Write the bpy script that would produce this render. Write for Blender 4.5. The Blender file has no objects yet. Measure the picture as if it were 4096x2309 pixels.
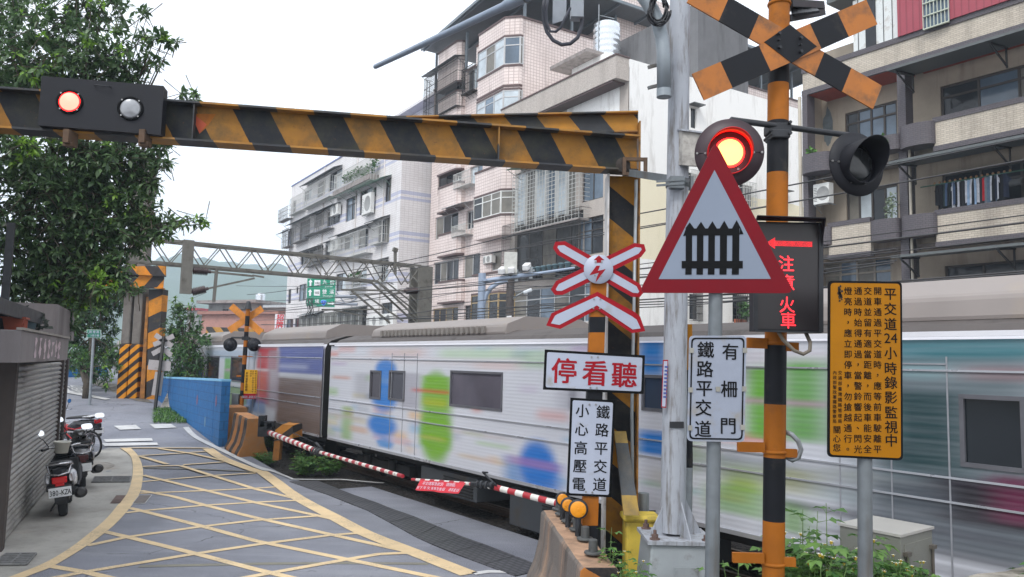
import bpy, bmesh, math, random
import numpy as np
from mathutils import Vector, Matrix
sc = bpy.context.scene
COL = sc.collection
random.seed(7)
rng = np.random.default_rng(11)
# ------------------------------------------------------------------ camera
HC = 2.75
F, CX, CY = 3150.0, 2048.0, 1154.5          # focal length and centre in photo pixels
PITCH, ROLL = math.radians(5.4), math.radians(1.3)
FW = Vector((0, math.cos(PITCH), math.sin(PITCH)))
_r = Vector((1, 0, 0)); _u = _r.cross(FW)
RT = _r * math.cos(ROLL) + _u * math.sin(ROLL)
UP = _u * math.cos(ROLL) - _r * math.sin(ROLL)
CAM = Vector((0, 0, HC))
cd = bpy.data.cameras.new("camera")
cd.sensor_width = 36.0; cd.sensor_fit = 'HORIZONTAL'; cd.lens = F / 4096.0 * 36.0
cd.clip_start = 0.05; cd.clip_end = 6000
cam = bpy.data.objects.new("camera", cd); COL.objects.link(cam)
cam.matrix_world = Matrix.Translation(CAM) @ Matrix((RT, UP, -FW)).transposed().to_4x4()
sc.camera = cam
# ------------------------------------------------------------------ overcast daylight
SUN_EL, SUN_AZ = math.radians(50), math.radians(208)
w = bpy.data.worlds.new("World"); sc.world = w; w.use_nodes = True
nt = w.node_tree; nt.nodes.clear()
o_ = nt.nodes.new('ShaderNodeOutputWorld'); bg = nt.nodes.new('ShaderNodeBackground')
sky = nt.nodes.new('ShaderNodeTexSky'); sky.sky_type = 'NISHITA'; sky.sun_disc = False
sky.sun_elevation = SUN_EL; sky.sun_rotation = SUN_AZ; sky.air_density = 1.0; sky.dust_density = 2.0
tc = nt.nodes.new('ShaderNodeTexCoord'); nz = nt.nodes.new('ShaderNodeTexNoise')
mp = nt.nodes.new('ShaderNodeMapping'); mp.inputs['Scale'].default_value = (1, 1, 2.6)
nz.inputs['Scale'].default_value = 2.2; nz.inputs['Detail'].default_value = 5
cr = nt.nodes.new('ShaderNodeValToRGB')
cr.color_ramp.elements[0].position = 0.3; cr.color_ramp.elements[0].color = (12.3, 12.9, 13.8, 1)
cr.color_ramp.elements[1].position = 0.7; cr.color_ramp.elements[1].color = (13.9, 14.3, 14.8, 1)
mx = nt.nodes.new('ShaderNodeMix'); mx.data_type = 'RGBA'; mx.inputs[0].default_value = 0.9   # cloud cover
L = nt.links.new
L(tc.outputs['Generated'], mp.inputs[0]); L(mp.outputs[0], nz.inputs['Vector']); L(nz.outputs['Fac'], cr.inputs[0])
L(sky.outputs[0], mx.inputs[6]); L(cr.outputs[0], mx.inputs[7]); L(mx.outputs[2], bg.inputs[0])
bg.inputs[1].default_value = 0.1
L(bg.outputs[0], o_.inputs[0])
sd = bpy.data.lights.new("sun", 'SUN'); sd.energy = 1.5; sd.angle = math.radians(18); sd.color = (1, 0.985, 0.965)
sun = bpy.data.objects.new("sun", sd); COL.objects.link(sun)
_d = Vector((math.sin(SUN_AZ) * math.cos(SUN_EL), math.cos(SUN_AZ) * math.cos(SUN_EL), math.sin(SUN_EL)))
sun.rotation_euler = _d.to_track_quat('Z', 'Y').to_euler(); sun.location = (0, -10, 40)
vs = sc.view_settings
vs.view_transform = 'Standard'; vs.look = 'None'; vs.exposure = 0.3; vs.gamma = 1.0
sc.cycles.max_bounces = 5; sc.cycles.diffuse_bounces = 3; sc.cycles.glossy_bounces = 2
sc.cycles.transmission_bounces = 2; sc.cycles.volume_bounces = 1; sc.cycles.use_denoising = True
# ------------------------------------------------------------------ photo pixel -> place
RA = math.radians(35.38)
def ray(px, py): return FW + RT * ((px - CX) / F) - UP * ((py - CY) / F)
def at(px, py, Y):
 d = ray(px, py); return CAM + d * (Y / d.y)
def zg(x, y):
 """height of the ground: level at the crossing, the left road climbs away from it, the tracks stay level"""
 t = x * math.cos(RA) + y * math.sin(RA)
 k = min(1.0, max(0.0, (6.95 - t) / 0.25))
 u = max(0.0, y - 18.5); return k * (0.105 * u * u / (u + 1.5) if y < 45 else 0.105 * 26.5 * 26.5 / 28)
def gnd(px, py, z=0.0):
 """where a pixel meets the ground (or z above it)"""
 d = ray(px, py); y0, y1 = 2.0, 90.0
 f = lambda Y: (CAM.z + d.z * Y / d.y) - z - zg(CAM.x + d.x * Y / d.y, Y)
 y1 = 3.0
 while f(y1) > 0 and y1 < 400: y0 = y1; y1 += .4 if y1 < 90 else 10
 for _ in range(46):
  m = (y0 + y1) / 2
  if f(m) > 0: y0 = m
  else: y1 = m
 return CAM + d * (y0 / d.y)
def onplane(px, py, p0, n):
 d = ray(px, py); return CAM + d * (n.dot(p0 - CAM) / n.dot(d))
RD = Vector((-math.sin(RA), math.cos(RA), 0))      # along the rails, away
PD = Vector((math.cos(RA), math.sin(RA), 0))       # across the rails, away
def ST(s, t, z=0.0): return RD * s + PD * t + Vector((0, 0, z))
def onT(px, py, t): return onplane(px, py, PD * t, PD)
# ------------------------------------------------------------------ object helpers
ORG = {}
def thing(name, label, cat, loc=(0, 0, 0), group=None, kind=None, rz=0.0):
 o = bpy.data.objects.new(name, None); COL.objects.link(o)
 o.empty_display_size = 0.2
 o.location = loc; o.rotation_euler = (0, 0, rz)
 ORG[o.name] = Vector(loc) if rz == 0 else Vector((0, 0, 0))
 return tag(o, label, cat, group, kind)
def tag(o, label=None, cat=None, group=None, kind=None):
 if label: o['label'] = label
 if cat: o['category'] = cat
 if group: o['group'] = group
 if kind: o['kind'] = kind
 return o
class MB:
 def __init__(s): s.v = []; s.f = []; s.m = []; s.sm = []
 def add(s, vs, fs, mi=0, smooth=False, M=None):
  b = len(s.v)
  for p in vs:
   p = Vector(p)
   s.v.append(M @ p if M is not None else p)
  for f in fs:
   s.f.append([b + i for i in f]); s.m.append(mi); s.sm.append(smooth)
  return s
 def box(s, c, size, mi=0, ax=None, M=None):
  """c centre, size full sizes, ax optional (x,y,z) axes"""
  c = Vector(c); x, y, z = ax if ax else (Vector((1, 0, 0)), Vector((0, 1, 0)), Vector((0, 0, 1)))
  hx, hy, hz = x * size[0] / 2, y * size[1] / 2, z * size[2] / 2
  vs = [c + hx * a + hy * b_ + hz * d for d in (-1, 1) for b_ in (-1, 1) for a in (-1, 1)]
  return s.add(vs, [(0, 2, 3, 1), (4, 5, 7, 6), (0, 1, 5, 4), (2, 6, 7, 3), (0, 4, 6, 2), (1, 3, 7, 5)], mi, False, M)
 def bb(s, x0, x1, y0, y1, z0, z1, mi=0, M=None):
  return s.box(((x0 + x1) / 2, (y0 + y1) / 2, (z0 + z1) / 2), (x1 - x0, y1 - y0, z1 - z0), mi, None, M)
 def bar(s, a, b, wd, ht, mi=0, up=(0, 0, 1)):
  a, b = Vector(a), Vector(b); y = (b - a); l = y.length; y.normalize(); up = Vector(up)
  x = y.cross(up)
  if x.length < 1e-4: x = y.cross(Vector((1, 0, 0)))
  x.normalize(); z = x.cross(y)
  return s.box((a + b) / 2, (wd, l, ht), mi, (x, y, z))
 def cyl(s, a, b, r0, r1=None, n=12, mi=0, caps=True, smooth=True):
  a, b = Vector(a), Vector(b); r1 = r0 if r1 is None else r1
  z = (b - a).normalized(); x = z.orthogonal().normalized(); y = z.cross(x)
  vs = []
  for i in range(n):
   t = 2 * math.pi * i / n; d = x * math.cos(t) + y * math.sin(t)
   vs += [a + d * r0, b + d * r1]
  s.add(vs, [(2 * i, 2 * ((i + 1) % n), 2 * ((i + 1) % n) + 1, 2 * i + 1) for i in range(n)], mi, smooth)
  if caps:
   s.add([vs[2 * i] for i in range(n)], [tuple(reversed(range(n)))], mi)
   s.add([vs[2 * i + 1] for i in range(n)], [tuple(range(n))], mi)
  return s
 def tube(s, pts, r, n=8, mi=0, closed=False):
  pts = [Vector(p) for p in pts]; k = len(pts); rs = r if isinstance(r, (list, tuple)) else [r] * k
  vs = []; x = None
  for i, p in enumerate(pts):
   if closed: d = pts[(i + 1) % k] - pts[i - 1]
   else: d = pts[min(i + 1, k - 1)] - pts[max(i - 1, 0)]
   d.normalize()
   if x is None: x = d.orthogonal().normalized()
   x = (x - d * x.dot(d)).normalized(); y = d.cross(x)
   for j in range(n):
    t = 2 * math.pi * j / n; vs.append(p + (x * math.cos(t) + y * math.sin(t)) * rs[i])
  fs = [(i * n + j, i * n + (j + 1) % n, ((i + 1) % k) * n + (j + 1) % n, ((i + 1) % k) * n + j)
    for i in range(k if closed else k - 1) for j in range(n)]
  if not closed:
   fs += [tuple(reversed(range(n))), tuple(range((k - 1) * n, k * n))]
  return s.add(vs, fs, mi, True)
 def prism(s, outline, o, x, y, d, mi=0, mside=None):
  """outline 2-D (counter-clockwise seen from +x cross y), origin o, axes x y, extruded by vector d"""
  o, x, y, d = Vector(o), Vector(x), Vector(y), Vector(d); n = len(outline)
  a = [o + x * p[0] + y * p[1] for p in outline]; b = [p + d for p in a]
  rev = x.cross(y).dot(d) > 0
  r = range(n)
  s.add(a, [tuple(reversed(r)) if rev else tuple(r)], mi)
  s.add(b, [tuple(r) if rev else tuple(reversed(r))], mi)
  q = [(i, (i + 1) % n, n + (i + 1) % n, n + i) for i in r]
  if not rev: q = [tuple(reversed(t)) for t in q]
  return s.add(a + b, q, mi if mside is None else mside)
 def poly(s, pts, mi=0): return s.add(pts, [tuple(range(len(pts)))], mi)
 def lathe(s, prof, o, ax=(0, 0, 1), n=20, mi=0, smooth=True, sx=None):
  o = Vector(o); z = Vector(ax).normalized(); x = Vector(sx).normalized() if sx else z.orthogonal().normalized(); y = z.cross(x); k = len(prof)
  vs = [o + z * h + (x * math.cos(2 * math.pi * j / n) + y * math.sin(2 * math.pi * j / n)) * r for r, h in prof for j in range(n)]
  fs = [(i * n + j, i * n + (j + 1) % n, (i + 1) * n + (j + 1) % n, (i + 1) * n + j) for i in range(k - 1) for j in range(n)]
  return s.add(vs, fs, mi, smooth)
 def build(s, name, mats, parent=None, bevel=0.0, kind=None):
  me = bpy.data.meshes.new(name)
  off = ORG.get(parent.name, Vector((0, 0, 0))) if parent is not None else Vector((0, 0, 0))
  me.from_pydata([tuple(p - off) for p in s.v], [], s.f)
  for m_ in (mats if isinstance(mats, (list, tuple)) else [mats]): me.materials.append(m_)
  me.polygons.foreach_set('material_index', s.m); me.polygons.foreach_set('use_smooth', s.sm)
  me.update()
  o = bpy.data.objects.new(name, me); COL.objects.link(o)
  if parent is not None: o.parent = parent
  ORG[o.name] = off
  if bevel > 0:
   b = o.modifiers.new('bevel', 'BEVEL'); b.width = bevel; b.segments = 2; b.limit_method = 'ANGLE'; b.angle_limit = 0.6
  if kind: o['kind'] = kind
  return o
def children(o): return [c for c in list(COL.objects) if c.parent is o]
def copy_tree(o, parent=None, kids=None):
 if kids is None:
  kids = {}
  for c in COL.objects:
   if c.parent is not None: kids.setdefault(c.parent.name, []).append(c)
 c = o.copy(); COL.objects.link(c); ORG[c.name] = ORG[o.name].copy()
 if parent is not None: c.parent = parent
 for ch in kids.get(o.name, []): copy_tree(ch, c, kids)
 return c
# ------------------------------------------------------------------ materials
def lin(c):
 return tuple(((x / 255) / 12.92 if x / 255 <= 0.04045 else ((x / 255 + 0.055) / 1.055) ** 2.4) for x in c)
MATS = {}
class N:
 """tiny node-tree builder"""
 def __init__(s, name):
  s.m = bpy.data.materials.new(name); s.m.use_nodes = True; s.t = s.m.node_tree; s.t.nodes.clear()
  s.out = s.n('ShaderNodeOutputMaterial'); s.b = s.n('ShaderNodeBsdfPrincipled'); s.l(s.b.outputs[0], s.out.inputs[0])
  s._tc = None
 def n(s, t, **k):
  x = s.t.nodes.new(t)
  for a, b in k.items(): setattr(x, a, b)
  return x
 def l(s, a, b): s.t.links.new(a, b)
 def set(s, i, v):
  if hasattr(v, 'is_output'): s.l(v, i)
  elif isinstance(v, (tuple, list)) and len(v) == 3 and i.type == 'RGBA': i.default_value = (*v, 1)
  else: i.default_value = v
 def obj(s):
  if s._tc is None: s._tc = s.n('ShaderNodeTexCoord')
  return s._tc.outputs['Object']
 def map(s, scale=(1, 1, 1), rot=(0, 0, 0), src=None):
  x = s.n('ShaderNodeMapping'); x.inputs['Scale'].default_value = scale; x.inputs['Rotation'].default_value = rot
  s.l(src or s.obj(), x.inputs[0]); return x.outputs[0]
 def noise(s, scale, detail=4, rough=0.55, vec=None):
  x = s.n('ShaderNodeTexNoise'); x.inputs['Scale'].default_value = scale; x.inputs['Detail'].default_value = detail
  x.inputs['Roughness'].default_value = rough; s.l(vec or s.obj(), x.inputs['Vector']); return x.outputs['Fac']
 def ramp(s, fac, a, b, ca=(0, 0, 0), cb=(1, 1, 1)):
  x = s.n('ShaderNodeValToRGB'); e = x.color_ramp.elements
  e[0].position = a; e[0].color = (*ca, 1); e[1].position = b; e[1].color = (*cb, 1); s.l(fac, x.inputs[0]); return x.outputs[0]
 def mix(s, fac, a, b, mode='MIX'):
  x = s.n('ShaderNodeMix', data_type='RGBA', blend_type=mode)
  s.set(x.inputs[0], fac); s.set(x.inputs[6], a); s.set(x.inputs[7], b); return x.outputs[2]
 def math(s, op, a, b=0.0, c=0.0):
  x = s.n('ShaderNodeMath', operation=op); s.set(x.inputs[0], a); s.set(x.inputs[1], b); s.set(x.inputs[2], c); return x.outputs[0]
 def dot(s, v, vec=None):
  x = s.n('ShaderNodeVectorMath', operation='DOT_PRODUCT'); s.l(vec or s.obj(), x.inputs[0]); x.inputs[1].default_value = v; return x.outputs['Value']
 def bump(s, h, strength=0.3, dist=0.01):
  x = s.n('ShaderNodeBump'); x.inputs['Strength'].default_value = strength; x.inputs['Distance'].default_value = dist
  s.l(h, x.inputs['Height']); s.l(x.outputs[0], s.b.inputs['Normal'])
 def fin(s, col, rough=0.6, metal=0.0, spec=0.5):
  s.set(s.b.inputs['Base Color'], col); s.set(s.b.inputs['Roughness'], rough); s.set(s.b.inputs['Metallic'], metal)
  s.b.inputs['Specular IOR Level'].default_value = spec
  return s.m
def mat(name, rgb, rough=0.6, metal=0.0, var=0.15, scale=6.0, dirt=None, dirt_amt=0.5, dirt_scale=2.0, bump=0.0, spec=0.5, streak=False, linear=False):
 """weathered paint/metal/concrete: rgb in sRGB, small tone variation and optional dirt patches or vertical streaks"""
 if name in MATS: return MATS[name]
 k = N(name); c = rgb if linear else lin(rgb)
 n1 = k.noise(scale, 6)
 col = k.mix(k.ramp(n1, 0.3, 0.7), tuple(x * (1 - var) for x in c), tuple(min(1, x * (1 + var)) for x in c))
 if dirt:
  v = k.map((1, 1, 0.12)) if streak else None
  n2 = k.noise(dirt_scale, 8, 0.65, v)
  mk = k.ramp(n2, 0.62 - 0.25 * dirt_amt, 0.74 - 0.12 * dirt_amt)
  col = k.mix(k.math('MULTIPLY', mk, 0.85), col, lin(dirt))
 if bump: k.bump(k.noise(scale * 9, 5), bump, 0.01)
 r = k.ramp(n1, 0.2, 0.8, (max(0.02, rough - 0.08),) * 3, (min(1, rough + 0.1),) * 3)
 MATS[name] = k.fin(col, r, metal, spec); return MATS[name]
def stripe_mat(name, direction, period, duty=0.5, offset=0.0, ca=(196, 136, 34), cb=(44, 48, 56), dirt=(62, 62, 48), dirt_amt=0.45, rust=0.3, rough=0.5):
 k = N(name); d = Vector(direction)
 f = k.math('FRACT', k.math('ADD', k.math('DIVIDE', k.math('ADD', k.dot(tuple(d)), k.math('MULTIPLY', k.noise(14, 3), 0.012)), period), offset))
 m_ = k.math('GREATER_THAN', f, duty)
 n1 = k.noise(5, 6)
 a = k.mix(k.ramp(n1, 0.3, 0.7), tuple(x * 0.8 for x in lin(ca)), tuple(x * 1.12 for x in lin(ca)))
 b = k.mix(k.ramp(n1, 0.3, 0.7), tuple(x * 0.75 for x in lin(cb)), tuple(x * 1.3 for x in lin(cb)))
 col = k.mix(m_, a, b)
 col = k.mix(k.math('MULTIPLY', k.ramp(k.noise(3.1, 9, 0.7), 0.66 - 0.25 * dirt_amt, 0.82 - 0.16 * dirt_amt), 0.7), col, lin(dirt))
 col = k.mix(k.math('MULTIPLY', k.ramp(k.noise(17, 9, 0.75), 0.72 - 0.2 * rust, 0.78 - 0.15 * rust), 0.85), col, lin((88, 56, 38)))
 k.bump(k.noise(60, 4), 0.12, 0.01)
 return k.fin(col, k.ramp(n1, 0.2, 0.8, (rough - .05,) * 3, (rough + .2,) * 3), 0, .3)
def emit(name, rgb, strength):
 if name in MATS: return MATS[name]
 k = N(name); k.b.inputs['Emission Color'].default_value = (*lin(rgb), 1); k.b.inputs['Emission Strength'].default_value = strength
 MATS[name] = k.fin(lin(rgb), 0.4); return MATS[name]
# ------------------------------------------------------------------ lettering: outlines of each character, made once
GL = {}
def glyph(ch, bold=0.0):
 key = (ch, bold)
 if key in GL: return GL[key]
 cu = bpy.data.curves.new('lettering', 'FONT'); cu.body = ch; cu.size = 1.0; cu.offset = bold; cu.resolution_u = 3
 o = bpy.data.objects.new('lettering', cu); COL.objects.link(o)
 dg = bpy.context.evaluated_depsgraph_get()
 me = bpy.data.meshes.new_from_object(o.evaluated_get(dg))
 v = [tuple(p.co) for p in me.vertices]; f = [tuple(p.vertices) for p in me.polygons]
 bpy.data.objects.remove(o); bpy.data.curves.remove(cu); bpy.data.meshes.remove(me)
 GL[key] = (v, f); return GL[key]
def put_char(mb, ch, c, h, x, y, bold=0.0, mi=0, wscale=1.0):
 """one character centred at point c, em height h, axes x (right) y (up); heavier strokes by small shifted copies"""
 v, f = glyph(ch)
 if not v: return
 xs = [p[0] for p in v]; ys = [p[1] for p in v]
 ox = (min(xs) + max(xs)) / 2
 oy = 0.38 if ord(ch) > 0x2e80 else 0.345
 if ch in '，、。': ox, oy = (min(xs) + max(xs)) / 2, (min(ys) + max(ys)) / 2
 c, x, y = Vector(c), Vector(x), Vector(y); n = x.cross(y).normalized()
 for i, (dx, dy) in enumerate([(-1, -.6), (1, -.6), (0, .8)] if bold > 0 else [(0, 0)]):
  mb.add([c + n * (i * .0004) + x * ((p[0] - ox + dx * bold) * h * wscale) + y * ((p[1] - oy + dy * bold) * h) for p in v], f, mi)
def put_line(mb, text, c, h, x, y, pitch, bold=0.0, mi=0, wscale=1.0):
 n = len(text)
 for i, ch in enumerate(text):
  if ch != ' ': put_char(mb, ch, Vector(c) + Vector(x) * ((i - (n - 1) / 2) * pitch), h, x, y, bold, mi, wscale)
# ================================================================== the ground, road and markings
def z0(x, y): return (x / 1.8877, 1540 + y / 1.8877)          # readings off enlarged quarters of the photo
def z1(x, y): return (1024 + x / 1.8877, 1540 + y / 1.8877)
def z2(x, y): return (2048 + x / 1.8877, 1540 + y / 1.8877)
def a0(x, y): return (x / 1.8857, 770 + y / 1.8857)
def a1(x, y): return (1024 + x / 1.8857, 770 + y / 1.8857)
def a2(x, y): return (2048 + x / 1.8857, 770 + y / 1.8857)
def a3(x, y): return (3072 + x / 1.8857, 770 + y / 1.8857)
def z3(x, y): return (3072 + x / 1.8877, 1540 + y / 1.8877)
def q0(x, y): return (x / 1.8857, y / 1.8857)
def q1(x, y): return (1024 + x / 1.8857, y / 1.8857)
def q2(x, y): return (2048 + x / 1.8857, y / 1.8857)
def q3(x, y): return (3072 + x / 1.8857, y / 1.8857)
k = N('earth'); n1 = k.noise(1.2, 8, 0.7)
k.bump(k.noise(9, 8, 0.7), 0.8, 0.05)
m_earth = k.fin(k.mix(k.ramp(n1, 0.35, 0.65), lin((52, 46, 40)), lin((96, 88, 78))), 0.95)
k = N('ballast'); vo = k.n('ShaderNodeTexVoronoi'); vo.inputs['Scale'].default_value = 16; k.l(k.obj(), vo.inputs['Vector'])
k.bump(vo.outputs['Distance'], 1.0, 0.06)
m_ballast = k.fin(k.mix(k.ramp(vo.outputs['Color'], 0.2, 0.8), lin((26, 23, 22)), lin((58, 53, 48))), 0.9)
k = N('asphalt'); n1 = k.noise(0.5, 7, 0.65); n2 = k.noise(70, 3, 0.7); n3 = k.noise(0.9, 8, 0.7, k.map((0.25, 2.0, 1), (0, 0, 0.6)))
c_ = k.mix(k.ramp(n1, 0.3, 0.7), lin((122, 124, 133)), lin((148, 150, 160)))
c_ = k.mix(k.ramp(n2, 0.35, 0.7), k.mix(1.0, c_, (0.6, 0.6, 0.6), 'MULTIPLY'), k.mix(1.0, c_, (1.3, 1.3, 1.3), 'MULTIPLY'))
c_ = k.mix(k.math('MULTIPLY', k.ramp(n3, 0.5, 0.68), 0.45), c_, lin((158, 159, 164)))
c_ = k.mix(k.math('MULTIPLY', k.ramp(k.noise(.35, 5, .6, k.map((1, 1, 1), (0, 0, 1))), .52, .66), .4), c_, lin((98, 99, 106)))
c_ = k.mix(k.math('MULTIPLY', k.ramp(k.noise(2.3, 6, .7), .66, .74), .55), c_, lin((78, 78, 82)))
crk = k.n('ShaderNodeTexVoronoi', feature='DISTANCE_TO_EDGE'); crk.inputs['Scale'].default_value = 0.33
wv = k.n('ShaderNodeVectorMath', operation='ADD'); k.l(k.obj(), wv.inputs[0]); nn = k.n('ShaderNodeTexNoise'); nn.inputs['Scale'].default_value = 1.5; nn.inputs['Detail'].default_value = 6
k.l(k.obj(), nn.inputs['Vector']); k.l(nn.outputs['Color'], wv.inputs[1]); k.l(wv.outputs[0], crk.inputs['Vector'])
crm = k.math('MULTIPLY', k.ramp(crk.outputs['Distance'], 0.0025, 0.006, (1, 1, 1), (0, 0, 0)), k.ramp(n1, 0.5, 0.58))
c_ = k.mix(k.math('MULTIPLY', crm, 0.75), c_, lin((44, 44, 48)))
k.bump(n2, 0.6, 0.012)
m_asphalt = k.fin(c_, 0.82, 0, 0.35)
k = N('sidewalk_concrete'); n1 = k.noise(1.3, 8, 0.68); n2 = k.noise(40, 4)
c_ = k.mix(k.ramp(n1, 0.32, 0.68), lin((140, 137, 131)), lin((184, 181, 175)))
c_ = k.mix(k.math('MULTIPLY', k.ramp(k.noise(2.6, 9, 0.72), 0.54, 0.7), 0.6), c_, lin((104, 98, 90)))
c_ = k.mix(k.math('MULTIPLY', k.ramp(k.noise(0.9, 6, 0.6), 0.6, 0.72), 0.3), c_, lin((170, 140, 116)))
k.bump(n2, 0.25, 0.006)
m_walk = k.fin(c_, 0.88)
def paint_mat(name, c, worn):
 k = N(name); n1 = k.noise(2.0, 8, 0.7); n2 = k.noise(34, 5, 0.75)
 col = k.mix(k.ramp(n1, 0.3, 0.7), tuple(x * 0.84 for x in lin(c)), tuple(min(1, x * 1.05) for x in lin(c)))
 mk = k.math('MULTIPLY', k.ramp(n2, 0.62 - worn * 0.2, 0.7), k.ramp(k.noise(1.4, 6), 0.45, 0.6))
 k.bump(k.noise(70, 3, 0.7), 0.3, 0.008)
 return k.fin(k.mix(k.math('MULTIPLY', mk, 0.8), col, lin((112, 110, 108))), 0.7, 0, 0.3)
m_ypaint = paint_mat('yellow_road_paint', (226, 200, 158), 0.9)
m_wpaint = paint_mat('white_road_paint', (206, 206, 206), 0.7)
m_faint = paint_mat('worn_yellow_paint', (134, 131, 118), 1.6)
m_faintw = paint_mat('worn_white_paint', (128, 130, 134), 1.4)
b = MB(); b.poly([(-900, -300, -0.06), (900, -300, -0.06), (900, 1500, -0.06), (-900, 1500, -0.06)])
tag(b.build('ground', m_earth), kind='structure')
def sheet(name, pts, z, m_, cut=0):
 b = MB(); b.poly([(p[0], p[1], z + zg(p[0], p[1])) for p in pts]); return tag(b.build(name, m_), kind='structure')
# asphalt: everything left of the rails, then the far crossing road between the blocks
T_EDGE = 7.72
b = MB()
ss_ = [-14 + i * 1.0 for i in range(28)] + [13.9 + .01] + [14.5 + i * .5 for i in range(60)] + [45 + i * 2 for i in range(26)]; tt_ = [-46 + i * 1.0 for i in range(40)] + [-6 + i * .5 for i in range(24)] + [6.4, 6.65, 6.9, 7.72]
grid = [[ST(s_, t_) for t_ in tt_] for s_ in ss_]
for i in range(len(ss_) - 1):
 for j in range(len(tt_) - 1):
  if ss_[i] > 15.6 and tt_[j] > 6.5: continue
  q = [grid[i][j], grid[i][j + 1], grid[i + 1][j + 1], grid[i + 1][j]]
  b.add([(p.x, p.y, zg(p.x, p.y)) for p in q], [(0, 1, 2, 3)])
 p, q = grid[i][len(tt_) - 3], grid[i + 1][len(tt_) - 3]
 if ss_[i] > 15.6: b.add([(p.x, p.y, zg(p.x, p.y)), (q.x, q.y, zg(q.x, q.y)), (q.x, q.y, -.1), (p.x, p.y, -.1)], [(0, 1, 2, 3)])
road_o = tag(b.build('road', m_asphalt), kind='structure')
# unpaved strip between the road and the blue wall
k = N('gravel_verge'); n1 = k.noise(3, 8, .7); k.bump(k.noise(25, 6, .7), .8, .03)
m_verge = k.fin(k.mix(k.ramp(n1, .35, .65), lin((84, 78, 72)), lin((142, 136, 126))), .95)
vp_ = [(870, 1785), (815, 1745), (757, 1700), (700, 1660), (612, 1614), (540, 1604), (470, 1576), (400, 1548), (330, 1520)]; vq_ = [(960, 1740), (900, 1690), (820, 1640), (740, 1610), (680, 1586), (600, 1566), (520, 1548), (430, 1532), (360, 1510)]
b = MB()
for i in range(len(vp_) - 1):
 for t0_, t1_ in ((0, .5), (.5, 1)):
  f4 = [gnd(*(np.array(vp_[i + a]) * (1 - t) + np.array(vq_[i + a]) * t)) for a, t in ((0, t0_), (0, t1_), (1, t1_), (1, t0_))]
  b.add([(p.x, p.y, p.z + .015) for p in f4], [(0, 1, 2, 3)])
tag(b.build('verge_ground', m_verge), kind='structure')
# the line that runs round the left side of the box: outer and inner edge
outer = [z0(*p) for p in [(905, 481), (985, 545), (1003, 640), (990, 740), (955, 830), (885, 915), (800, 1015), (680, 1118), (520, 1240), (330, 1350), (80, 1450), (-250, 1570)]]
inner = [z0(*p) for p in [(985, 481), (1045, 545), (1078, 640), (1074, 740), (1050, 830), (985, 925), (905, 1018), (805, 1110), (645, 1225), (405, 1370), (230, 1440), (-90, 1570)]]
def mz(g): return .016 if g.y > 17.5 else 0.0
def smooth_px(P, n=6):
 out = []; P = [P[0]] + list(P) + [P[-1]]
 for i in range(1, len(P) - 2):
  for j in range(n):
   t = j / n; a, b_, c, d = (np.array(P[i + q]) for q in (-1, 0, 1, 2))
   out.append(tuple(0.5 * ((2 * b_) + (c - a) * t + (2 * a - 5 * b_ + 4 * c - d) * t * t + (3 * b_ - a - 3 * c + d) * t ** 3)))
 out.append(tuple(P[-2])); return out
so, si = smooth_px(outer), smooth_px(inner)
_a, _c = gnd(5, 2192), gnd(175, 1980); _d = (_c - _a) / (_c.y - _a.y)
wk = [gnd(*p) for p in so]; wk = [gnd(*z0(905, 476))] + wk + [wk[-1] + Vector((-.6, -1.6, 0)), wk[-1] + Vector((-1.4, -4, 0))]
b = MB()
for p, q in zip(wk[:-1], wk[1:]):
 lp, lq = (_a + _d * (min(v.y, 18.6) - _a.y) + Vector((-.5, 0, 0)) for v in (p, q))
 lp.y, lq.y = p.y, q.y
 for m0, m1 in ((0, .5), (.5, 1)): b.add([(v.x, v.y, zg(v.x, v.y) + .004) for v in (lp.lerp(p, m0), lp.lerp(p, m1), lq.lerp(q, m1), lq.lerp(q, m0))], [(0, 1, 2, 3)])
tag(b.build('sidewalk', m_walk), kind='structure')
def ribbon(mb, P, Q, z=0.008):
 for i in range(len(P) - 1):
  a, b_, c, d = gnd(*P[i]), gnd(*P[i + 1]), gnd(*Q[i + 1]), gnd(*Q[i])
  mb.add([(q.x, q.y, q.z + z + mz(q)) for q in (a, d, c, b_)], [(0, 1, 2, 3)])
b = MB(); ribbon(b, so, si)
# right border of the box
rb = [z0(1570, 487), z0(1690, 565), z0(1930, 655), z1(40, 662), z1(95, 700), z1(320, 857), z1(590, 1000), z1(830, 1125), z1(1170, 1258), z1(1610, 1432)]
def line_m(mb, P, wd, z=0.008):
 G = [gnd(*p) for p in P]; G = [Vector((g.x, g.y, g.z + z + mz(g))) for g in G]; T = []
 for i, g in enumerate(G):
  d = (G[min(i + 1, len(G) - 1)] - G[max(i - 1, 0)]).normalized(); T.append((g, Vector((-d.y, d.x, 0)) * wd / 2))
 for (a, s), (c, s2) in zip(T[:-1], T[1:]): mb.add([a - s, c - s2, c + s2, a + s], [(0, 1, 2, 3)])
G = [gnd(*p) for p in smooth_px(rb, 3)]; tmp = []
for i, g in enumerate(G):
 d = (G[min(i + 1, len(G) - 1)] - G[max(i - 1, 0)]).normalized(); s = Vector((-d.y, d.x, 0)) * 0.14
 tmp.append((Vector((g.x, g.y, g.z + .008 + mz(g))) - s, Vector((g.x, g.y, g.z + .008 + mz(g))) + s))
for i in range(len(tmp) - 1): b.add([tmp[i][0], tmp[i + 1][0], tmp[i + 1][1], tmp[i][1]], [(0, 1, 2, 3)])
tag(b.build('road_marking', m_ypaint), kind='structure')
b = MB()
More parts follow.
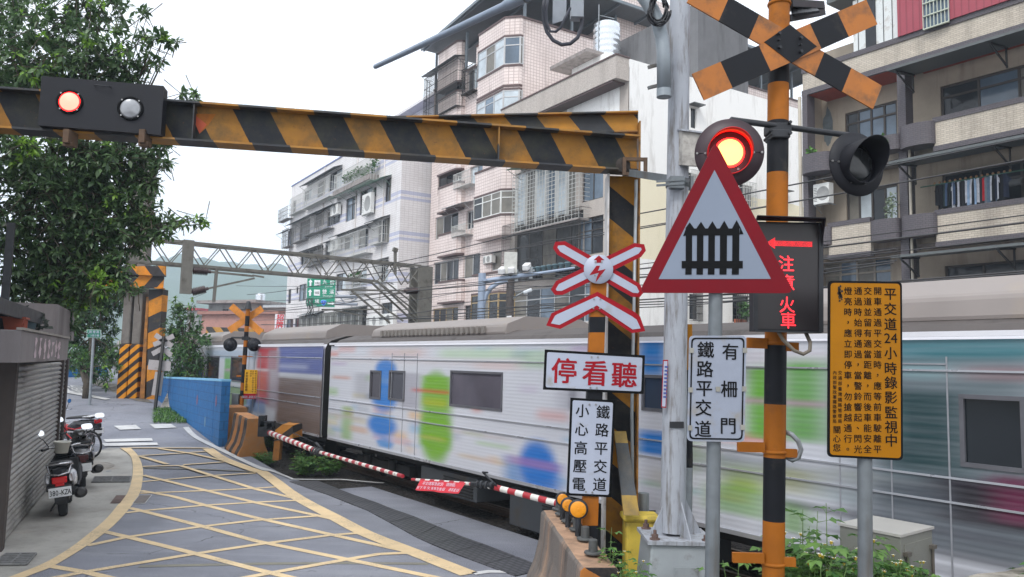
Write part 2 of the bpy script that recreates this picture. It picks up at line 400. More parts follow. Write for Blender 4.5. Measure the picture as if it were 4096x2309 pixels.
for P in [[z0(960, 481), z0(1575, 482)],
   [z0(1200, 485), z0(1450, 524), z0(1700, 580)], [z0(1048, 541), z0(1265, 605)], [z0(1365, 616), z0(1600, 690), z0(1930, 788), z1(335, 868)],
   [z0(1080, 688), z0(1560, 800), z0(1930, 891), z1(450, 985), z1(680, 1038)], [z0(1062, 800), z0(1300, 842), z0(1550, 911), z0(1930, 1005), z1(580, 1135), z1(1120, 1255)],
   [z0(975, 930), z0(1080, 955), z0(1530, 1070), z0(1930, 1180), z1(690, 1320), z1(1420, 1470)], [z0(790, 1110), z0(960, 1150), z0(1480, 1277), z0(1930, 1395), z1(360, 1480)],
   [z0(385, 1372), z0(640, 1415), z0(1000, 1500)]]:
 line_m(b, P, 0.128, 0.006)
tag(b.build('road_marking', m_ypaint), kind='structure')
b = MB()
for P in [[z0(1045, 541), z0(1390, 520), z0(1570, 506)], [z0(1078, 622), z0(1355, 615)], [z0(1385, 609), z0(1690, 588)], [z0(1075, 732), z0(1600, 692), z0(1930, 672)], [z0(1060, 820), z0(1560, 800), z0(1930, 783), z1(190, 769)],
   [z0(950, 968), z0(1080, 952), z0(1550, 911), z0(1930, 889), z1(350, 872)], [z0(655, 1217), z0(970, 1150), z0(1530, 1071), z0(1930, 1025), z1(570, 984)],
   [z0(250, 1490), z0(640, 1415), z0(1480, 1277), z0(1930, 1210), z1(90, 1197), z1(580, 1135), z1(830, 1118)], [z1(-280, 1495), z1(130, 1420), z1(690, 1320), z1(930, 1280), z1(1175, 1270)]]:
 line_m(b, P, 0.128, 0.0075)
tag(b.build('road_marking', m_ypaint), kind='structure')
b = MB()
for q in [[(860, 315), (905, 345), (1065, 338), (1025, 308)], [(1130, 303), (1170, 335), (1335, 328), (1290, 300)], [(690, 327), (725, 357), (785, 350), (745, 322)],
   [(780, 417), (800, 437), (1155, 428), (1145, 408)], [(770, 448), (790, 470), (1195, 460), (1185, 442)]]:
 b.add([(g.x, g.y, g.z + 0.010 + mz(g)) for g in (gnd(*z0(*p)) for p in q)], [(0, 1, 2, 3)])
lp_ = lambda a, c: [(a[0] + (c[0] - a[0]) * t / 14, a[1] + (c[1] - a[1]) * t / 14) for t in range(15)]
ribbon(b, lp_(z0(470, 60), z0(795, 119)), lp_(z0(500, 44), z0(832, 112)), .02)
wl = [z0(1380, 325), z0(1450, 395), z0(1575, 462), z0(1930, 632), z1(110, 660), z1(215, 698), z1(270, 722)]
wr = [z0(1425, 322), z0(1490, 390), z0(1612, 455), z0(1930, 608), z1(120, 648), z1(225, 690), z1(280, 713)]
ribbon(b, smooth_px(wl, 4), smooth_px(wr, 4))
line_m(b, [z1(270, 719), z1(490, 722), z1(640, 720), z1(830, 738), z1(965, 748)], 0.10)
line_m(b, [z1(1640, 1428), z1(1760, 1412), z2(0, 1415), z2(160, 1390)], 0.13)
# the character painted on the road surface, stretched along the lane
v_, f_ = glyph('慢')
gv = [gnd(262 + 112 * p[0] + (p[1] * -26 - 6), 1573 - 34 * (p[1] + .08) + 8 * p[0]) for p in v_]
b.add([(g.x, g.y, g.z + .05) for g in gv], f_)
tag(b.build('road_marking', m_wpaint), kind='structure')
b = MB(); line_m(b, [z0(1050, 1372), z1(0, 1352), z1(700, 1346), z1(1300, 1352)], 0.12, 0.004); line_m(b, [z0(1090, 632), z0(1500, 640), z0(1925, 662)], 0.10, 0.004)
tag(b.build('road_marking', m_faint), kind='structure')
# rubber crossing panels beside the near rail
k = N('rubber_panel'); bt = k.n('ShaderNodeTexBrick'); bt.offset = 0.5; bt.inputs['Scale'].default_value = 1.0; bt.inputs['Brick Width'].default_value = 0.16; bt.inputs['Row Height'].default_value = 0.085; bt.inputs['Mortar Size'].default_value = 0.016
k.l(k.map((1, 1, 1), (0, 0, -(math.pi / 2 + RA))), bt.inputs['Vector'])
k.bump(bt.outputs['Fac'], -0.8, 0.015)
m_rub = k.fin(k.mix(bt.outputs['Fac'], k.mix(k.noise(3, 6), lin((66, 66, 70)), lin((92, 92, 96))), lin((52, 52, 55))), 0.6)
pl_l = [z1(250, 732), z1(390, 782), z1(540, 832), z1(690, 893), z1(840, 952), z1(1010, 1044), z1(1200, 1150), z1(1330, 1210), z1(1480, 1272), z1(1720, 1362), z1(1960, 1450)]
pl_r = [z1(470, 728), z1(600, 780), z1(745, 838), z1(900, 888), z1(1020, 938), z1(1200, 1000), z1(1370, 1072), z1(1560, 1152), z1(1720, 1208), z1(1960, 1300), z1(2200, 1390)]
b = MB()
for i in range(len(pl_l) - 1):
 q = [gnd(*p) for p in (pl_l[i], pl_r[i], pl_r[i + 1], pl_l[i + 1])]; c = sum(q, Vector()) / 4
 q = [c + (p - c) * 0.982 for p in q]; top = [(p.x, p.y, 0.016) for p in q]; bot = [(p.x, p.y, 0.0) for p in q]
 b.add(top + bot, [(3, 2, 1, 0), (0, 1, 5, 4), (1, 2, 6, 5), (2, 3, 7, 6), (3, 0, 4, 7)])
tag(b.build('crossing_panel_surface', m_rub), kind='structure')
# drains and covers let into the pavement
m_grate = mat('cast_iron', (124, 124, 124), 0.6, 0.2, 0.3, 20)
m_rust = mat('rusty_iron', (104, 84, 78), 0.75, 0.2, 0.3, 14, (70, 50, 42), 0.6)
m_dark = mat('dark_void', (14, 14, 16), 0.9)
def grate(px, label, bars, frame, m_=None):
 q = [gnd(*p) for p in px]; c = sum(q, Vector()) / 4
 r = thing('drain_grate', label, 'drain', (c.x, c.y, 0), 'drain grates in the pavement')
 b = MB(); b.add([(p.x, p.y, 0.010) for p in q], [(0, 1, 2, 3)]); b.build('pit', m_dark, r)
 b = MB(); z = 0.02
 for i in range(bars + 1):
  t = i / bars; a = q[0].lerp(q[3], t); d = q[1].lerp(q[2], t); b.bar((a.x, a.y, z), (d.x, d.y, z), 0.022, 0.02)
 for i in range(frame + 1):
  t = i / frame; a = q[0].lerp(q[1], t); d = q[3].lerp(q[2], t); b.bar((a.x, a.y, z + .004), (d.x, d.y, z + .004), 0.035, 0.02)
 b.build('bars', m_ or m_grate, r)
grate([z0(735, 546), z0(768, 572), z0(905, 570), z0(882, 543)], 'short drain grate in pavement just beyond the parked scooters', 1, 14)
grate([z0(712, 702), z0(693, 741), z0(978, 738), z0(990, 699)], 'long drain grate in pavement beside the black scooter', 2, 7)
grate([z0(40, 1288), z0(-60, 1368), z0(200, 1366), z0(272, 1286)], 'wide drain grate at the near end of the pavement', 2, 6)
def cover(px, label, m_top, m_rim):
 q = [gnd(*p) for p in px]; c = sum(q, Vector()) / 4
 r = thing('manhole_cover', label, 'manhole cover', (c.x, c.y, 0)); b = MB()
 b.add([(p.x, p.y, 0.010) for p in q], [(0, 1, 2, 3)]); b.build('rim', m_rim, r)
 q = [c + (p - c) * 0.9 for p in q]; b = MB(); b.add([(p.x, p.y, 0.014) for p in q], [(0, 1, 2, 3)]); b.build('lid', m_top, r)
cover([z0(878, 837), z0(830, 898), z0(905, 898), z0(950, 837)], 'rusty brown square manhole cover at edge of pavement', m_rust, m_rust)
cover([z0(1050, 835), z0(998, 900), z0(1095, 900), z0(1150, 833)], 'grey square manhole cover with pale rim inside yellow line', mat('cover_grey', (112, 104, 100), 0.7, 0.3, 0.3, 30), m_wpaint)
cover([z0(1275, 598), z0(1262, 612), z0(1375, 612), z0(1380, 596)], 'small grey cover in the far corner of the yellow box', mat('cover_grey2', (126, 126, 128), 0.7), m_grate)
# ballast bed and rails of two tracks
b = MB(); b.add([ST(-60, 6.6, -0.03), ST(-60, 18.5, -0.03), ST(420, 18.5, -0.03), ST(420, 6.6, -0.03)], [(0, 1, 2, 3)])
tag(b.build('track_bed_ground', m_ballast), kind='structure')
b = MB(); b.add([ST(-60, 18.5, 0.0), ST(-60, 28, 0.0), ST(300, 28, 0.0), ST(300, 18.5, 0.0)], [(0, 1, 2, 3)])
tag(b.build('far_street_road', m_asphalt), kind='structure')
m_rail = mat('rail_steel', (96, 78, 66), 0.45, 0.7, 0.25, 10)
T1, T2 = 9.03, 13.6
for tc_ in (T1, T2):
 for g in (-0.534, 0.534):
  b = MB()
  b.prism([(-.07, 0), (.07, 0), (.07, .012), (.012, .03), (.012, .1), (.035, .11), (.035, .14), (-.035, .14), (-.035, .11), (-.012, .1), (-.012, .03), (-.07, .012)],
    ST(-30, tc_ + g, -0.03), PD, Vector((0, 0, 1)), RD * 330)
  tag(b.build('rail_track_surface', m_rail), kind='structure')
# ------------------------------------------------------------------ far hills in the haze
m_hill = N('hill_forest'); n1 = m_hill.noise(0.012, 8, 0.6)
m_hill = m_hill.fin(m_hill.mix(n1, lin((44, 66, 40)), lin((74, 96, 58))), 0.95)
def hill(pts, base_y, depth, seed):
 b = MB(); R = np.random.default_rng(seed); n = 90; rows = 14; vs = []
 xs = np.linspace(pts[0][0], pts[-1][0], n); hs = np.interp(xs, [p[0] for p in pts], [p[1] for p in pts])
 hs = hs + R.normal(0, 3.5, n)
 for j in range(rows):
  t = j / (rows - 1)
  for i in range(n):
   y = base_y + depth * t
   prof = math.sin(min(1, t * 1.25) * math.pi / 2) ** 0.9 if t < .8 else 1 - (t - .8) * 2
   vs.append((xs[i], y, max(-2, hs[i] * prof * (1 + 0.07 * math.sin(xs[i] * .03 + j * 1.7) + R.normal(0, .02)))))
 fs = [(j * n + i, j * n + i + 1, (j + 1) * n + i + 1, (j + 1) * n + i) for j in range(rows - 1) for i in range(n - 1)]
 b.add(vs, fs, 0, True); return tag(b.build('hill', m_hill), kind='structure')
# ================================================================== the things round the near side of the crossing
Z = Vector((0, 0, 1)); X_ = Vector((1, 0, 0))
class Pl:
 """an upright plane through a place, facing the camera side; yaw turns it"""
 def __init__(s, px, py, Y, yaw=0.0):
  s.o = at(px, py, Y); a = math.radians(yaw)
  s.x = Vector((math.cos(a), math.sin(a), 0)); s.n = Vector((s.x.y, -s.x.x, 0))      # n points to the camera
  if s.n.y > 0: s.n = -s.n
 def p(s, px, py, e=0.0): return onplane(px, py, s.o + s.n * e, s.n)
def slab(mb, pts, back, mi=0, mside=None):
 n = len(pts); b_ = [p + back for p in pts]; r = range(n)
 mb.add(pts, [tuple(r)], mi); mb.add(b_, [tuple(reversed(r))], mi if mside is None else mside)
 mb.add(list(pts) + b_, [(i, n + i, n + (i + 1) % n, (i + 1) % n) for i in r], mi if mside is None else mside); return mb
def round_poly(pts, r, n=4):
 out = []; k = len(pts)
 for i in range(k):
  a, b_, c = pts[i - 1], pts[i], pts[(i + 1) % k]
  p, q = b_ + (a - b_).normalized() * r, b_ + (c - b_).normalized() * r
  for j in range(n + 1):
   t = j / n; out.append(p * (1 - t) ** 2 + b_ * 2 * t * (1 - t) + q * t * t)
 return out
def inset(pts, d):
 k = len(pts); nrm = (pts[1] - pts[0]).cross(pts[2] - pts[1]).normalized(); out = []
 for i in range(k):
  a, b_, c = pts[i - 1], pts[i], pts[(i + 1) % k]
  e1, e2 = (b_ - a).normalized(), (c - b_).normalized(); n1, n2 = nrm.cross(e1), nrm.cross(e2)
  m_ = n1 + n2; out.append(b_ + m_ * (d / max(.2, m_.dot(n1))))
 return out
m_orange = mat('orange_paint', (164, 96, 22), 0.6, 0, .14, 6, (104, 66, 34), 0.36, 3, spec=.25)
m_black = mat('black_paint', (20, 22, 28), 0.55, 0, .25, 6, (64, 60, 54), 0.22, 3, spec=.25)
m_yellow = mat('sign_yellow', (160, 104, 0), 0.5, 0, .06, 5, spec=.2)
m_tri = mat('sign_white_dull', (126, 136, 152), 0.45, 0, .04, 4, spec=.3)
m_signw = mat('sign_white', (172, 179, 196), 0.4, 0, .05, 4, (150, 146, 138), 0.16, 3)
m_signw2 = mat('sign_white_aged', (142, 149, 164), 0.45, 0, .07, 9, (140, 136, 130), 0.3, 6)
m_red = mat('sign_red', (112, 4, 22), 0.5, 0, .08, 4, spec=.2)
m_redb = mat('sign_red_bright', (154, 16, 32), 0.5, 0, .08, 4, spec=.2)
m_ink = mat('sign_black', (14, 15, 17), 0.7, 0, .15, 8, spec=.15)
m_galv = mat('galvanised_steel', (150, 156, 160), 0.45, 0.35, .12, 9, (110, 104, 96), 0.35, 5, streak=True)
m_galvd = mat('dark_galvanised', (112, 118, 122), 0.5, 0.3, .15, 9, (92, 84, 74), 0.4, 5, streak=True)
m_dkmetal = mat('dark_metal', (48, 50, 54), 0.5, 0.3, .25, 9)
m_blackbox = mat('black_housing', (30, 31, 37), 0.55, 0, .12, 5, spec=.3)
m_bolt = mat('zinc_bolt', (150, 150, 150), 0.4, 0.7, .2, 20)
m_pole = mat('pale_pole', (158, 162, 170), 0.5, 0.0, .08, 5, (92, 84, 74), 0.5, 18, streak=True)
m_conc = mat('old_concrete', (160, 154, 146), 0.9, 0, .15, 3, (104, 98, 90), 0.5, 3, bump=0.4)
def bolt(mb, p, n, r=0.008, h=0.008, mi=0): mb.cyl(p, p + n * h, r, r, 8, mi)
# ---------------------------------------------------------------- triangular level crossing sign on its post
Y0 = 4.75
P = Pl(2860, 900, Y0); root = thing('warning_sign', 'red and white triangular crossing sign with black gate picture above a white text plate', 'road sign', at(2850, 2309, Y0 + .06))
tri = [P.p(2556, 1172), P.p(3177, 1173), P.p(2861, 566)]
tri_o = round_poly(tri, 0.05, 5)
b = MB(); slab(b, tri_o, -P.n * 0.012); face = b.build('sign_face', [m_red], root)
b = MB(); b.poly([P.p(2634, 1117, .003), P.p(3084, 1116, .003), P.p(2858, 680, .003)]); b.build('white_field', [m_tri], face)
b = MB(); e = .006
def fp(x, y, e=e): return P.p(*a2(x, y), e)
def quad(mb, x0, y0, x1, y1, dx=0, mi=0): mb.poly([fp(x0, y1), fp(x1, y1), fp(x1 + dx, y0), fp(x0 + dx, y0)], mi)
quad(b, 1312, 272, 1716, 325); quad(b, 1280, 517, 1741, 573)
for i, (x0, x1) in enumerate([(1310, 1358), (1394, 1443), (1480, 1530), (1568, 1621), (1661, 1714)]):
 quad(b, x0, 325, x1, 517, 1); quad(b, x0 - 3, 573, x1 - 3, 620, 1); c = (x0 + x1) / 2 + 6; w_ = 34
 b.poly([fp(c - w_, 272), fp(c + w_, 272), fp(c + 1, [226, 221, 217, 213, 209][i])])
b.poly([fp(1290, 331), fp(1312, 325), fp(1312, 272)]); b.poly([fp(1716, 316), fp(1746, 314), fp(1722, 262)])
b.build('gate_symbol', [m_ink], face)
b = MB(); b.cyl(at(2839, 2330, Y0 + .062) + Vector((0, 0, -.9)), at(2866, 900, Y0 + .062), .0425, n=20); b.build('post', [m_galvd], root)
Q = [P.p(2757, 1343), P.p(2986, 1343), P.p(2978, 1769), P.p(2748, 1765)]; Q = [Q[3], Q[2], Q[1], Q[0]]
b = MB(); slab(b, round_poly(Q, .03), -P.n * .008); pl_ = b.build('text_plate', [m_signw2], root)
b = MB(); r1, r2 = round_poly(inset(Q, .012), .028), round_poly(inset(Q, .021), .024); k_ = len(r1)
b.add([p + P.n * .003 for p in r1 + r2], [(i, (i + 1) % k_, k_ + (i + 1) % k_, k_ + i) for i in range(k_)])
for ch, (x, y) in zip('鐵路平交道有柵門', [(2823, 1399), (2820, 1476), (2817, 1553), (2814, 1631), (2812, 1716), (2921, 1407), (2917, 1556), (2913, 1703)]):
 put_char(b, ch, P.p(x, y, .003), .104, P.x, Z, .012)
b.build('lettering', [m_ink], pl_)
b = MB()
for x, y in [(2766, 1402), (2980, 1402), (2762, 1560), (2872, 1557), (2977, 1556), (2760, 1712), (2971, 1710)]: b.box(P.p(x, y, .004), (.026, .006, .03))
b.build('clip', [mat('aluminium_tape', (150, 148, 140), .5, .3)], pl_)
# ---------------------------------------------------------------- yellow camera notice on its post
Y1 = 4.95
P = Pl(3460, 1500, Y1); root = thing('notice_sign', 'tall yellow sign with black border and columns of black text on a grey post', 'sign', at(3455, 2309, Y1 + .06))
Q = [P.p(3310, 1828), P.p(3612, 1843), P.p(3608, 1127), P.p(3313, 1123)]
b = MB(); slab(b, round_poly(Q, .03), -P.n * .01); pl_ = b.build('sign_face', [m_ink], root)
b = MB(); b.poly([p + P.n * .003 for p in round_poly(inset(Q, .014), .024)]); b.build('yellow_field', [m_yellow], pl_)
b = MB()
def column(mb, text, x0, y0, x1, y1, h, bold, e=.005):
 n = len(text)
 for i, ch in enumerate(text):
  t = i / (n - 1); put_char(mb, ch, P.p(x0 + (x1 - x0) * t, y0 + (y1 - y0) * t, e), h, P.x, Z, bold)
for ch, y in zip('平交道#小時錄影監視中', [1176, 1236, 1297, 1353, 1413, 1474, 1531, 1590, 1650, 1708, 1762]):
 x = 3072 + (922 + (y - 1170) / 590 * 8) / 1.8857
 if ch == '#': put_char(b, '2', P.p(x - 13, y, .005), .088, P.x, Z, .003); put_char(b, '4', P.p(x + 14, y, .005), .088, P.x, Z, .003)
 else: put_char(b, ch, P.p(x, y, .005), .083, P.x, Z, .012)
for text, x in zip(['開車通過平交道時，應等前車駛離平', '交道並留有適當距離，而後車能安全', '通過時始得通過，當警鈴響起、閃光', '燈亮時，應立即停車，勿搶越通行。'], [828, 753, 680, 604]):
 column(b, text, 3072 + x / 1.8857, 1164, 3072 + (x - 2) / 1.8857, 1797, .053, .010)
column(b, '交通部臺灣鐵路管理局', 3072 + 544 / 1.8857, 1491, 3072 + 542 / 1.8857, 1685, .027, .006)
column(b, '內政部警政署鐵路警察局', 3072 + 504 / 1.8857, 1491, 3072 + 502 / 1.8857, 1685, .026, .006)
column(b, '關心您', 3348, 1719, 3347, 1791, .05, .010)
b.build('lettering', [m_ink], pl_)
b = MB(); R_ = random.Random(5)
for i in range(16): 
 x, y = 3362 + R_.gauss(0, 5), 1170 + R_.gauss(0, 13); s_ = R_.uniform(.004, .012)
 b.poly([P.p(x, y, .0055) + P.x * s_ * math.cos(a) * R_.uniform(.5, 1.2) + Z * s_ * math.sin(a) * R_.uniform(.5, 1.6) for a in np.linspace(0, 5.4, 7)])
b.build('ink_smudge', [mat('smudge', (44, 38, 30), .8)], pl_)
b = MB(); b.cyl(at(3453, 2330, Y1 + .055) + Vector((0, 0, -.9)), at(3457, 1500, Y1 + .055), .0440, n=20); b.build('post', [m_galvd], root)
# ---------------------------------------------------------------- orange and black signal pole
Y2 = 5.6
def pole_c(y): return 3117 - 24 * y / 2309
root = thing('crossing_signal', 'orange and black banded pole with big crossbuck, two round lamps and lit arrow board', 'crossing signal', at(3093, 2309, Y2))
cuts = [(-260, 0), (22, 1), (250, 0), (249, 1), (339, 0), (488, 1), (694, 0), (1382, 1), (1617, 0), (1830, 1), (2083, 0), (2700, 0)]
seq = [(-260, 20, 1), (20, 140, 0), (140, 339, 1), (339, 488, 0), (488, 694, 1), (694, 1382, 0), (1382, 1617, 1), (1617, 1830, 0), (1830, 2083, 1), (2083, 2720, 0)]
b = MB()
for y0, y1, m_ in seq: b.cyl(at(pole_c(y1), y1, Y2), at(pole_c(y0), y0, Y2), .075, n=28, mi=m_, caps=False)
b.build('pole', [m_orange, m_black], root)
b = MB()
for y in (18, 1375, 1808, 2255):
 c = at(pole_c(y), y, Y2); b.lathe([(.074, -.012), (.083, -.01), (.086, 0), (.083, .01), (.074, .012)], c, n=28)
b.build('clamp_ring', [m_orange], root)
for x0, x1, y0, y1 in [(2990, 3070, 1350, 1392), (3125, 3196, 1368, 1404), (2952, 3060, 1768, 1808), (3125, 3190, 1795, 1829), (2932, 3058, 2212, 2252), (3120, 3184, 2230, 2266)]:
 b = MB(); PP = Pl((x0 + x1) / 2, (y0 + y1) / 2, Y2 - .05); slab(b, [PP.p(x0, y1), PP.p(x1, y1 + 3), PP.p(x1, y0 + 3), PP.p(x0, y0)], -PP.n * .03); b.build('bracket', [m_orange], root, bevel=.004)
# crossbuck, turned a little to the left road
P = Pl(3160, 190, Y2 - .14, 12)
m_orr = mat('orange_rusting', (172, 102, 30), .5, 0, .12, 6, (104, 70, 40), 0.55, 7)
def arm(name, c, d, L0, L1, cuts, e):
 """board through pixel c along pixel direction d from -L0 to L1, 0.20 m wide; cuts = black spans in pixels along it"""
 d = np.array(d) / np.hypot(*d); b = MB(); hw = .1
 A = P.p(*(np.array(c)), e); B_ = P.p(*(np.array(c) + d * 100), e); ax = (B_ - A).normalized(); sc_ = (B_ - A).length / 100; ay = P.n.cross(ax)
 edges = [-L0] + [q for t in cuts for q in t] + [L1]; m_ = 0
 for i in range(len(edges) - 1):
  p0, p1 = edges[i] * sc_, edges[i + 1] * sc_
  if p1 > p0: b.box(A + ax * (p0 + p1) / 2, (p1 - p0, .2, .012), m_, (ax, ay, P.n))
  m_ ^= 1
 b.build(name, [m_orr, m_black], root); return A, ax, ay
arm('crossbuck_board', (3160, 190), (355, 205), 440, 408, [(-300, -165), (135, 262)], 0.0)
arm('crossbuck_board', (3160, 190), (340, -147), 385, 362, [(-270, -110), (110, 232)], 0.016)
b = MB(); slab(b, [P.p(3072 - 14, 168, .026), P.p(3168, 252, .026), P.p(3268, 186, .026), P.p(3160, 98, .026)], -P.n * .008); ctr = b.build('centre_plate', [m_black], root)
b = MB()
for x, y in [(80, 255), (85, 360), (245, 290), (245, 392), (78, 305), (242, 340)]: bolt(b, P.p(*q3(x, y), .027), P.n, .012 if y not in (305, 340) else .006, .02)
b.build('bolt', [m_dkmetal], ctr)
b = MB(); R_ = random.Random(3)
for k_ in range(7): b.bar(at(3170 + k_ * 14, 15 + k_ * 4 + R_.uniform(-6, 6), Y2 + .2 + .05 * k_), at(3175 + k_ * 16, 60 - k_ * 2, Y2 + .05), .03, .02)
b.bar(at(3150, 75, Y2 + .05), at(3290, 50, Y2 + .5), .05, .05); b.bar(at(3140, 20, Y2 + .05), at(3270, 28, Y2 + .5), .12, .06)
b.build('bell_bracket', [m_dkmetal], root, bevel=.004)
# cross arm with the two round lamps
pa, pb = at(2925, 480, 5.42), at(3420, 545, 5.74); ax = (pb - pa).normalized()
b = MB(); b.tube([pa - ax * .02 + Z * -.03, pa, pa.lerp(pb, .5), pb, pb + ax * .03 + Z * -.04], .0225, 12); b.build('cross_arm', [m_dkmetal], root)
b = MB(); c = at(3110, 520, 5.58); b.box(c, (.16, .14, .07)); b.box(c + Vector((0, 0, -.05)), (.13, .17, .06)); b.cyl(c + Vector((.06, -.1, .03)), c + Vector((.06, .1, .03)), .012); b.cyl(c + Vector((.06, -.1, -.05)), c + Vector((.06, .1, -.05)), .012)
b.cyl(c + Vector((-.06, -.09, -.05)), c + Vector((-.06, .1, -.05)), .012); b.build('arm_clamp', [m_dkmetal], root, bevel=.008)
m_hood_glow = mat('lamp_hood_red_glow', (206, 18, 24), .5)  # lit lamp only: its red glow is put into the hood colour
m_plate = mat('lamp_back_plate', (60, 46, 52), .5, 0, .1, 4)
m_lampon = emit('red_lamp_rim', (255, 30, 26), 9.0); m_lampcore = emit('red_lamp_core', (255, 160, 84), 4.0)
m_lens0 = mat('dark_lens', (42, 44, 46), .15, 0, .3, 20)
def hood(mb, c, n, up, r, l, open_a, mi=0):
 """round hood: a tube cut away below, longer above"""
 x = up.cross(n).normalized(); k = 36; vs = []; fs = []
 for j in range(k + 1):
  a = -open_a + (2 * open_a) * j / k; d = up * math.cos(a) + x * math.sin(a)
  ln = l * max(.22, (math.cos(a) + 1) / 2) ** .8
  vs += [c + d * r, c + d * r + n * ln, c + d * (r - .006), c + d * (r - .006) + n * ln]
 for j in range(k):
  i = 4 * j; fs += [(i, i + 4, i + 5, i + 1), (i + 2, i + 3, i + 7, i + 6), (i + 1, i + 5, i + 7, i + 3)]
 mb.add(vs, fs, mi, True)
def lamp(c, n, lit, pr, lr, hr, hl):
 up = (Z - n * n.dot(Z)).normalized()
 h = thing('lamp_head_tmp', '', '') if False else None
 b = MB(); b.lathe([(0, -.16), (.07, -.155), (.11, -.10), (.13, -.03), (pr * .75, -.012), (pr, -.012), (pr, 0), (hr * .8, .004), (0, .004)], c, n, 48, 0)
 hd = b.build('lamp_head', [m_plate if lit else m_blackbox], root)
 b = MB(); hood(b, c, n, up, hr, hl, math.radians(176)); b.build('hood', [m_hood_glow if lit else m_blackbox], hd)
 b = MB(); b.lathe([(lr, .006), (lr * .98, .018), (lr * .86, .028)], c, n, 40, 0); b.lathe([(lr * .86, .028), (lr * .6, .036), (0, .042)], c, n, 40, 1); b.build('lens', [m_lampon, m_lampcore] if lit else [m_lens0, m_lens0], hd)
 b = MB(); x = up.cross(n)
 for s_ in (-1, 1):
  bolt(b, c + x * s_ * pr * .93, n, .008, .012); bolt(b, c + x * s_ * hr * 1.07, n, .008, .012)
 bolt(b, c + x * .06 - up * lr * 1.1, n, .008, .012); bolt(b, c - x * .06 - up * lr * 1.1, n, .008, .012); b.build('bolt', [m_bolt], hd)
 b = MB(); b.box(c + x * pr * .82, (pr * .36, .004, .004), 0, (x, n, up)); b.box(c - x * pr * .82, (pr * .36, .004, .004), 0, (x, n, up)); b.build('seam', [m_ink], hd)
 return hd
lamp(at(2917, 612, 5.28), Vector((-.16, -.98, -.12)).normalized(), True, .232, .102, .150, .17)
lamp(at(3428, 657, 5.56), Vector((.30, -.94, .02)).normalized(), False, .235, .125, .155, .22)
# lit arrow board
P = Pl(3160, 1110, 5.34); fx = lambda x, y, e=0: P.p(2900 + x / 2.462, 830 + y / 2.462, e)
b = MB(); slab(b, [fx(300, 1215), fx(945, 1232), fx(945, 150), fx(300, 140)], -P.n * .14); 
b.build_ = None
bd = b.build('arrow_board', [m_blackbox], root, bevel=.004)
b = MB()
for A_, B_ in [((300, 1215), (300, 140)), ((945, 1232), (945, 150))]:
 b.bar(fx(*A_, .01), fx(*B_, .01), .012, .03)
b.bar(fx(300, 1215, .01), fx(945, 1232, .01), .03, .012)
b.build('frame', [m_dkmetal], bd)
b = MB(); slab(b, [fx(300, 130, 0), fx(955, 145, 0), fx(992, 108, .13), fx(318, 84, .13)], Z * .006)
slab(b, [fx(945, 420, 0), fx(945, 150, 0), fx(990, 108, .13)], P.x * .004); slab(b, [fx(300, 420, 0), fx(300, 150, 0), fx(316, 86, .13)], P.x * .004)
b.build('visor', [m_blackbox], bd)
b = MB(); b.poly([fx(312, 1195, .004), fx(925, 1212, .004), fx(925, 165, .004), fx(312, 155, .004)]); b.build('screen', [mat('led_screen', (40, 36, 38), .35)], bd)
m_led = emit('red_led', (255, 42, 52), 1.9)
b = MB(); e = .008
R_ = random.Random(2)
def dots(x0, x1, y0, y1, nx, ny, sl=0.0):
 for i in range(nx):
  for j in range(ny):
   x, y = x0 + (x1 - x0) * (i + .5) / nx, y0 + (y1 - y0) * (j + .5) / ny; y += sl * (x - x0); c = fx(x, y, .008)
   b.box(c, (.0030, .003, .0033))
dots(480, 860, 326, 380, 34, 5, .03)
for i in range(9): dots(404 + i * 10, 414 + i * 10, 345 - 6 * i + 0, 352 + 7 * i, 1, max(1, 1 + int(i * 1.2)), 0)
for ch, (x, y) in zip('注意火車', [(604, 553), (612, 742), (612, 957), (624, 1112)]): put_char(b, ch, fx(x, y, .008), .118, P.x, Z, 0, 0, .95)
b.build('lit_symbols', [m_led], bd)
b = MB(); b.tube([fx(525, 1225, -.03), fx(570, 1300, -.03), fx(680, 1410, -.02), fx(770, 1445, -.01), fx(835, 1410, -.02), fx(840, 1330, -.03), fx(795, 1235, -.05)], .013, 10)
b.build('cable', [mat('cable_sheath', (120, 112, 100), .6)], root)
b = MB(); b.tube([at(*z3(135, 357), Y2), at(*z3(180, 375), Y2 - .03), at(*z3(228, 425), Y2 - .04), at(*z3(250, 490), Y2 - .04), at(*z3(230, 548), Y2 - .04), at(*z3(185, 570), Y2 - .02), at(*z3(130, 540), Y2)], .017, 10)
b.build('conduit', [m_galv], root)
# ---------------------------------------------------------------- electrified line warning post
Y3 = 8.8
P = Pl(2390, 1500, Y3); root = thing('warning_post', 'striped post with white red-edged crossbuck, chevron and two black-framed text boards', 'crossing sign', at(2352, 2290, Y3 + .1))
b = MB()
for y0, y1, m_ in [(1040, 1290, 0), (1290, 1375, 0), (1268, 1330, 1), (1330, 1440, 0), (1540, 1610, 1), (1440, 1560, 1), (1610, 1960, 1), (1960, 2105, 0), (2105, 2330, 1)]:
 pass
for y0, y1, m_ in [(1040, 1268, 0), (1268, 1330, 1), (1330, 1480, 0), (1480, 1960, 1), (1960, 2103, 0), (2103, 2330, 1)]:
 f0, f1 = 2398 - 45 * (y0 - 1077) / 1230, 2398 - 45 * (y1 - 1077) / 1230
 slab(b, [P.p(f1 - 31, y1, -.02), P.p(f1 + 31, y1, -.02), P.p(f0 + 31, y0, -.02), P.p(f0 - 31, y0, -.02)], -P.n * .16, m_)
b.build('post', [m_orange, m_black], root)
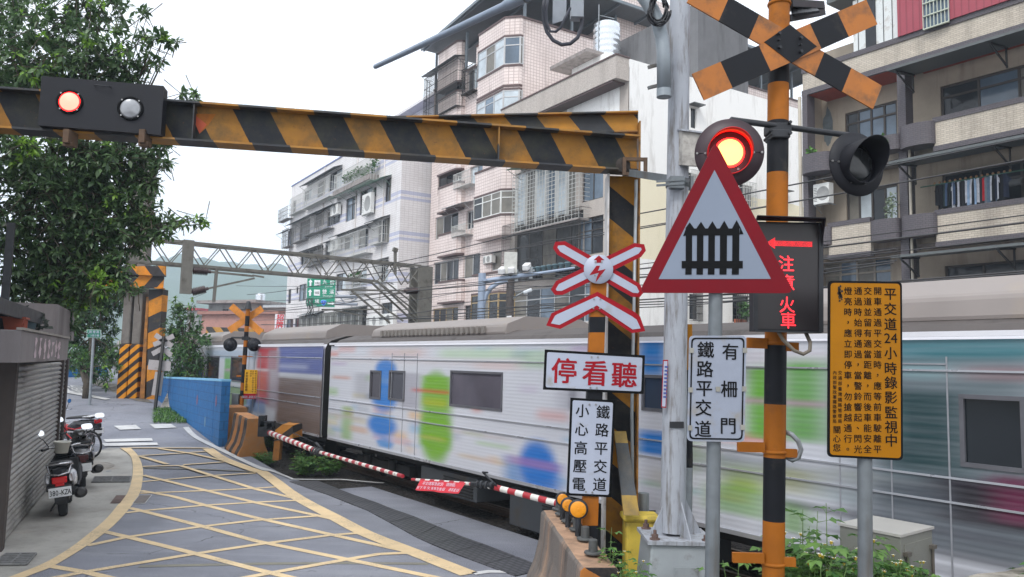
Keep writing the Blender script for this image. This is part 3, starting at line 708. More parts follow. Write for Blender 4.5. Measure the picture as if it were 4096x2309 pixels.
def hexarm(cx, cy, dx, dy, L0, L1, w, tip):
 d = np.array((dx, dy)) / np.hypot(dx, dy); s_ = np.array((-d[1], d[0])); c = np.array((cx, cy))
 return [c - d * L0 - s_ * w * .3, c - d * (L0 - tip) - s_ * w, c + d * (L1 - tip) - s_ * w, c + d * L1 + s_ * w * .3 * -1, c + d * (L1 - tip * .15) + s_ * w * .55, c + d * (L1 - tip) + s_ * w, c - d * (L0 - tip) + s_ * w, c - d * (L0 - tip * .15) + s_ * w * .55][::-1]
def cross_board(e, dx, dy, L0, L1, name):
 pts = [P.p(*a2(*q), e) for q in hexarm(652, 578, dx, dy, L0, L1, 58, 62)]
 b = MB(); slab(b, pts, -P.n * .01); o = b.build(name, [m_redb], root)
 b = MB(); b.poly([p + P.n * .003 for p in inset(pts, .045 if pts else 0)]); b.build('white_field', [m_signw], o)
cross_board(.0, 656, 372, 385, 385, 'cross_board'); cross_board(.014, 656, -318, 390, 392, 'cross_board')
b = MB(); c = P.p(*a2(652, 580), .02); b.lathe([(.0, .0), (.162, 0), (.165, .004), (.162, .008), (0, .008)], c, P.n, 40); o = b.build('round_plate', [m_signw], root)
f2 = lambda pts, e: [P.p(*a2(*q), e) for q in pts]
b = MB(); b.poly(f2([(655, 475), (615, 511), (638, 511), (638, 531), (673, 531), (673, 511), (697, 511)], .031)); b.poly(f2([(637, 553), (665, 553), (648, 592), (707, 578), (630, 680), (641, 636), (655, 606), (583, 626)][::-1], .031)); b.build('bolt_symbol', [m_redb], o)
b = MB()
for x, y in [(629, 526), (677, 527), (625, 628), (673, 630)]: bolt(b, P.p(*a2(x, y), .029), P.n, .011, .006)
b.build('bolt', [m_bolt], o)
for side, pts, name in [(0, [(645, 750), (640, 884), (365, 1030), (258, 1004), (298, 912), (330, 897)], 'chevron_board'), (1, [(645, 750), (930, 905), (966, 935), (1005, 1046), (905, 1062), (640, 884)], 'chevron_board')]:
 pp = f2(pts, .0)
 if side == 0: pp = pp
 if (pp[1] - pp[0]).cross(pp[2] - pp[1]).dot(P.n) < 0: pp = pp[::-1]
 b = MB(); slab(b, pp, -P.n * .01); o = b.build(name, [m_redb], root); b = MB()
 ip = [(641, 784), (641, 852), (358, 1000), (294, 988), (325, 930), (345, 918)] if side == 0 else [(641, 784), (905, 935), (940, 960), (970, 1026), (910, 1034), (641, 852)]
 b.poly(f2(ip, .004)); b.build('white_field', [m_signw], o)
b = MB()
for x, y in [(618, 806), (666, 807), (614, 873), (662, 875)]: bolt(b, P.p(*a2(x, y), .004), P.n, .011, .006)
for x, y in [(600, 1242), (648, 1243)]: bolt(b, P.p(*a2(x, y), .006), P.n, .011, .006)
for x, y in [(592, 22), (640, 23), (585, 147), (633, 149), (558, 808), (606, 812)]: bolt(b, P.p(*z2(x, y), .006), P.n, .011, .006)
b.build('bolt', [m_bolt], root)
def board(Q, name, mcol, chars, h, bold, bw):
 Q = [P.p(*q) for q in Q]; b = MB(); slab(b, Q, -P.n * .012); o = b.build(name, [m_ink], root)
 b = MB(); b.poly([p + P.n * .003 for p in round_poly(inset(Q, bw), .02)]); b.build('white_field', [m_signw], o)
 up = (Q[3] - Q[0]).normalized(); rt = (Q[1] - Q[0]).normalized(); b = MB()
 for ch, x, y in chars: put_char(b, ch, P.p(x, y, .006), h, rt, up, bold)
 b.build('lettering', [mcol], o)
board([(2172, 1559), (2574, 1577), (2580, 1422), (2179, 1398)], 'stop_board', m_redb, [('停', *a2(392, 1345)), ('看', *a2(625, 1362)), ('聽', *a2(848, 1376))], .295, .018, .028)
board([(2266, 1982), (2444, 1990), (2462, 1602), (2282, 1591)], 'voltage_board', m_ink, [(c_, *z2(x, y)) for c_, x, y in
  [('鐵', 688, 205), ('路', 680, 340), ('平', 673, 478), ('交', 667, 615), ('道', 662, 752), ('小', 532, 195), ('心', 526, 335), ('高', 519, 475), ('壓', 512, 612), ('電', 505, 748)]], .155, .012, .026)
# ---------------------------------------------------------------- concrete barrier at the corner
m_barrier = stripe_mat('barrier_paint', (0.62, -.5, 1.05), .62, .5, .1, (176, 112, 54), (44, 42, 44), (96, 84, 72), .8, .4, .8)
k = N('barrier_faded'); n1 = k.noise(4, 9, .75); n2 = k.noise(2.2, 8, .7, k.map((1, 1, .15)))
c_ = k.mix(k.ramp(n1, .35, .65), lin((150, 106, 74)), lin((168, 144, 122)))
c_ = k.mix(k.ramp(n2, .30, .5), c_, lin((112, 104, 98))); c_ = k.mix(k.math('MULTIPLY', k.ramp(k.noise(3.4, 8, .7, k.map((1, 1, .1))), .52, .66), .8), c_, lin((66, 62, 60)))
k.bump(k.noise(26, 6, .7), .5, .02); m_faded = k.fin(c_, .9)
def jersey(name, label, A, B_, zt, wt, wb, ms, flip=0, pegs=(), refl=(), group=None):
 """barrier from A to B_ (ground points of its centre line), top width wt, base width wb"""
 A, B_ = Vector((A.x, A.y, zg(A.x, A.y) - .02)), Vector((B_.x, B_.y, zg(B_.x, B_.y) - .02)); d = (B_ - A).normalized(); s_ = Vector((d.y, -d.x, 0)).normalized()
 r = thing(name, label, 'road barrier', A, group)
 prof = [(-wb / 2, 0), (-wb / 2, .08), (-wb * .36, .3), (-wt / 2 - .02, zt * .62), (-wt / 2, zt - .03), (-wt / 2 + .03, zt), (wt / 2 - .03, zt), (wt / 2, zt - .03), (wt / 2 + .02, zt * .62), (wb * .36, .3), (wb / 2, .08), (wb / 2, 0)]
 n = 14; Lh = (B_ - A).length; b = MB(); R = random.Random(len(label))
 vs = []
 for i in range(n + 1):
  for (x, z) in prof: vs.append(A + d * (Lh * i / n) + s_ * (x + R.uniform(-.006, .006)) + Z * (z + (R.uniform(-.008, .008) if z > .1 else 0)))
 m_ = len(prof)
 for i in range(n):
  for j in range(m_ - 1):
   b.f.append([i * m_ + j, i * m_ + j + 1, (i + 1) * m_ + j + 1, (i + 1) * m_ + j]); b.m.append(1 if j == 5 else 0); b.sm.append(False)
 b.v = vs; b.f.append(list(range(m_))[::-1]); b.m.append(2); b.sm.append(False); b.f.append([n * m_ + j for j in range(m_)]); b.m.append(2); b.sm.append(False)
 b.build('concrete_body', ms, r, bevel=.01)
 return r, d
A = at(2400, 2226, 7.5); B_ = at(2222, 2016, 10.35)
root, d_ = jersey('concrete_barrier', 'big weathered orange concrete barrier at corner with pegs and yellow reflectors on top', A, B_, .9, .37, .72, [m_faded, mat('barrier_top', (172, 138, 112), .85, 0, .2, 6, (120, 98, 80), .7, 4), m_barrier])
m_peg = mat('peg_iron', (84, 86, 86), .6, .3, .25, 20)
for i, (x, y) in enumerate([(2372, 2214), (2340, 2158), (2308, 2120), (2275, 2087), (2248, 2058), (2236, 2038)]):
 p = gnd(x, y, .9); b = MB(); b.lathe([(0, .02), (.085, .02), (.088, .012), (.088, 0)], p, n=20); b.cyl(p + Z * .02, p + Z * .13, .046, .044, 14); b.lathe([(.044, .13), (.03, .138), (0, .14)], p, n=14)
 pg = b.build('peg', [m_peg], root)
 if i >= 2:
  pass
m_refl = mat('amber_reflector', (232, 150, 24), .3, 0, .08, 20, (110, 70, 20), .15, 8)
for (x, y, r_, Yr) in [(2313, 2038, .103, 8.74), (2273, 2022, .084, 9.2), (2251, 1998, .082, 9.62)]:
 c = at(x, y, Yr); n_ = Vector((-.12, -.99, 0)).normalized()
 b = MB(); b.lathe([(0, -.03), (r_, -.03), (r_ + .006, -.015), (r_, .004), (r_ - .016, .006)], c, n_, 32, 0); b.cyl(Vector((c.x, c.y, .9)), c - Z * r_ * .9, .032, .032, 14)
 o = b.build('reflector', [m_dkmetal], root)
 b = MB(); b.lathe([(r_ - .014, .003), (r_ - .02, .008), (r_ * .5, .013), (0, .015)], c, n_, 32); bolt(b, c + n_ * .014, n_, .012, .008); b.build('reflector_lens', [m_refl], o)
# ---------------------------------------------------------------- height barrier over the road (near)
def ibeam(mb, A, B_, h, wd, tf=.02, up=Z, mi=0):
 """I section along A-B_; A,B_ at mid height"""
 A, B_ = Vector(A), Vector(B_); d = (B_ - A).normalized(); s_ = d.cross(up).normalized(); u2 = s_.cross(d); L_ = (B_ - A).length; c = (A + B_) / 2
 mb.box(c, (L_, .016, h - 2 * tf), mi, (d, s_, u2)); mb.box(c + u2 * (h / 2 - tf / 2), (L_, wd, tf), mi + 1, (d, s_, u2)); mb.box(c - u2 * (h / 2 - tf / 2), (L_, wd, tf), mi + 1, (d, s_, u2))
YG = 9.3
GP = at(2489, 1300, YG); BR = at(2540, 622, YG)
zt = BR.z
dl = Vector((-.985, -.174, 0))
root = thing('height_barrier', 'black and yellow striped steel height barrier beam crossing the near road on an H post', 'height barrier', Vector((GP.x, GP.y, 0)))
sl = Vector((dl.x * 1.0, dl.y * 1.0, 0))
m_beam = stripe_mat('beam_stripes', tuple(Vector((-dl.x, -dl.y, 0)) + Z * .55), .80, .5, .38, (150, 104, 36), (22, 26, 33), (58, 58, 44), .95, .6)
m_beam2 = stripe_mat('beam_flange', tuple(Vector((-dl.x, -dl.y, 0)) + Z * .4), .80, .5, .3, (168, 120, 54), (58, 60, 64), (92, 84, 70), .8, .5)
hb = .44
End = Vector((BR.x, BR.y, zt)) + dl * -.02; Left = End + dl * 10.2
b = MB(); ibeam(b, End, Left, hb, .26, .022); b.build('beam', [m_beam, m_beam2], root)
b = MB()
for i in range(1, 9):
 c = End + dl * (i * .42 + .2) + Z * (hb / 2 + .012); b.box(c + dl * .02, (.36, .05, .016), 0, (dl, Vector((dl.y, -dl.x, 0)), Z))
b.build('weathered_strip', [mat('pale_strip', (170, 172, 176), .5, .3, .3, 12, (80, 70, 60), .6, 8)], root)
b = MB()
s_ = Vector((dl.y, -dl.x, 0)); s_ = s_ if s_.y < 0 else -s_
for t in (1.7, 5.05): b.box(End + dl * t + s_ * .06, (.014, .11, hb - .05), 0, (dl, s_, Z))
b.build('stiffener', [m_beam2], root)
b = MB(); p = End + dl * 9.9; b.bb(p.x - .18, p.x + .18, p.y - .16, p.y - .14, 0, zt - hb / 2 - .03); b.bb(p.x - .18, p.x + .18, p.y + .14, p.y + .16, 0, zt - hb / 2 - .03); b.bb(p.x - .01, p.x + .01, p.y - .139, p.y + .139, 0, zt - hb / 2 - .03); b.build('far_post', [m_beam2], root)
# the second beam set behind and above it
e2 = at(2552, 520, YG + .16); dl2 = Vector((-.99, .14, 0)).normalized(); zt2 = at(2552, 494, YG + .16).z
m_beamb = stripe_mat('upper_beam_stripes', tuple(Vector((-dl2.x, -dl2.y, 0)) + Z * .8), .80, .5, .52, (176, 124, 44), (52, 54, 58), (72, 70, 52), .75, .3)
b = MB(); E2 = Vector((e2.x, e2.y, zt2)); ibeam(b, E2, E2 + dl2 * 5.5, .26, .2, .018); b.build('upper_beam', [m_beamb, m_beam2], root)
# post: H section, web towards the road
m_post = stripe_mat('post_stripes', (1.0, 0, 1.25), 1.02, .52, .12, (160, 110, 26), (22, 24, 30), (56, 54, 46), .8, .6)
xl, xr = at(2424, 1300, YG), at(2556, 1300, YG); wp = (xr - xl).length
b = MB(); zp = zt - hb / 2 - .012; c = Vector(((xl.x + xr.x) / 2, YG + .12, 0))
b.bb(c.x - wp / 2 + .02, c.x + wp / 2 - .02, c.y - .008, c.y + .008, 0, zp, 0)
b.bb(c.x + wp / 2 - .02, c.x + wp / 2, c.y - .15, c.y + .15, 0, zt + hb / 2 + .2, 1); b.build('post', [m_post, mat('post_flange', (150, 104, 40), .6, 0, .3, 8, (74, 52, 36), .7, 5)], root)
b = MB(); b.bb(c.x - wp / 2, c.x - wp / 2 + .02, c.y - .15, c.y + .15, 0, zp, 0); b.build('post_edge', [mat('pale_flange', (206, 204, 202), .55, 0, .15, 6, (120, 92, 60), .35, 4)], root)
b = MB(); p0 = at(2545, 720, YG - .05); b.tube([Vector((p0.x + .01, p0.y, .2)), Vector((p0.x - .03, p0.y, 2.2)), p0], .02, 8); b.build('conduit', [m_galv], root)
b = MB(); q = [at(*z2(775, 352), YG - .08), at(*z2(862, 352), YG - .08), at(*z2(950, 985), YG - .45), at(*z2(845, 985), YG - .45)]
q[2] += Vector((.02, 0, 0)); slab(b, q[::-1], Vector((0, .06, 0)))
b.build('brace', [stripe_mat('brace_stripes', (0, 0, 1), 1.1, .5, .30, (170, 140, 70), (70, 74, 78), (96, 90, 80), .8, .2)], root)
b = MB(); cc = at(2548, 668, YG - .2); b.bb(cc.x - .16, cc.x + .1, cc.y - .02, cc.y + .02, cc.z + .07, cc.z + .11); b.bb(cc.x - .16, cc.x + .1, cc.y - .02, cc.y + .02, cc.z - .11, cc.z - .07)
b.bb(cc.x + .08, cc.x + .12, cc.y - .025, cc.y + .025, cc.z - .11, cc.z + .11); b.bb(cc.x - .17, cc.x - .13, cc.y - .025, cc.y + .025, cc.z - .11, cc.z + .11)
b.build('end_bracket', [mat('rust_bracket', (92, 72, 56), .7, .2, .3, 12)], root)
b = MB(); b.bar(at(2525, 693, YG - .25), at(2720, 722, 7.95), .06, .08); b.build('tie_bar', [m_galvd], root)
b = MB(); b.lathe([(0, .02), (.06, .018), (.09, 0)], at(2492, 660, YG - .16), Vector((0, -1, 0)), 12); b.build('bird_nest', [mat('mud_nest', (66, 60, 56), .95, 0, .3, 30, bump=.8)], root)
BEAM_END, BEAM_DIR = End, dl
b = MB(); s_ = Vector((dl.y, -dl.x, 0)); s_ = s_ if s_.y < 0 else -s_; wb_ = lambda x, y, e: onplane(*q0(x, y), End + s_ * e, s_)
b.poly([wb_(1468, 858, .011), wb_(1628, 862, .011), wb_(1560, 960, .011), wb_(1505, 1010, .011), wb_(1462, 910, .011)], 0); b.poly([wb_(1480, 875, .013), wb_(1560, 940, .013), wb_(1505, 1008, .013), wb_(1464, 915, .013)], 1); b.build('paint_patch', [m_orange, mat('red_primer', (176, 74, 40), .6)], root)
# signal box hung on the beam
c = onplane(405, 425, End + s_ * .22, s_); 
def bx(px, py, e=0): return onplane(px, py, c + s_ * e, s_)
root = thing('signal_box', 'black twin lamp signal box with left lamp glowing red fixed on the beam', 'signal light', c)
q = [bx(*q0(285, 945)), bx(*q0(1213, 1018)), bx(*q0(1235, 648)), bx(*q0(313, 573))]
b = MB(); slab(b, q, -s_ * .17); hb_ = b.build('housing', [m_blackbox], root, bevel=.006)
b = MB(); b.tube([bx(*q0(712, 640)), bx(*q0(712, 640), .04), bx(*q0(832, 655), .04), bx(*q0(832, 655))], .006, 6); b.build('handle', [m_dkmetal], hb_)
for (x, y, on) in [(527, 770, 1), (985, 820, 0)]:
 cc = bx(*q0(x, y)); b = MB(); b.lathe([(.128, 0), (.13, .012), (.122, .022), (.108, .024), (.104, .004)], cc, s_, 40); o = b.build('lamp_ring', [m_ink], hb_)
 b = MB(); b.lathe([(.106, .006), (.094, .016)], cc, s_, 40); b.lathe([(.094, .016), (.05, .028), (0, .032)], cc, s_, 40, 1)
 b.build('lamp_lens', [emit('red_lamp_edge', (255, 30, 30), 5.0), emit('red_lamp_box', (255, 130, 110), 1.9)] if on else [mat('clear_lens', (152, 154, 158), .12, .2, .2, 8)] * 2, o)
 b = MB()
 for a in (45, 135, 225, 315): bolt(b, cc + BEAM_DIR * .118 * math.cos(math.radians(a)) + Z * .118 * math.sin(math.radians(a)), s_, .009, .026)
 b.build('bolt', [m_bolt], o)
b = MB()
for x in (535, 1100): 
 p = bx(*q0(x, 1000), -.06); b.box(p - Z * .06, (.06, .18, .14)); b.box(p - Z * .13, (.1, .1, .05))
b.build('bracket', [mat('rust_bracket', (92, 72, 56))], root)
# ---------------------------------------------------------------- pale camera mast with its long arm
YM = 8.0
root = thing('camera_mast', 'tall pale steel mast with bolted foot and a long tapering camera arm', 'camera mast', at(2702, 2309, YM))
def mx_(y): return 2716 - 24 * (y - 300) / 1800
b = MB(); b.cyl(at(mx_(2128), 2128, YM), at(mx_(-620), -620, YM), .125, .098, 32); b.build('shaft', [m_pole], root)
m_ped = mat('grey_pedestal', (152, 158, 162), .5, .1, .06, 5, (110, 104, 96), .25, 3)
zt_ = at(2700, 2132, YM).z; c = at(2702, 2132, YM); c.z = 0
b = MB(); w0, w1 = .33, .295
vs = [c + Vector((x * w_, y * w_, z)) for z, w_ in ((0.2, .37), (zt_ - .05, w1)) for x, y in ((-1, -1), (1, -1), (1, 1), (-1, 1))]
b.add(vs, [(0, 1, 5, 4), (1, 2, 6, 5), (2, 3, 7, 6), (3, 0, 4, 7), (4, 5, 6, 7)]); b.build('pedestal', [m_ped], root, bevel=.02)
b = MB(); b.bb(c.x - .33, c.x + .33, c.y - .33, c.y + .33, zt_ - .05, zt_ - .015)
for a in range(4):
 d = Vector((math.cos(a * math.pi / 2 + .35), math.sin(a * math.pi / 2 + .35), 0)); o = c + Z * (zt_ - .015)
 slab(b, [o + d * .1, o + d * .29, o + d * .27 + Z * .04, o + d * .1 + Z * .36], d.cross(Z) * .014)
b.build('base_plate', [m_pole], root)
b = MB()
for x in (-.25, .25):
 for y in (-.25, .25):
  o = c + Vector((x, y, zt_ - .015)); b.cyl(o, o + Z * .012, .05, n=14); b.cyl(o + Z * .012, o + Z * .05, .032, n=6, smooth=False); b.cyl(o, o + Z * .09, .016, n=8)
b.build('anchor_bolt', [m_rust], root)
b = MB(); o = c + Vector((.03, -.335, zt_ - .42)); b.box(o, (.22, .012, .34)); [bolt(b, o + Vector((x, -.006, z)), Vector((0, -1, 0)), .01, .006) for x in (-.09, .09) for z in (-.14, .14)]; b.build('access_cover', [m_ped], root)
# arm high overhead
dA = Vector((math.sin(math.radians(-42.5)), math.cos(math.radians(42.5)), 0)); tip = at(1502, 267, 11.6)
top = at(mx_(-306), -306, YM); dA = (tip - top); dA.z = 0; 
b = MB(); k1 = top.lerp(tip, .48)
b.cyl(top + Z * .02, k1, .085, .074, 20); b.cyl(k1 - (tip - top).normalized() * .02, k1 + (tip - top).normalized() * .05, .074, .062, 20); b.cyl(k1, tip, .056, .036, 20); b.lathe([(.036, 0), (.03, .02), (0, .03)], tip, (tip - top).normalized(), 16)
b.build('arm', [mat('arm_grey', (136, 148, 164), .45, .2, .08, 6)], root)
b = MB(); kk = top.lerp(tip, .30); ax = (tip - top).normalized()
for t in (.215, .235, .40, .42): b.lathe([(.08, -.012), (.088, -.01), (.088, .01), (.08, .012)], top.lerp(tip, t), ax, 20)
b.build('arm_band', [m_galvd], root)
YC = 9.6
b = MB(); PP = Pl(2240, 50, YC); slab(b, [PP.p(*q2(305, 180)), PP.p(*q2(408, 148)), PP.p(*q2(412, -40)), PP.p(*q2(310, -40))], Vector((0, .02, 0))); b.box(PP.p(*q2(490, 60)), (.16, .16, .3)); b.cyl(PP.p(*q2(470, 150)), PP.p(*q2(470, 110)), .06, .04, 14)
b.build('camera_housing', [mat('camera_grey', (150, 156, 164), .5, .1, .1, 8)], root, bevel=.006)
b = MB(); b.tube([PP.p(*q2(x, y)) for x, y in [(250, -30), (236, 60), (240, 160), (262, 240), (310, 305), (375, 338), (440, 330), (495, 285), (522, 210), (530, 120), (520, 10)]], .024, 10)
b.tube([PP.p(*q2(x, y), .05) for x, y in [(275, -30), (255, 80), (262, 180), (290, 238), (330, 240), (370, 205), (395, 150), (440, 60)]], .018, 8)
b.build('cable_loop', [mat('grey_cable', (58, 60, 70), .5)], root)
# conduit bent down alongside the shaft
b = MB(); pts = [(965, -60), (1010, 0), (1060, 80), (1105, 180), (1135, 300), (1145, 400), (1147, 690)]
b.tube([at(*q2(*p), 7.72) for p in pts], .072, 16); cp = at(*q2(1147, 690), 7.72); b.cyl(cp + Z * .02, cp - Z * .06, .076, n=16); b.build('conduit', [mat('conduit_grey', (138, 146, 152), .45, .3, .08, 6)], root)
b = MB(); R_ = random.Random(9)
for i in range(7):
 cx_, cy_ = 1110 + R_.uniform(-15, 15), 70 + R_.uniform(-20, 20); rx, ry = 70 + R_.uniform(-14, 14), 105 + R_.uniform(-22, 18)
 b.tube([at(*q2(cx_ + rx * math.cos(t) * (.8 if math.sin(t) < 0 else 1), cy_ + ry * math.sin(t)), 7.6 + R_.uniform(-.03, .03)) for t in np.linspace(0, 6.1, 20)], .011, 6)
b.build('cable_coil', [mat('black_cable', (30, 31, 36), .5)], root)
b = MB()
for y in (485, 640): b.bar(at(*q2(1025, y + 25), 7.9), at(*q2(1180, y - 15), 7.9), .03, .03)
b.build('step_bolt', [m_galvd], root)
# old junction box
P = Pl(2700, 580, 7.8)
b = MB(); J = lambda x, y, e=0: P.p(*q2(x, y), e)
fr = [J(1285, 1245), J(1480, 1260), J(1480, 1010), J(1285, 985)]
slab(b, fr, (J(1200, 1245, -.3) - J(1285, 1245)) * 1.0); ob = b.build('junction_box', [mat('weathered_box', (176, 172, 166), .8, 0, .2, 7, (96, 92, 88), .7, 5)], root)
b = MB(); tp = [J(1278, 985, .03), J(1490, 1012, .03), J(1490, 1000, .03), J(1278, 972, .03)]; slab(b, tp, (J(1195, 978, -.3) - J(1278, 980, .03))); b.build('box_lid', [m_pole], ob)
b = MB()
for y in (1370, 1400): b.bar(at(*q2(1090, y), 7.8), at(*q2(1300, y - 15), 7.8), .02, .02)
b.box(at(*q2(1240, 1380), 7.85), (.14, .1, .12)); b.box(at(*q2(1355, 1385), 7.85), (.03, .06, .14)); b.lathe([(.112, -.04), (.122, -.04), (.122, .04), (.112, .04)], at(mx_(735), 735, YM), n=24); b.build('clamp', [m_galvd], root)
b = MB(); pp = Pl(2700, 1700, YM - .13); b.poly([pp.p(*z2(1190, 325)), pp.p(*z2(1298, 328)), pp.p(*z2(1298, 277)), pp.p(*z2(1190, 277))]); b.build('name_plate', [m_dkmetal], root)
b = MB(); pp = Pl(2660, 1500, YM - .128)
st = [(1140, 1262, 1178, 1262), ]
sx0, sx1 = 2048 + 1137 / 1.8857, 2048 + 1178 / 1.8857; y0_, y1_ = 1440, 1630
slab(b, [pp.p(sx0 - 6, y1_), pp.p(sx1 - 8, y1_ + 2), pp.p(sx1, y0_), pp.p(sx0 + 1, y0_)], Vector((0, .004, 0)))
sk = b.build('sticker', [m_redb], root); b = MB(); b.poly([pp.p(sx0 - 3, y1_ - 4, .003), pp.p(sx1 - 11, y1_ - 3, .003), pp.p(sx1 - 3, y0_ + 5, .003), pp.p(sx0 + 4, y0_ + 5, .003)]); b.build('white_field', [m_signw], sk)
b = MB()
PPs = pp
for i in range(9): b.box(pp.p(sx0 + 14 - i * .7, y0_ + 28 + i * 15, .005), (.03, .002, .018))
b.build('sticker_mark', [mat('blue_ink', (70, 84, 150), .6)], sk)
b = MB(); pts = [at(2752, 1298, YM + .35), at(2752, 1480, YM + .35), at(2754, 1870, YM + .35), at(2750, 2160, YM + .35)]
for i, (a_, c_) in enumerate(zip(pts[:-1], pts[1:])): b.cyl(c_, a_, .045, n=14, mi=[1, 0, 2][i])
for y in (1330, 1420): pass
b.build('cable_guard', [m_black, m_yellow, m_galv], root)
# ---------------------------------------------------------------- yellow cabinet, pipe bollard, steel cabinet, low wall, bank
YB = 9.0
P = Pl(2555, 2100, YB); root = thing('yellow_box', 'small faded yellow box with rounded top standing behind the pale mast', 'box', P.p(2555, 2300))
b = MB(); c = P.p(2560, 2200); zt_ = P.p(2560, 2072).z; b.bb(c.x - .16, c.x + .2, YB, YB + .3, .2, zt_ - .03); ob = b.build('body', [mat('box_yellow', (206, 180, 70), .6, 0, .1, 6, (116, 100, 48), .4, 4)], root, bevel=.04)
b = MB(); b.bb(c.x - .19, c.x + .23, YB - .03, YB + .33, zt_ - .05, zt_ + .02); b.build('lid', [mat('box_yellow', (206, 180, 70))], root, bevel=.03)
root = thing('pipe_bollard', 'short grey pipe bollard with a wire ring beside the height barrier post', 'bollard', at(2573, 2150, 9.6))
b = MB(); p = at(2573, 1972, 9.6); b.cyl(Vector((p.x, p.y, 0)), p, .07, n=24, caps=False); b.lathe([(.07, 0), (.058, 0), (.058, -.1), (0, -.1)], p, n=24); b.build('pipe', [m_galv], root)
b = MB(); b.lathe([(.07, -.008), (.078, 0), (.07, .008)], p - Z * .22, n=24); b.tube([p + Vector((.06, -.05, -.22)), p + Vector((.12, -.1, -.23)), p + Vector((.14, -.04, -.2)), p + Vector((.07, 0, -.21))], .007, 6); b.build('wire_ring', [m_dkmetal], root)
# bank of earth the photographer and the poles stand on
bank = [(1.2, -4), (1.05, 4.6), (1.25, 6.9), (1.6, 8.0), (3.0, 6.55), (4.4, 5.1), (9.5, .2), (9, -4)]
edge = [(.55, -5), (.55, 4.4), (.95, 7.4), (1.7, 9.0), (3.4, 7.0), (5.0, 5.4), (10.6, .3), (10, -5)]
b = MB(); n_ = len(bank); b.add([(x, y, .72 + (.10 if y < 6 else -.2)) for x, y in bank] + [(x, y, -.02) for x, y in edge], [tuple(range(n_))[::-1]] + [(i, (i + 1) % n_, n_ + (i + 1) % n_, n_ + i) for i in range(n_)])
tag(b.build('earth_bank_ground', m_earth), kind='structure')
# stainless cabinet
A_ = at(3602, 2152, 6.3); B1 = at(3358, 2104, 6.72); B2 = at(3729, 2125, 6.66); zt_ = A_.z
root = thing('steel_cabinet', 'low stainless steel cabinet with door clips standing among weeds beside the train', 'cabinet', Vector((A_.x, A_.y, .5)))
v1, v2 = (B1 - A_), (B2 - A_); v1.z = v2.z = 0
m_inox = mat('brushed_steel', (140, 140, 132), .45, .3, .08, 3, (110, 104, 88), .25, 3)
b = MB(); o = Vector((A_.x, A_.y, .4)); q = [o, o + v2, o + v2 + v1, o + v1]; b.add(q + [p + Z * (zt_ - .4) for p in q], [(0, 1, 5, 4), (1, 2, 6, 5), (2, 3, 7, 6), (3, 0, 4, 7), (4, 5, 6, 7)]); b.build('body', [m_inox], root, bevel=.006)
b = MB(); q = [o + (v2 * -.02 + v1 * -.02), o + v2 * 1.03 - v1 * .02, o + v2 * 1.03 + v1 * 1.02, o + v1 * 1.02 - v2 * .02]; q = [p + Z * (zt_ - .395) for p in q]; b.add(q + [p + Z * .02 for p in q], [(0, 1, 5, 4), (1, 2, 6, 5), (2, 3, 7, 6), (3, 0, 4, 7), (4, 5, 6, 7), (3, 2, 1, 0)]); b.build('top', [mat('steel_top', (196, 192, 186), .4, .3, .05, 3)], root)
b = MB(); n2_ = v2.normalized(); out = Vector((n2_.y, -n2_.x, 0)); out = out if out.y < 0 else -out
for t in (.12, .92):
 p = A_ + v2 * t - Z * .13; b.box(p + out * .02, (.07, .04, .03), 0, (n2_, out, Z)); b.cyl(p + out * .02 - Z * .02, p + out * .02 - Z * .3, .012, n=8)
b.build('door_clip', [mat('clip_steel', (118, 112, 104), .5, .5)], root)
b = MB(); p = A_ + v2 * .52 - Z * .36; b.box(p + out * .003, ((v2.length) * .84, .006, .6), 0, (n2_, out, Z)); b.build('door', [m_inox], root)
# low wall
A_ = Vector((2.3, 5.25, 0)); B_ = Vector((4.4, 6.22, 0)); root = thing('low_wall', 'low rough concrete wall with weeds growing over it at the trackside corner', 'wall', A_)
d = (B_ - A_).normalized(); s2 = Vector((d.y, -d.x, 0)); b = MB(); n_ = 16; R_ = random.Random(4); vs = []
for i in range(n_ + 1):
 c = A_.lerp(B_, i / n_)
 for x, z in [(.13, .3), (.12, 1.26), (.10, 1.30), (-.10, 1.30), (-.12, 1.27), (-.13, .3)]: vs.append(c + s2 * (x + R_.uniform(-.012, .012)) + Z * (z + R_.uniform(-.014, .014)))
b.add(vs, [(i * 6 + j, i * 6 + j + 1, i * 6 + j + 7, i * 6 + j + 6) for i in range(n_) for j in range(5)] + [tuple(range(6)), tuple(range(n_ * 6, n_ * 6 + 6))])
b.build('wall_body', [mat('rough_concrete', (150, 144, 134), .95, 0, .2, 8, (84, 80, 70), .6, 5, bump=.9)], root)
# ---------------------------------------------------------------- barrier arms
m_rw_r = mat('arm_red', (170, 36, 48), .5, 0, .12, 12, (110, 60, 56), .2, 8); m_rw_w = mat('arm_white', (220, 218, 212), .5, 0, .08, 12, (150, 140, 130), .3, 8)
def boom(mb, pts, rs, n):
 """striped pole along polyline pts"""
 for k in range(n):
  t0, t1 = k / n, (k + 1) / n
  def ev(t):
   i = min(int(t * (len(pts) - 1)), len(pts) - 2); u = t * (len(pts) - 1) - i; return pts[i].lerp(pts[i + 1], u), rs[i] + (rs[i + 1] - rs[i]) * u
  (p, r), (q, r2) = ev(t0), ev(t1); mb.cyl(p, q, r, r2, 14, k % 2, caps=(k in (0, n - 1)))
A_, K_, T_ = at(2300, 2032, 10.3), at(*z1(1740, 757), 10.95), at(*z1(1178, 714), 12.1)
root = thing('crossing_gate', 'lowered red and white near gate arm with a red banner hanging from it', 'crossing gate', Vector((A_.x + .5, A_.y - .3, 0)))
b = MB(); boom(b, [A_ + (A_ - K_).normalized() * .3, K_], [.045, .040], 14); boom(b, [K_, T_], [.026, .021], 15); b.build('arm', [m_rw_r, m_rw_w], root)
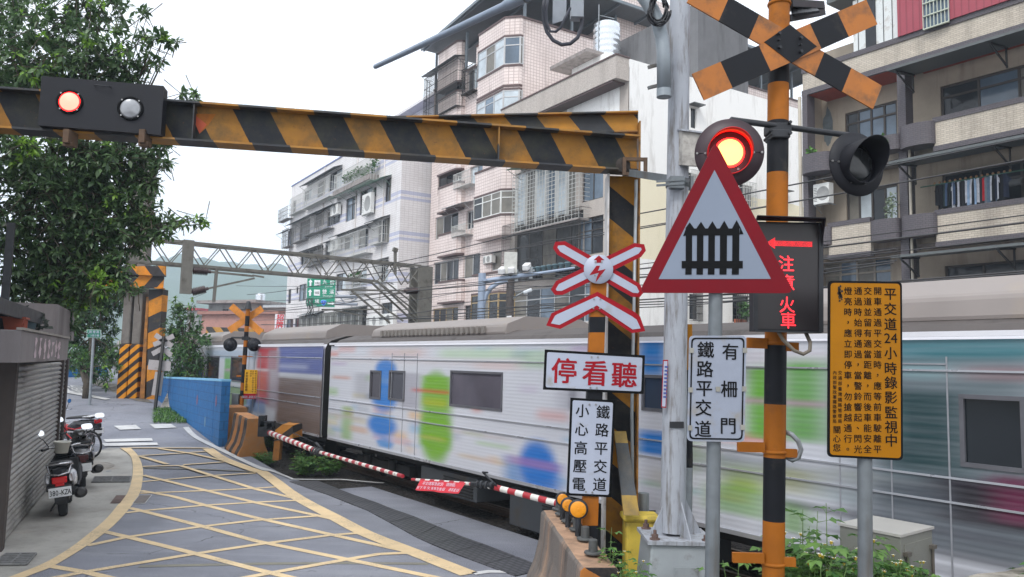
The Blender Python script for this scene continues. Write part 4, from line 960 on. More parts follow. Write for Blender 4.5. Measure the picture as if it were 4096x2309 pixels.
b = MB(); ax = (T_ - K_).normalized()
for t in (-.12, -.02, .08, .16): b.lathe([(.035, -.02), (.055, -.018), (.055, .018), (.035, .02)], K_ + ax * t, ax, 14)
b.tube([K_ + ax * -.2, K_ + Z * .12, at(*z1(1715, 660), 11.0), at(*z1(1750, 662), 10.9)], [.012, .016, .02, .012], 8); b.cyl(K_ - ax * .15, K_ + ax * .3, .034, n=12); b.build('arm_joint', [m_dkmetal], root)
b = MB(); p = Vector((A_.x + .55, A_.y - .3, 0)); b.bb(p.x - .15, p.x + .15, p.y - .15, p.y + .15, 0, 1.1); b.build('gate_machine', [m_orange], root, bevel=.02)
# banner
t0, t1 = at(*z1(1240, 718), 11.93), at(*z1(1585, 737), 11.22); bl, br_ = at(*z1(1212, 792), 11.75), at(*z1(1540, 818), 11.1)
root = thing('banner', 'red cloth banner with two rows of white text hanging from the near gate arm', 'banner', t0)
b = MB(); nx, nz_ = 24, 8
def bp(u, v): 
 p = t0.lerp(t1, u).lerp(bl.lerp(br_, u), v); n_ = Vector((-.55, -.83, 0)); return p + n_ * (.03 * math.sin(u * 7 + v * 2) * v + .02 * v * math.sin(u * 15)) - Z * (.012 * math.sin(u * math.pi) * v)
b.add([bp(i / nx, j / nz_) for j in range(nz_ + 1) for i in range(nx + 1)], [(j * (nx + 1) + i, j * (nx + 1) + i + 1, (j + 1) * (nx + 1) + i + 1, (j + 1) * (nx + 1) + i) for j in range(nz_) for i in range(nx)], 0, True)
cl = b.build('cloth', [mat('banner_red', (206, 44, 58), .7)], root)
b = MB()
def btxt(text, u0, u1, v, h):
 for i, ch in enumerate(text):
  u = u0 + (u1 - u0) * i / (len(text) - 1)
  if ch == ' ': continue
  vv, ff = glyph(ch); b.add([bp(u + (p[0] - .5) * h * .62 * .32, v - (p[1] - .38) * h) + Vector((-.55, -.83, 0)) * .008 for p in vv], ff)
btxt('平交道緊急狀況·請按鈕。', .13, .84, .27, .34); btxt('按下平交道緊急按鈕 通報電話', .05, .95, .70, .30)
b.build('lettering', [mat('banner_white', (224, 210, 224), .7)], cl)
# ================================================================== the passing train: three wrapped cars at rest
T0 = 7.58
def car_local(px, py):
 q = onT(px, py, T0); return q.dot(RD), q.z
def rect_sz(x0, y0, x1, y1):
 """pixel rectangle on the side of the train -> s range and height range"""
 sa, za = car_local(x0, y0); sb, zb = car_local(x1, y1); return max(sa, sb), min(sa, sb), min(za, zb), max(za, zb)
m_roof = mat('train_roof_grey', (86, 80, 78), .7, 0, .15, 2, (60, 56, 54), .4, 2)
m_gutter = mat('train_white', (226, 226, 232), .35, 0, .03, 2)
m_ac = mat('aircon_beige', (142, 134, 130), .55, 0, .06, 2, (150, 138, 126), .3, 1.5)
m_under = mat('underframe', (26, 25, 25), .8, 0, .3, 3)
m_ubox = mat('underfloor_box', (66, 69, 73), .55, .2, .12, 2, (70, 64, 58), .4, 2)
k = N('livery_shade'); at_ = k.n('ShaderNodeAttribute', attribute_name='livery_shade'); rib = k.n('ShaderNodeTexWave', wave_type='BANDS', bands_direction='Z'); rib.inputs['Scale'].default_value = 5.5
k.l(k.obj(), rib.inputs['Vector']); k.bump(rib.outputs['Fac'], .12, .01)
n_ = k.noise(1.0, 5, .6, k.map((.16, 1, 22)))
m_liv = k.fin(k.mix(k.math('MULTIPLY', k.ramp(n_, .35, .7), .13), at_.outputs['Color'], lin((176, 178, 186))), .32, 0, .5)
def ss(x): x = np.clip(x, 0, 1); return x * x * (3 - 2 * x)
ZB, ZE, ZS = .82, 3.11, 1.79
def make_car(label, s_far, s_near, blobs, windows, base=(206, 208, 216), acs=(), boxes=(), doors=()):
 L_ = s_far - s_near; o3 = ST(s_far, T0); rz = -(math.pi / 2 - (math.pi / 2 - RA)) if False else 0
 r = thing('train_car', label, 'train car', o3, 'cars of the passing train')
 X, Y = -RD, PD                                   # along the train towards the camera side, and away across it
 def W(x, y, z): return o3 + X * x + Y * y + Z * z
 def prof(scale=1.0):
  return [(0.02, ZB), (0, ZB + .12), (0, ZE - .12), (.05, ZE), (.16, ZE + .10), (.55, ZE + .22), (1.45, ZE + .28), (2.35, ZE + .22), (2.74, ZE + .10), (2.85, ZE), (2.9, ZE - .12), (2.9, ZB + .12), (2.88, ZB)]
 pf = prof(); b = MB(); n = len(pf)
 a_, c_ = [W(0.12, y, z) for y, z in pf], [W(L_ - .12, y, z) for y, z in pf]
 a_ = [p + Y * .05 for p in a_]; c_ = [p + Y * .05 for p in c_]
 for j in range(n):
  q = [a_[j], a_[(j + 1) % n], c_[(j + 1) % n], c_[j]]; b.add(q, [(0, 1, 2, 3)], 1 if 3 <= j <= 8 else 0)
 b.add(a_, [tuple(range(n))], 2); b.add(c_, [tuple(range(n))], 2)
 b.build('body', [m_gutter, m_roof, m_under], r)
 b = MB(); b.box(W(L_ / 2, -.015, ZE + .0), (L_ - .2, .05, .05), 0, (X, Y, Z)); b.build('gutter', [m_gutter], r)
 # side skin: a fine grid carrying the printed wrap and the near car's painted shade, with the window openings left out
 xs = np.arange(.12, L_ - .12, .08); xs = np.append(xs, L_ - .12); zs = np.linspace(ZB, ZE - .05, 34)
 wins = [(s_far - a[0], s_far - a[1], a[2], a[3]) for a in windows]
 for w0, w1, v0, v1 in wins: xs = np.append(xs, [w0, w1]); zs = np.append(zs, [v0, v1])
 xs = np.unique(np.round(xs, 4)); zs = np.unique(np.round(zs, 4)); nx, nz_ = len(xs), len(zs)
 XX, ZZ = np.meshgrid(xs, zs); col = np.empty(XX.shape + (3,)); col[:] = lin(base)
 for (sa, sb, za, zb), c, soft, amt in blobs:
  x0, x1 = s_far - sa, s_far - sb
  if soft < 0:
   q = ((XX - (x0 + x1) / 2) / ((x1 - x0) / 2)) ** 2 + ((ZZ - (za + zb) / 2) / ((zb - za) / 2)) ** 2; mk = ss((1.15 - q) / .9) * amt
  else: mk = ss((XX - x0) / soft + .5) * ss((x1 - XX) / soft + .5) * ss((ZZ - za) / .06 + .5) * ss((zb - ZZ) / .06 + .5) * amt
  col = col * (1 - mk[..., None]) + np.array([v * .84 for v in lin(c)]) * mk[..., None]
 fs = []
 for j in range(nz_ - 1):
  for i in range(nx - 1):
   mx, mz = (xs[i] + xs[i + 1]) / 2, (zs[j] + zs[j + 1]) / 2
   if any(w0 < mx < w1 and v0 < mz < v1 for w0, w1, v0, v1 in wins): continue
   fs.append((j * nx + i, j * nx + i + 1, (j + 1) * nx + i + 1, (j + 1) * nx + i))
 b = MB(); b.add([W(x, 0 if ZB + .1 < z < ZE - .15 else .006, z) for z in zs for x in xs], fs, 0, True); sk = b.build('side_panel', [m_liv], r)
 ca = sk.data.color_attributes.new('livery_shade', 'FLOAT_COLOR', 'POINT'); ca.data.foreach_set('color', np.dstack([col, np.ones(XX.shape)]).astype(np.float32).ravel())
 for (w0, w1, v0, v1), a in zip(wins, windows):
  b = MB()
  for x0, x1, z0_, z1_ in [(w0 - .03, w1 + .03, v0 - .03, v0 + .01), (w0 - .03, w1 + .03, v1 - .01, v1 + .03), (w0 - .03, w0 + .01, v0, v1), (w1 - .01, w1 + .03, v0, v1)]:
   b.box(W((x0 + x1) / 2, .012, (z0_ + z1_) / 2), (x1 - x0, .05, z1_ - z0_), 0, (X, Y, Z))
  wf = b.build('window', [mat('window_rubber', (92, 92, 98), .6)], r)
  b = MB(); b.box(W((w0 + w1) / 2, .011 + .012, (v0 + v1) / 2), (w1 - w0, .012, v1 - v0), 0, (X, Y, Z)); b.build('pane', [mat('train_glass_%d' % a[4][0], a[4], .08, 0, .25, .9, spec=.6)], wf)
 for x0, x1, c in doors:
  b = MB()
  for x in (x0, (x0 + x1) / 2, x1): b.box(W(x, -.003, (ZB + ZE) / 2 - .06), (.014, .012, ZE - ZB - .3), 0, (X, Y, Z))
  b.box(W((x0 + x1) / 2, -.003, ZE - .28), (x1 - x0, .012, .014), 0, (X, Y, Z)); b.build('door_frame', [mat('door_seam', (146, 148, 154), .5)], r)
 # mouldings
 b = MB()
 for z in (ZS, ZS - .22, ZE - .34): b.box(W(L_ / 2, -.008, z), (L_ - .3, .02, .018), 0, (X, Y, Z))
 b.box(W(L_ / 2, -.006, ZB + .03), (L_ - .3, .02, .05), 0, (X, Y, Z)); b.build('moulding', [mat('steel_trim', (186, 188, 194), .3, .5, .05, 3)], r)
 for x0, x1, hgt in acs:
  b = MB(); pr = [(.35, 0), (2.55, 0), (2.5, hgt * .55), (2.1, hgt), (.8, hgt), (.4, hgt * .55)]
  b.prism(pr, W(x0, 0, ZE + .14), Y, Z, X * (x1 - x0)); o = b.build('air_conditioner', [m_ac], r, bevel=.05)
  b = MB()
  for i in range(int((x1 - x0 - 1) / .18) if hgt < .4 else 0): b.box(W(x0 + .6 + i * .18, .33, ZE + .14 + hgt * .28), (.09, .05, hgt * .36), 0, (X, Y, Z))
  b.build('louver', [mat('louver_grey', (132, 126, 120), .6)], o)
 # floor, bogies, boxes
 b = MB(); b.box(W(L_ / 2, 1.45, ZB - .06), (L_ - .4, 2.5, .14), 0, (X, Y, Z)); b.build('underframe', [m_under], r)
 for bx_ in (2.4, L_ - 2.4):
  b = MB(); b.box(W(bx_, .42, .46), (2.6, .16, .2), 0, (X, Y, Z)); b.box(W(bx_, 2.48, .46), (2.6, .16, .2), 0, (X, Y, Z)); b.box(W(bx_, 1.45, .5), (.5, 2.0, .22), 0, (X, Y, Z))
  for d in (-.6, .6): b.cyl(W(bx_ + d, .3, .62), W(bx_ + d, .3, .3), .09, n=10)
  bo = b.build('bogie', [m_under], r)
  for d in (-.95, .95):
   b = MB(); b.cyl(W(bx_ + d, .92, .43), W(bx_ + d, 1.98, .43), .07, n=12)
   for y in (.86, 1.92): b.cyl(W(bx_ + d, y, .43), W(bx_ + d, y + .12, .43), .37, n=28)
   b.build('wheelset', [m_under], bo)
 for x0, x1, z0_ in boxes:
  b = MB(); b.box(W((x0 + x1) / 2, .55, (z0_ + ZB - .1) / 2), (x1 - x0, .9, ZB - .1 - z0_), 0, (X, Y, Z)); o = b.build('underfloor_box', [m_ubox], r, bevel=.02)
  b = MB()
  for z in np.arange(z0_ + .06, ZB - .16, .055): b.box(W((x0 + x1) / 2 + (x1 - x0) * .2, .09, z), ((x1 - x0) * .5, .03, .02), 0, (X, Y, Z))
  b.build('louver', [m_under], o)
 return r
def B(x0, y0, x1, y1, c, soft=.35, amt=1.0): return (rect_sz(x0, y0, x1, y1), c, soft, amt)
def BZ(x0, x1, z0_, z1_, c, soft=.35, amt=1.0): return ((car_local(x0, 1500)[0], car_local(x1, 1500)[0], z0_, z1_), c, soft, amt)
def Wn(x0, y0, x1, y1, c=(70, 68, 76)): return (*rect_sz(x0, y0, x1, y1), c)
blue, green, orange = (8, 126, 216), (122, 182, 20), (214, 70, 24)
near = [B(1310, 1425, 2090, 1475, (226, 222, 228), .5), B(1330, 1500, 1400, 1520, (214, 170, 160), .5), B(1760, 1395, 2060, 1440, (196, 222, 190), .7, .8), B(1480, 1395, 1700, 1425, (222, 190, 186), .8, .7), B(1900, 1450, 2080, 1480, (226, 196, 190), .8, .6),
  B(1370, 1625, 1405, 1760, (140, 190, 90), .5, .7), B(1310, 1650, 1460, 1690, (196, 186, 176), .8, .7), B(1400, 1700, 1470, 1740, (220, 170, 130), .5, .6),
  B(1495, 1428, 1592, 1535, blue, -1), B(1478, 1500, 1600, 1668, blue, -1), B(1462, 1640, 1596, 1768, blue, -1), B(1500, 1745, 1580, 1805, (60, 150, 224), -1, .9), B(1488, 1655, 1575, 1680, (120, 190, 236), .4, .7), B(1420, 1490, 1480, 1600, (150, 150, 160), .6, .5),
  B(1600, 1490, 1680, 1640, (166, 164, 176), .5, .75), B(1684, 1470, 1806, 1668, green, -1), B(1676, 1600, 1812, 1895, green, -1), B(1690, 1500, 1800, 1800, green, .45, .9), B(1650, 1556, 1800, 1576, orange, .4), B(1690, 1590, 1790, 1630, (176, 190, 30), .4, .9), B(1680, 1735, 1780, 1765, (196, 190, 70), .5, .8),
  B(1800, 1730, 2050, 1760, (206, 186, 178), .9, .7), B(1840, 1830, 2070, 1855, (214, 186, 172), .9, .6), B(2020, 1820, 2090, 1940, (90, 150, 214), .5, .8),
  B(2068, 1735, 2236, 1985, (6, 122, 216), -1), B(2090, 1830, 2240, 1975, (6, 122, 216), .5, .9), B(2030, 1842, 2240, 1866, (220, 130, 168), .5, .9), B(2080, 1400, 2250, 1480, (180, 214, 170), .7, .6),
  B(2230, 1495, 2330, 1640, (196, 196, 206), .4, .8), B(2280, 1500, 2300, 1640, (110, 110, 124), .2, .8), B(2556, 1362, 2660, 1500, (34, 140, 226), .35), B(2560, 1420, 2640, 1450, (110, 150, 220), .4, .7),
  B(2550, 1716, 2700, 1830, (24, 128, 216), .4), B(2600, 1870, 2720, 1960, (206, 200, 190), .6, .7), B(2750, 1560, 2800, 1900, (150, 180, 110), .4, .6),
  B(2960, 1400, 3340, 1470, (212, 206, 214), .5, .6), B(2985, 1465, 3100, 1760, (104, 178, 36), .35, .95), B(3110, 1440, 3320, 1780, (92, 164, 52), .6, .9), B(2960, 1596, 3330, 1628, (206, 140, 190), .35, .9), B(3330, 1440, 3480, 1780, (120, 150, 130), .7, .55),
  B(2890, 1850, 3060, 1990, (156, 186, 40), .5, .85), B(3080, 1860, 3260, 1980, (176, 176, 60), .6, .8), B(2830, 1930, 3080, 2080, (120, 180, 70), .6, .7), B(3120, 1990, 3230, 2140, (110, 170, 50), .5, .8), B(3300, 1880, 3480, 1930, (160, 170, 120), .9, .6), B(3260, 1950, 3420, 2010, (150, 180, 180), .8, .6), B(3240, 2030, 3500, 2080, (150, 130, 130), 1.0, .7),
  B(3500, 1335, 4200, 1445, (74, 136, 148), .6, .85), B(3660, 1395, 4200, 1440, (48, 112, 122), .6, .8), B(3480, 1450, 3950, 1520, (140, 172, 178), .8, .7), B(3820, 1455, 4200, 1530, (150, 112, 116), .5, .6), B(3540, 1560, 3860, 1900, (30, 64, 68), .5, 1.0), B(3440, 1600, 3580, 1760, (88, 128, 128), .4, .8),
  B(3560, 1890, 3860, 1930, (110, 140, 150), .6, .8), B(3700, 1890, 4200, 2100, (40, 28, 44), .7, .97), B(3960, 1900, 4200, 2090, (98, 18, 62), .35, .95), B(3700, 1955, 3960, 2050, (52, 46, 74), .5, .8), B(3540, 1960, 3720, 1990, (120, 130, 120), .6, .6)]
nwin = [Wn(1484, 1487, 1520, 1593, (66, 62, 68)), Wn(1560, 1487, 1615, 1600, (70, 70, 78)), Wn(1806, 1488, 2005, 1640, (92, 88, 98)), Wn(2575, 1508, 2655, 1640, (56, 70, 92)), Wn(3850, 1590, 4096, 1880, (24, 30, 34))]
near += [B(2700, 1870, 4200, 1990, (150, 156, 160), .8, .5), B(3460, 1990, 4200, 2300, (112, 116, 124), .8, .7), BZ(3720, 4500, 1.40, 1.75, (26, 20, 30), .6, 1.0), BZ(3500, 3760, 1.45, 1.7, (66, 74, 84), .5, .8), BZ(3960, 4500, 1.46, 1.72, (104, 12, 62), .35, .95), BZ(3100, 4500, 1.28, 1.33, (70, 72, 82), .8, .7), BZ(3300, 4500, 1.08, 1.13, (66, 70, 78), .8, .8), BZ(3200, 4500, .90, .95, (52, 54, 60), .8, .8)]; near[:0] = [B(3420, 1320, 4300, 2300, (84, 102, 108), 1.0, .92)]  # first blob: teal-grey base with the right end's shade painted into it
R_ = random.Random(14); pal = [(226, 150, 140), (170, 208, 140), (240, 190, 120), (196, 170, 210), (140, 190, 226), (230, 130, 110), (150, 160, 176), (236, 222, 150)]
for i in range(70):
 sx_, zx = R_.uniform(5.2, 18.0), R_.choice([.95, 1.05, 1.2, 1.35, 1.48, 1.62, 1.9, 2.3, 2.6, 2.82, 2.92]); near.insert(1, ((sx_ + R_.uniform(.25, 1.1), sx_, zx, zx + R_.uniform(.05, .16)), R_.choice(pal), .35, R_.uniform(.35, .75)))
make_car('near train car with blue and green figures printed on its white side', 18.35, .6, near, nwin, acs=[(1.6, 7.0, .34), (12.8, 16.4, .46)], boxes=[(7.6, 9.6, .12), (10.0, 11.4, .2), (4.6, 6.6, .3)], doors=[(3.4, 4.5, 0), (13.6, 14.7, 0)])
mid = [B(1110, 1505, 1300, 1830, (112, 88, 74), .5, .95), B(1140, 1560, 1290, 1580, (150, 112, 80), .8, .6), B(1190, 1640, 1290, 1660, (150, 104, 66), .6, .6), B(1110, 1600, 1290, 1625, (84, 70, 62), .8, .6), B(1115, 1384, 1296, 1500, (40, 64, 156), .4, .95), B(1110, 1455, 1230, 1480, (190, 196, 220), .6, .6),
  B(1030, 1388, 1105, 1480, (184, 44, 54), .35, .95), B(1026, 1480, 1075, 1620, (176, 46, 52), .35, .9), B(1075, 1400, 1110, 1640, (150, 130, 140), .4, .7), B(980, 1590, 1060, 1660, (90, 130, 180), .4, .7), B(900, 1430, 960, 1530, (92, 164, 60), .3, .85), B(905, 1540, 980, 1680, (110, 150, 50), .4, .7), B(820, 1400, 1030, 1440, (150, 172, 194), .6, .6), B(900, 1476, 960, 1490, (190, 130, 180), .3, .7)]
mwin = [(36.1 - a, 36.1 - a - 1.5, 1.98, 2.72, (52, 50, 56)) for a in (2.5, 4.6, 6.7, 9.6)]
make_car('middle train car with deep blue, brown and red patches on its side', 36.1, 18.6, mid, mwin, base=(188, 190, 196), acs=[(3, 7, .42), (11.5, 16.6, .42)], boxes=[(7.6, 9.6, .12)], doors=[(11.5, 12.6, 0)])
make_car('farthest train car, plain grey and half hidden behind the blue wall', 53.9, 36.35, [], [(53.9 - a, 53.9 - a - 1.5, 1.98, 2.72, (52, 50, 56)) for a in (3, 6, 9, 12, 15)], base=(176, 178, 184), acs=[(3, 7, .42), (11, 15, .42)])
# ================================================================== the houses across the tracks
class Fac:
 """a house front: local x along the front (right in the photo), y into the house, z up; pixel readings land on the front plane"""
 def __init__(s, name, label, px, py, Y, vx, group=None):
  s.p0 = at(px, py, Y); s.p0.z = 0
  d = ray(vx, 1452 + .0227 * (vx - 2048)); d.z = 0; d.normalize()
  s.u = -d if vx < 2048 else d; s.v = Vector((-s.u.y, s.u.x, 0)); s.v = s.v if s.v.y > 0 else -s.v
  s.r = thing(name, label, 'building', s.p0, group, rz=math.atan2(s.u.y, s.u.x)); ORG[s.r.name] = Vector((0, 0, 0))
 def uv(s, px, py, off=0.0):
  """off: metres behind (+) or before (-) the front plane"""
  q = onplane(px, py, s.p0 + s.v * off, s.v) - s.p0; return q.dot(s.u), q.z
 def side(s, px, py, x=0.0):
  q = onplane(px, py, s.p0 + s.u * x, s.u) - s.p0; return q.dot(s.v), q.z
 def rect(s, x0, y0, x1, y1, off=0.0):
  a, b = s.uv(x0, y0, off), s.uv(x1, y1, off); return min(a[0], b[0]), max(a[0], b[0]), min(a[1], b[1]), max(a[1], b[1])
 def world(s, x, y, z): return s.p0 + s.u * x + s.v * y + Z * z
 def rz(s): return math.atan2(s.u.y, s.u.x)
def wallholes(mb, x0, x1, z0_, z1_, holes, y=0.0, depth=.16, mi=0, mr=None):
 xs = sorted({x0, x1, *[min(max(v, x0), x1) for h in holes for v in h[:2]]}); zs = sorted({z0_, z1_, *[min(max(v, z0_), z1_) for h in holes for v in h[2:4]]})
 for i in range(len(xs) - 1):
  for j in range(len(zs) - 1):
   mx, mz = (xs[i] + xs[i + 1]) / 2, (zs[j] + zs[j + 1]) / 2
   if any(h[0] < mx < h[1] and h[2] < mz < h[3] for h in holes): continue
   mb.add([(xs[i], y, zs[j]), (xs[i + 1], y, zs[j]), (xs[i + 1], y, zs[j + 1]), (xs[i], y, zs[j + 1])], [(0, 1, 2, 3)], mi)
 mr = mi if mr is None else mr
 for a, b_, c, d in [h[:4] for h in holes]:
  for q in ([(a, c), (b_, c)], [(b_, c), (b_, d)], [(b_, d), (a, d)], [(a, d), (a, c)]):
   (p, q2_) = q; mb.add([(p[0], y, p[1]), (q2_[0], y, q2_[1]), (q2_[0], y + depth, q2_[1]), (p[0], y + depth, p[1])], [(0, 3, 2, 1)], mr)
def tile_mat(name, ca, cb, mortar, wd, ht, ms=.02, dirt=(120, 110, 104), amt=.35, bands=None, off=0.0):
 k = N(name); sx = k.n('ShaderNodeSeparateXYZ'); k.l(k.obj(), sx.inputs[0])
 g = k.n('ShaderNodeNewGeometry'); vt = k.n('ShaderNodeVectorTransform', vector_type='NORMAL', convert_from='WORLD', convert_to='OBJECT'); k.l(g.outputs['Normal'], vt.inputs[0])
 sn = k.n('ShaderNodeSeparateXYZ'); k.l(vt.outputs[0], sn.inputs[0])
 f = k.math('GREATER_THAN', k.math('ABSOLUTE', sn.outputs[0]), .6); u = k.math('ADD', k.math('MULTIPLY', sx.outputs[1], f), k.math('MULTIPLY', sx.outputs[0], k.math('SUBTRACT', 1.0, f)))
 cv = k.n('ShaderNodeCombineXYZ'); k.l(u, cv.inputs[0]); k.l(sx.outputs[2], cv.inputs[1])
 bt = k.n('ShaderNodeTexBrick'); bt.offset = off; bt.inputs['Scale'].default_value = 1; bt.inputs['Brick Width'].default_value = wd; bt.inputs['Row Height'].default_value = ht; bt.inputs['Mortar Size'].default_value = ms; bt.inputs['Mortar Smooth'].default_value = .3
 bt.inputs['Color1'].default_value = (*lin(ca), 1); bt.inputs['Color2'].default_value = (*lin(cb), 1); bt.inputs['Mortar'].default_value = (*lin(mortar), 1); k.l(cv.outputs[0], bt.inputs['Vector'])
 col = bt.outputs['Color']
 if bands:
  per, ofs, wdth, bc = bands; fr = k.math('FRACT', k.math('DIVIDE', k.math('ADD', sx.outputs[2], ofs), per))
  mk = k.math('MAXIMUM', k.math('MULTIPLY', k.math('LESS_THAN', fr, wdth), 1.0), k.math('MULTIPLY', k.math('GREATER_THAN', fr, wdth * 1.9), k.math('LESS_THAN', fr, wdth * 3.2)))
  col = k.mix(k.math('MULTIPLY', mk, .55), col, lin(bc))
 col = k.mix(k.math('MULTIPLY', k.ramp(k.noise(.9, 8, .7, k.map((1, 1, .16))), .66 - .3 * amt, .84 - .2 * amt), .6), col, lin(dirt))
 col = k.mix(k.math('MULTIPLY', k.ramp(k.noise(.35, 6, .6), .45, .75), .25), col, lin(dirt))
 return k.fin(col, .5, 0, .4)
m_tA = tile_mat('white_tile', (232, 229, 228), (226, 222, 221), (204, 198, 197), .34, .17, .016, (158, 148, 142), .4, (3.05, .6, .07, (150, 160, 200)))
m_tB = tile_mat('pink_tile', (236, 222, 216), (228, 213, 207), (190, 170, 164), .23, .2, .02, (132, 112, 104), .35)
m_tD = tile_mat('beige_tile', (206, 196, 180), (192, 181, 165), (158, 148, 136), .2, .07, .008, (92, 82, 74), .6, None, .5)
m_tP = tile_mat('purple_tile', (98, 92, 96), (90, 85, 90), (72, 68, 72), .16, .07, .008, (64, 58, 56), .3, None, .5)
k = N('terrazzo'); n1 = k.noise(22, 3, .7); m_tC = k.fin(k.mix(k.math('MULTIPLY', k.ramp(k.noise(.7, 8, .7, k.map((1, 1, .15))), .5, .75), .5), k.mix(k.ramp(n1, .35, .65), lin((166, 156, 148)), lin((202, 194, 186))), lin((128, 118, 112))), .85)
k = N('stained_white'); n2 = k.noise(1.1, 9, .72, k.map((1, 1, .2))); m_wht = k.mix(k.ramp(n2, .52, .74), lin((248, 247, 244)), lin((196, 192, 186)))
sx = k.n('ShaderNodeSeparateXYZ'); k.l(k.obj(), sx.inputs[0]); cream = k.math('LESS_THAN', k.math('ADD', sx.outputs[2], k.math('MULTIPLY', k.noise(.5, 3), .5)), 12.6); cream = k.math('MULTIPLY', cream, k.math('GREATER_THAN', sx.outputs[2], 8.1))
m_wht = k.fin(k.mix(k.math('MULTIPLY', cream, .8), m_wht, lin((240, 228, 192))), .85)
m_beige = mat('rendered_beige', (170, 158, 142), .9, 0, .08, 2, (120, 106, 94), .45, 1.2, streak=True)
m_glassd = mat('dark_glass', (40, 43, 48), .1, 0, .5, .7, spec=.4)
m_glassb = mat('blue_glass', (96, 112, 128), .08, 0, .4, .6, spec=.6)
m_curt = mat('curtained_glass', (190, 200, 206), .15, 0, .2, 1.5, spec=.6)
m_drape = mat('drape_grey', (120, 116, 108), .5, 0, .25, 2)
m_alu = mat('aluminium', (190, 190, 190), .4, .3, .08, 5); m_brz = mat('bronze_frame', (72, 66, 62), .5, .2, .15, 5); m_gold = mat('gold_frame', (176, 152, 112), .45, .3, .1, 5)
m_bars = mat('window_bars', (196, 196, 192), .5, .1, .1, 6); m_barsd = mat('dark_bars', (62, 60, 58), .6, .2, .2, 6)
m_awn = mat('awning_sheet', (96, 100, 100), .5, .2, .15, 3); m_awng = mat('green_awning', (120, 150, 132), .5, 0, .15, 3, (90, 96, 84), .4, 3)
m_bb = mat('concrete_lintel', (150, 142, 138), .9, 0, .15, 3, (100, 92, 88), .5, 2)
m_leaf_pot = mat('potted_leaf', (64, 104, 48), .6, 0, .35, 30)
def window(F_, x0, x1, z0_, z1_, y=.12, n=2, frame=None, glass=(0,), fw=.05, trans=0.0, sill=False):
 """a window part with frame and panes as its sub-parts"""
 b = MB(); fr = frame or m_alu
 for q in ((x0, x1, z0_, z0_ + fw), (x0, x1, z1_ - fw, z1_), (x0, x0 + fw, z0_ + fw, z1_ - fw), (x1 - fw, x1, z0_ + fw, z1_ - fw)): b.bb(q[0], q[1], y - .03, y + .03, q[2], q[3])
 zt = z1_ - (z1_ - z0_) * trans
 if trans: b.bb(x0 + fw, x1 - fw, y - .028, y + .028, zt - fw / 2, zt + fw / 2)
 for i in range(1, n):
  x = x0 + (x1 - x0) * i / n; b.bb(x - fw / 2, x + fw / 2, y - .026, y + .026, z0_ + fw, z1_ - fw)
 if sill: b.bb(x0 - .08, x1 + .08, -.12, y - .03, z0_ - .1, z0_)
 w_ = b.build('window', [fr], F_.r)
 mats = [m_glassd, m_glassb, m_curt, m_drape]; b = MB()
 for i in range(n):
  a, c = x0 + (x1 - x0) * i / n, x0 + (x1 - x0) * (i + 1) / n; b.bb(a + .002, c - .002, y + .004 + .003 * i, y + .02, z0_ + .01, z1_ - .01, glass[i % len(glass)])
 b.build('pane', mats, w_); return w_
def cage(F_, x0, x1, z0_, z1_, out=.55, dx=.12, rail=(), m_=None, top=None, hb=3, open_above=0.0):
 b = MB(); r = .012; n = max(2, int((x1 - x0) / dx)); zt = z1_ - open_above
 for i in range(n + 1):
  x = x0 + (x1 - x0) * i / n; b.bb(x - r, x + r, -out - r, -out + r, z0_, zt)
 for j in range(hb + 1):
  z = z0_ + (zt - z0_) * j / hb; b.bb(x0, x1, -out - r * 1.4, -out + r * 1.4, z - r * 1.5, z + r * 1.5)
  for x in (x0, x1): b.bb(x - r, x + r, -out, 0, z - r, z + r)
 for x in (x0, x1):
  for yy in (-out * .33, -out * .66): b.bb(x - r, x + r, yy - r, yy + r, z0_, zt)
 for i in range(int((x1 - x0) / .5) + 1): 
  x = x0 + min(i * .5, x1 - x0); b.bar((x, -out, z0_), (x, 0, z0_ - .35), .02, .02)
 b.bb(x0, x1, -out, 0, z0_ - .02, z0_)
 return b.build('window_cage', [m_ or m_bars], F_.r)
def awning(F_, x0, x1, z, out=.8, drop=.35, m_=None):
 b = MB(); n = max(3, int((x1 - x0) / .22)); vs = []
 for i in range(n + 1):
  x = x0 + (x1 - x0) * i / n; h = .02 * (i % 2); vs += [(x, -.01, z + h), (x, -out, z - drop + h), (x, -out, z - drop + h - .02), (x, -.01, z + h - .02)]
 fs = []
 for i in range(n): fs += [(4 * i + j, 4 * i + (j + 1) % 4, 4 * i + 4 + (j + 1) % 4, 4 * i + 4 + j) for j in range(4)]
 b.add(vs, fs + [(0, 1, 2, 3), (4 * n, 4 * n + 1, 4 * n + 2, 4 * n + 3)])
 for x in (x0 + .1, (x0 + x1) / 2, x1 - .1): b.bar((x, -out * .95, z - drop - .01), (x, 0, z - .5 - drop), .025, .025)
 return b.build('awning', [m_ or m_awn], F_.r)
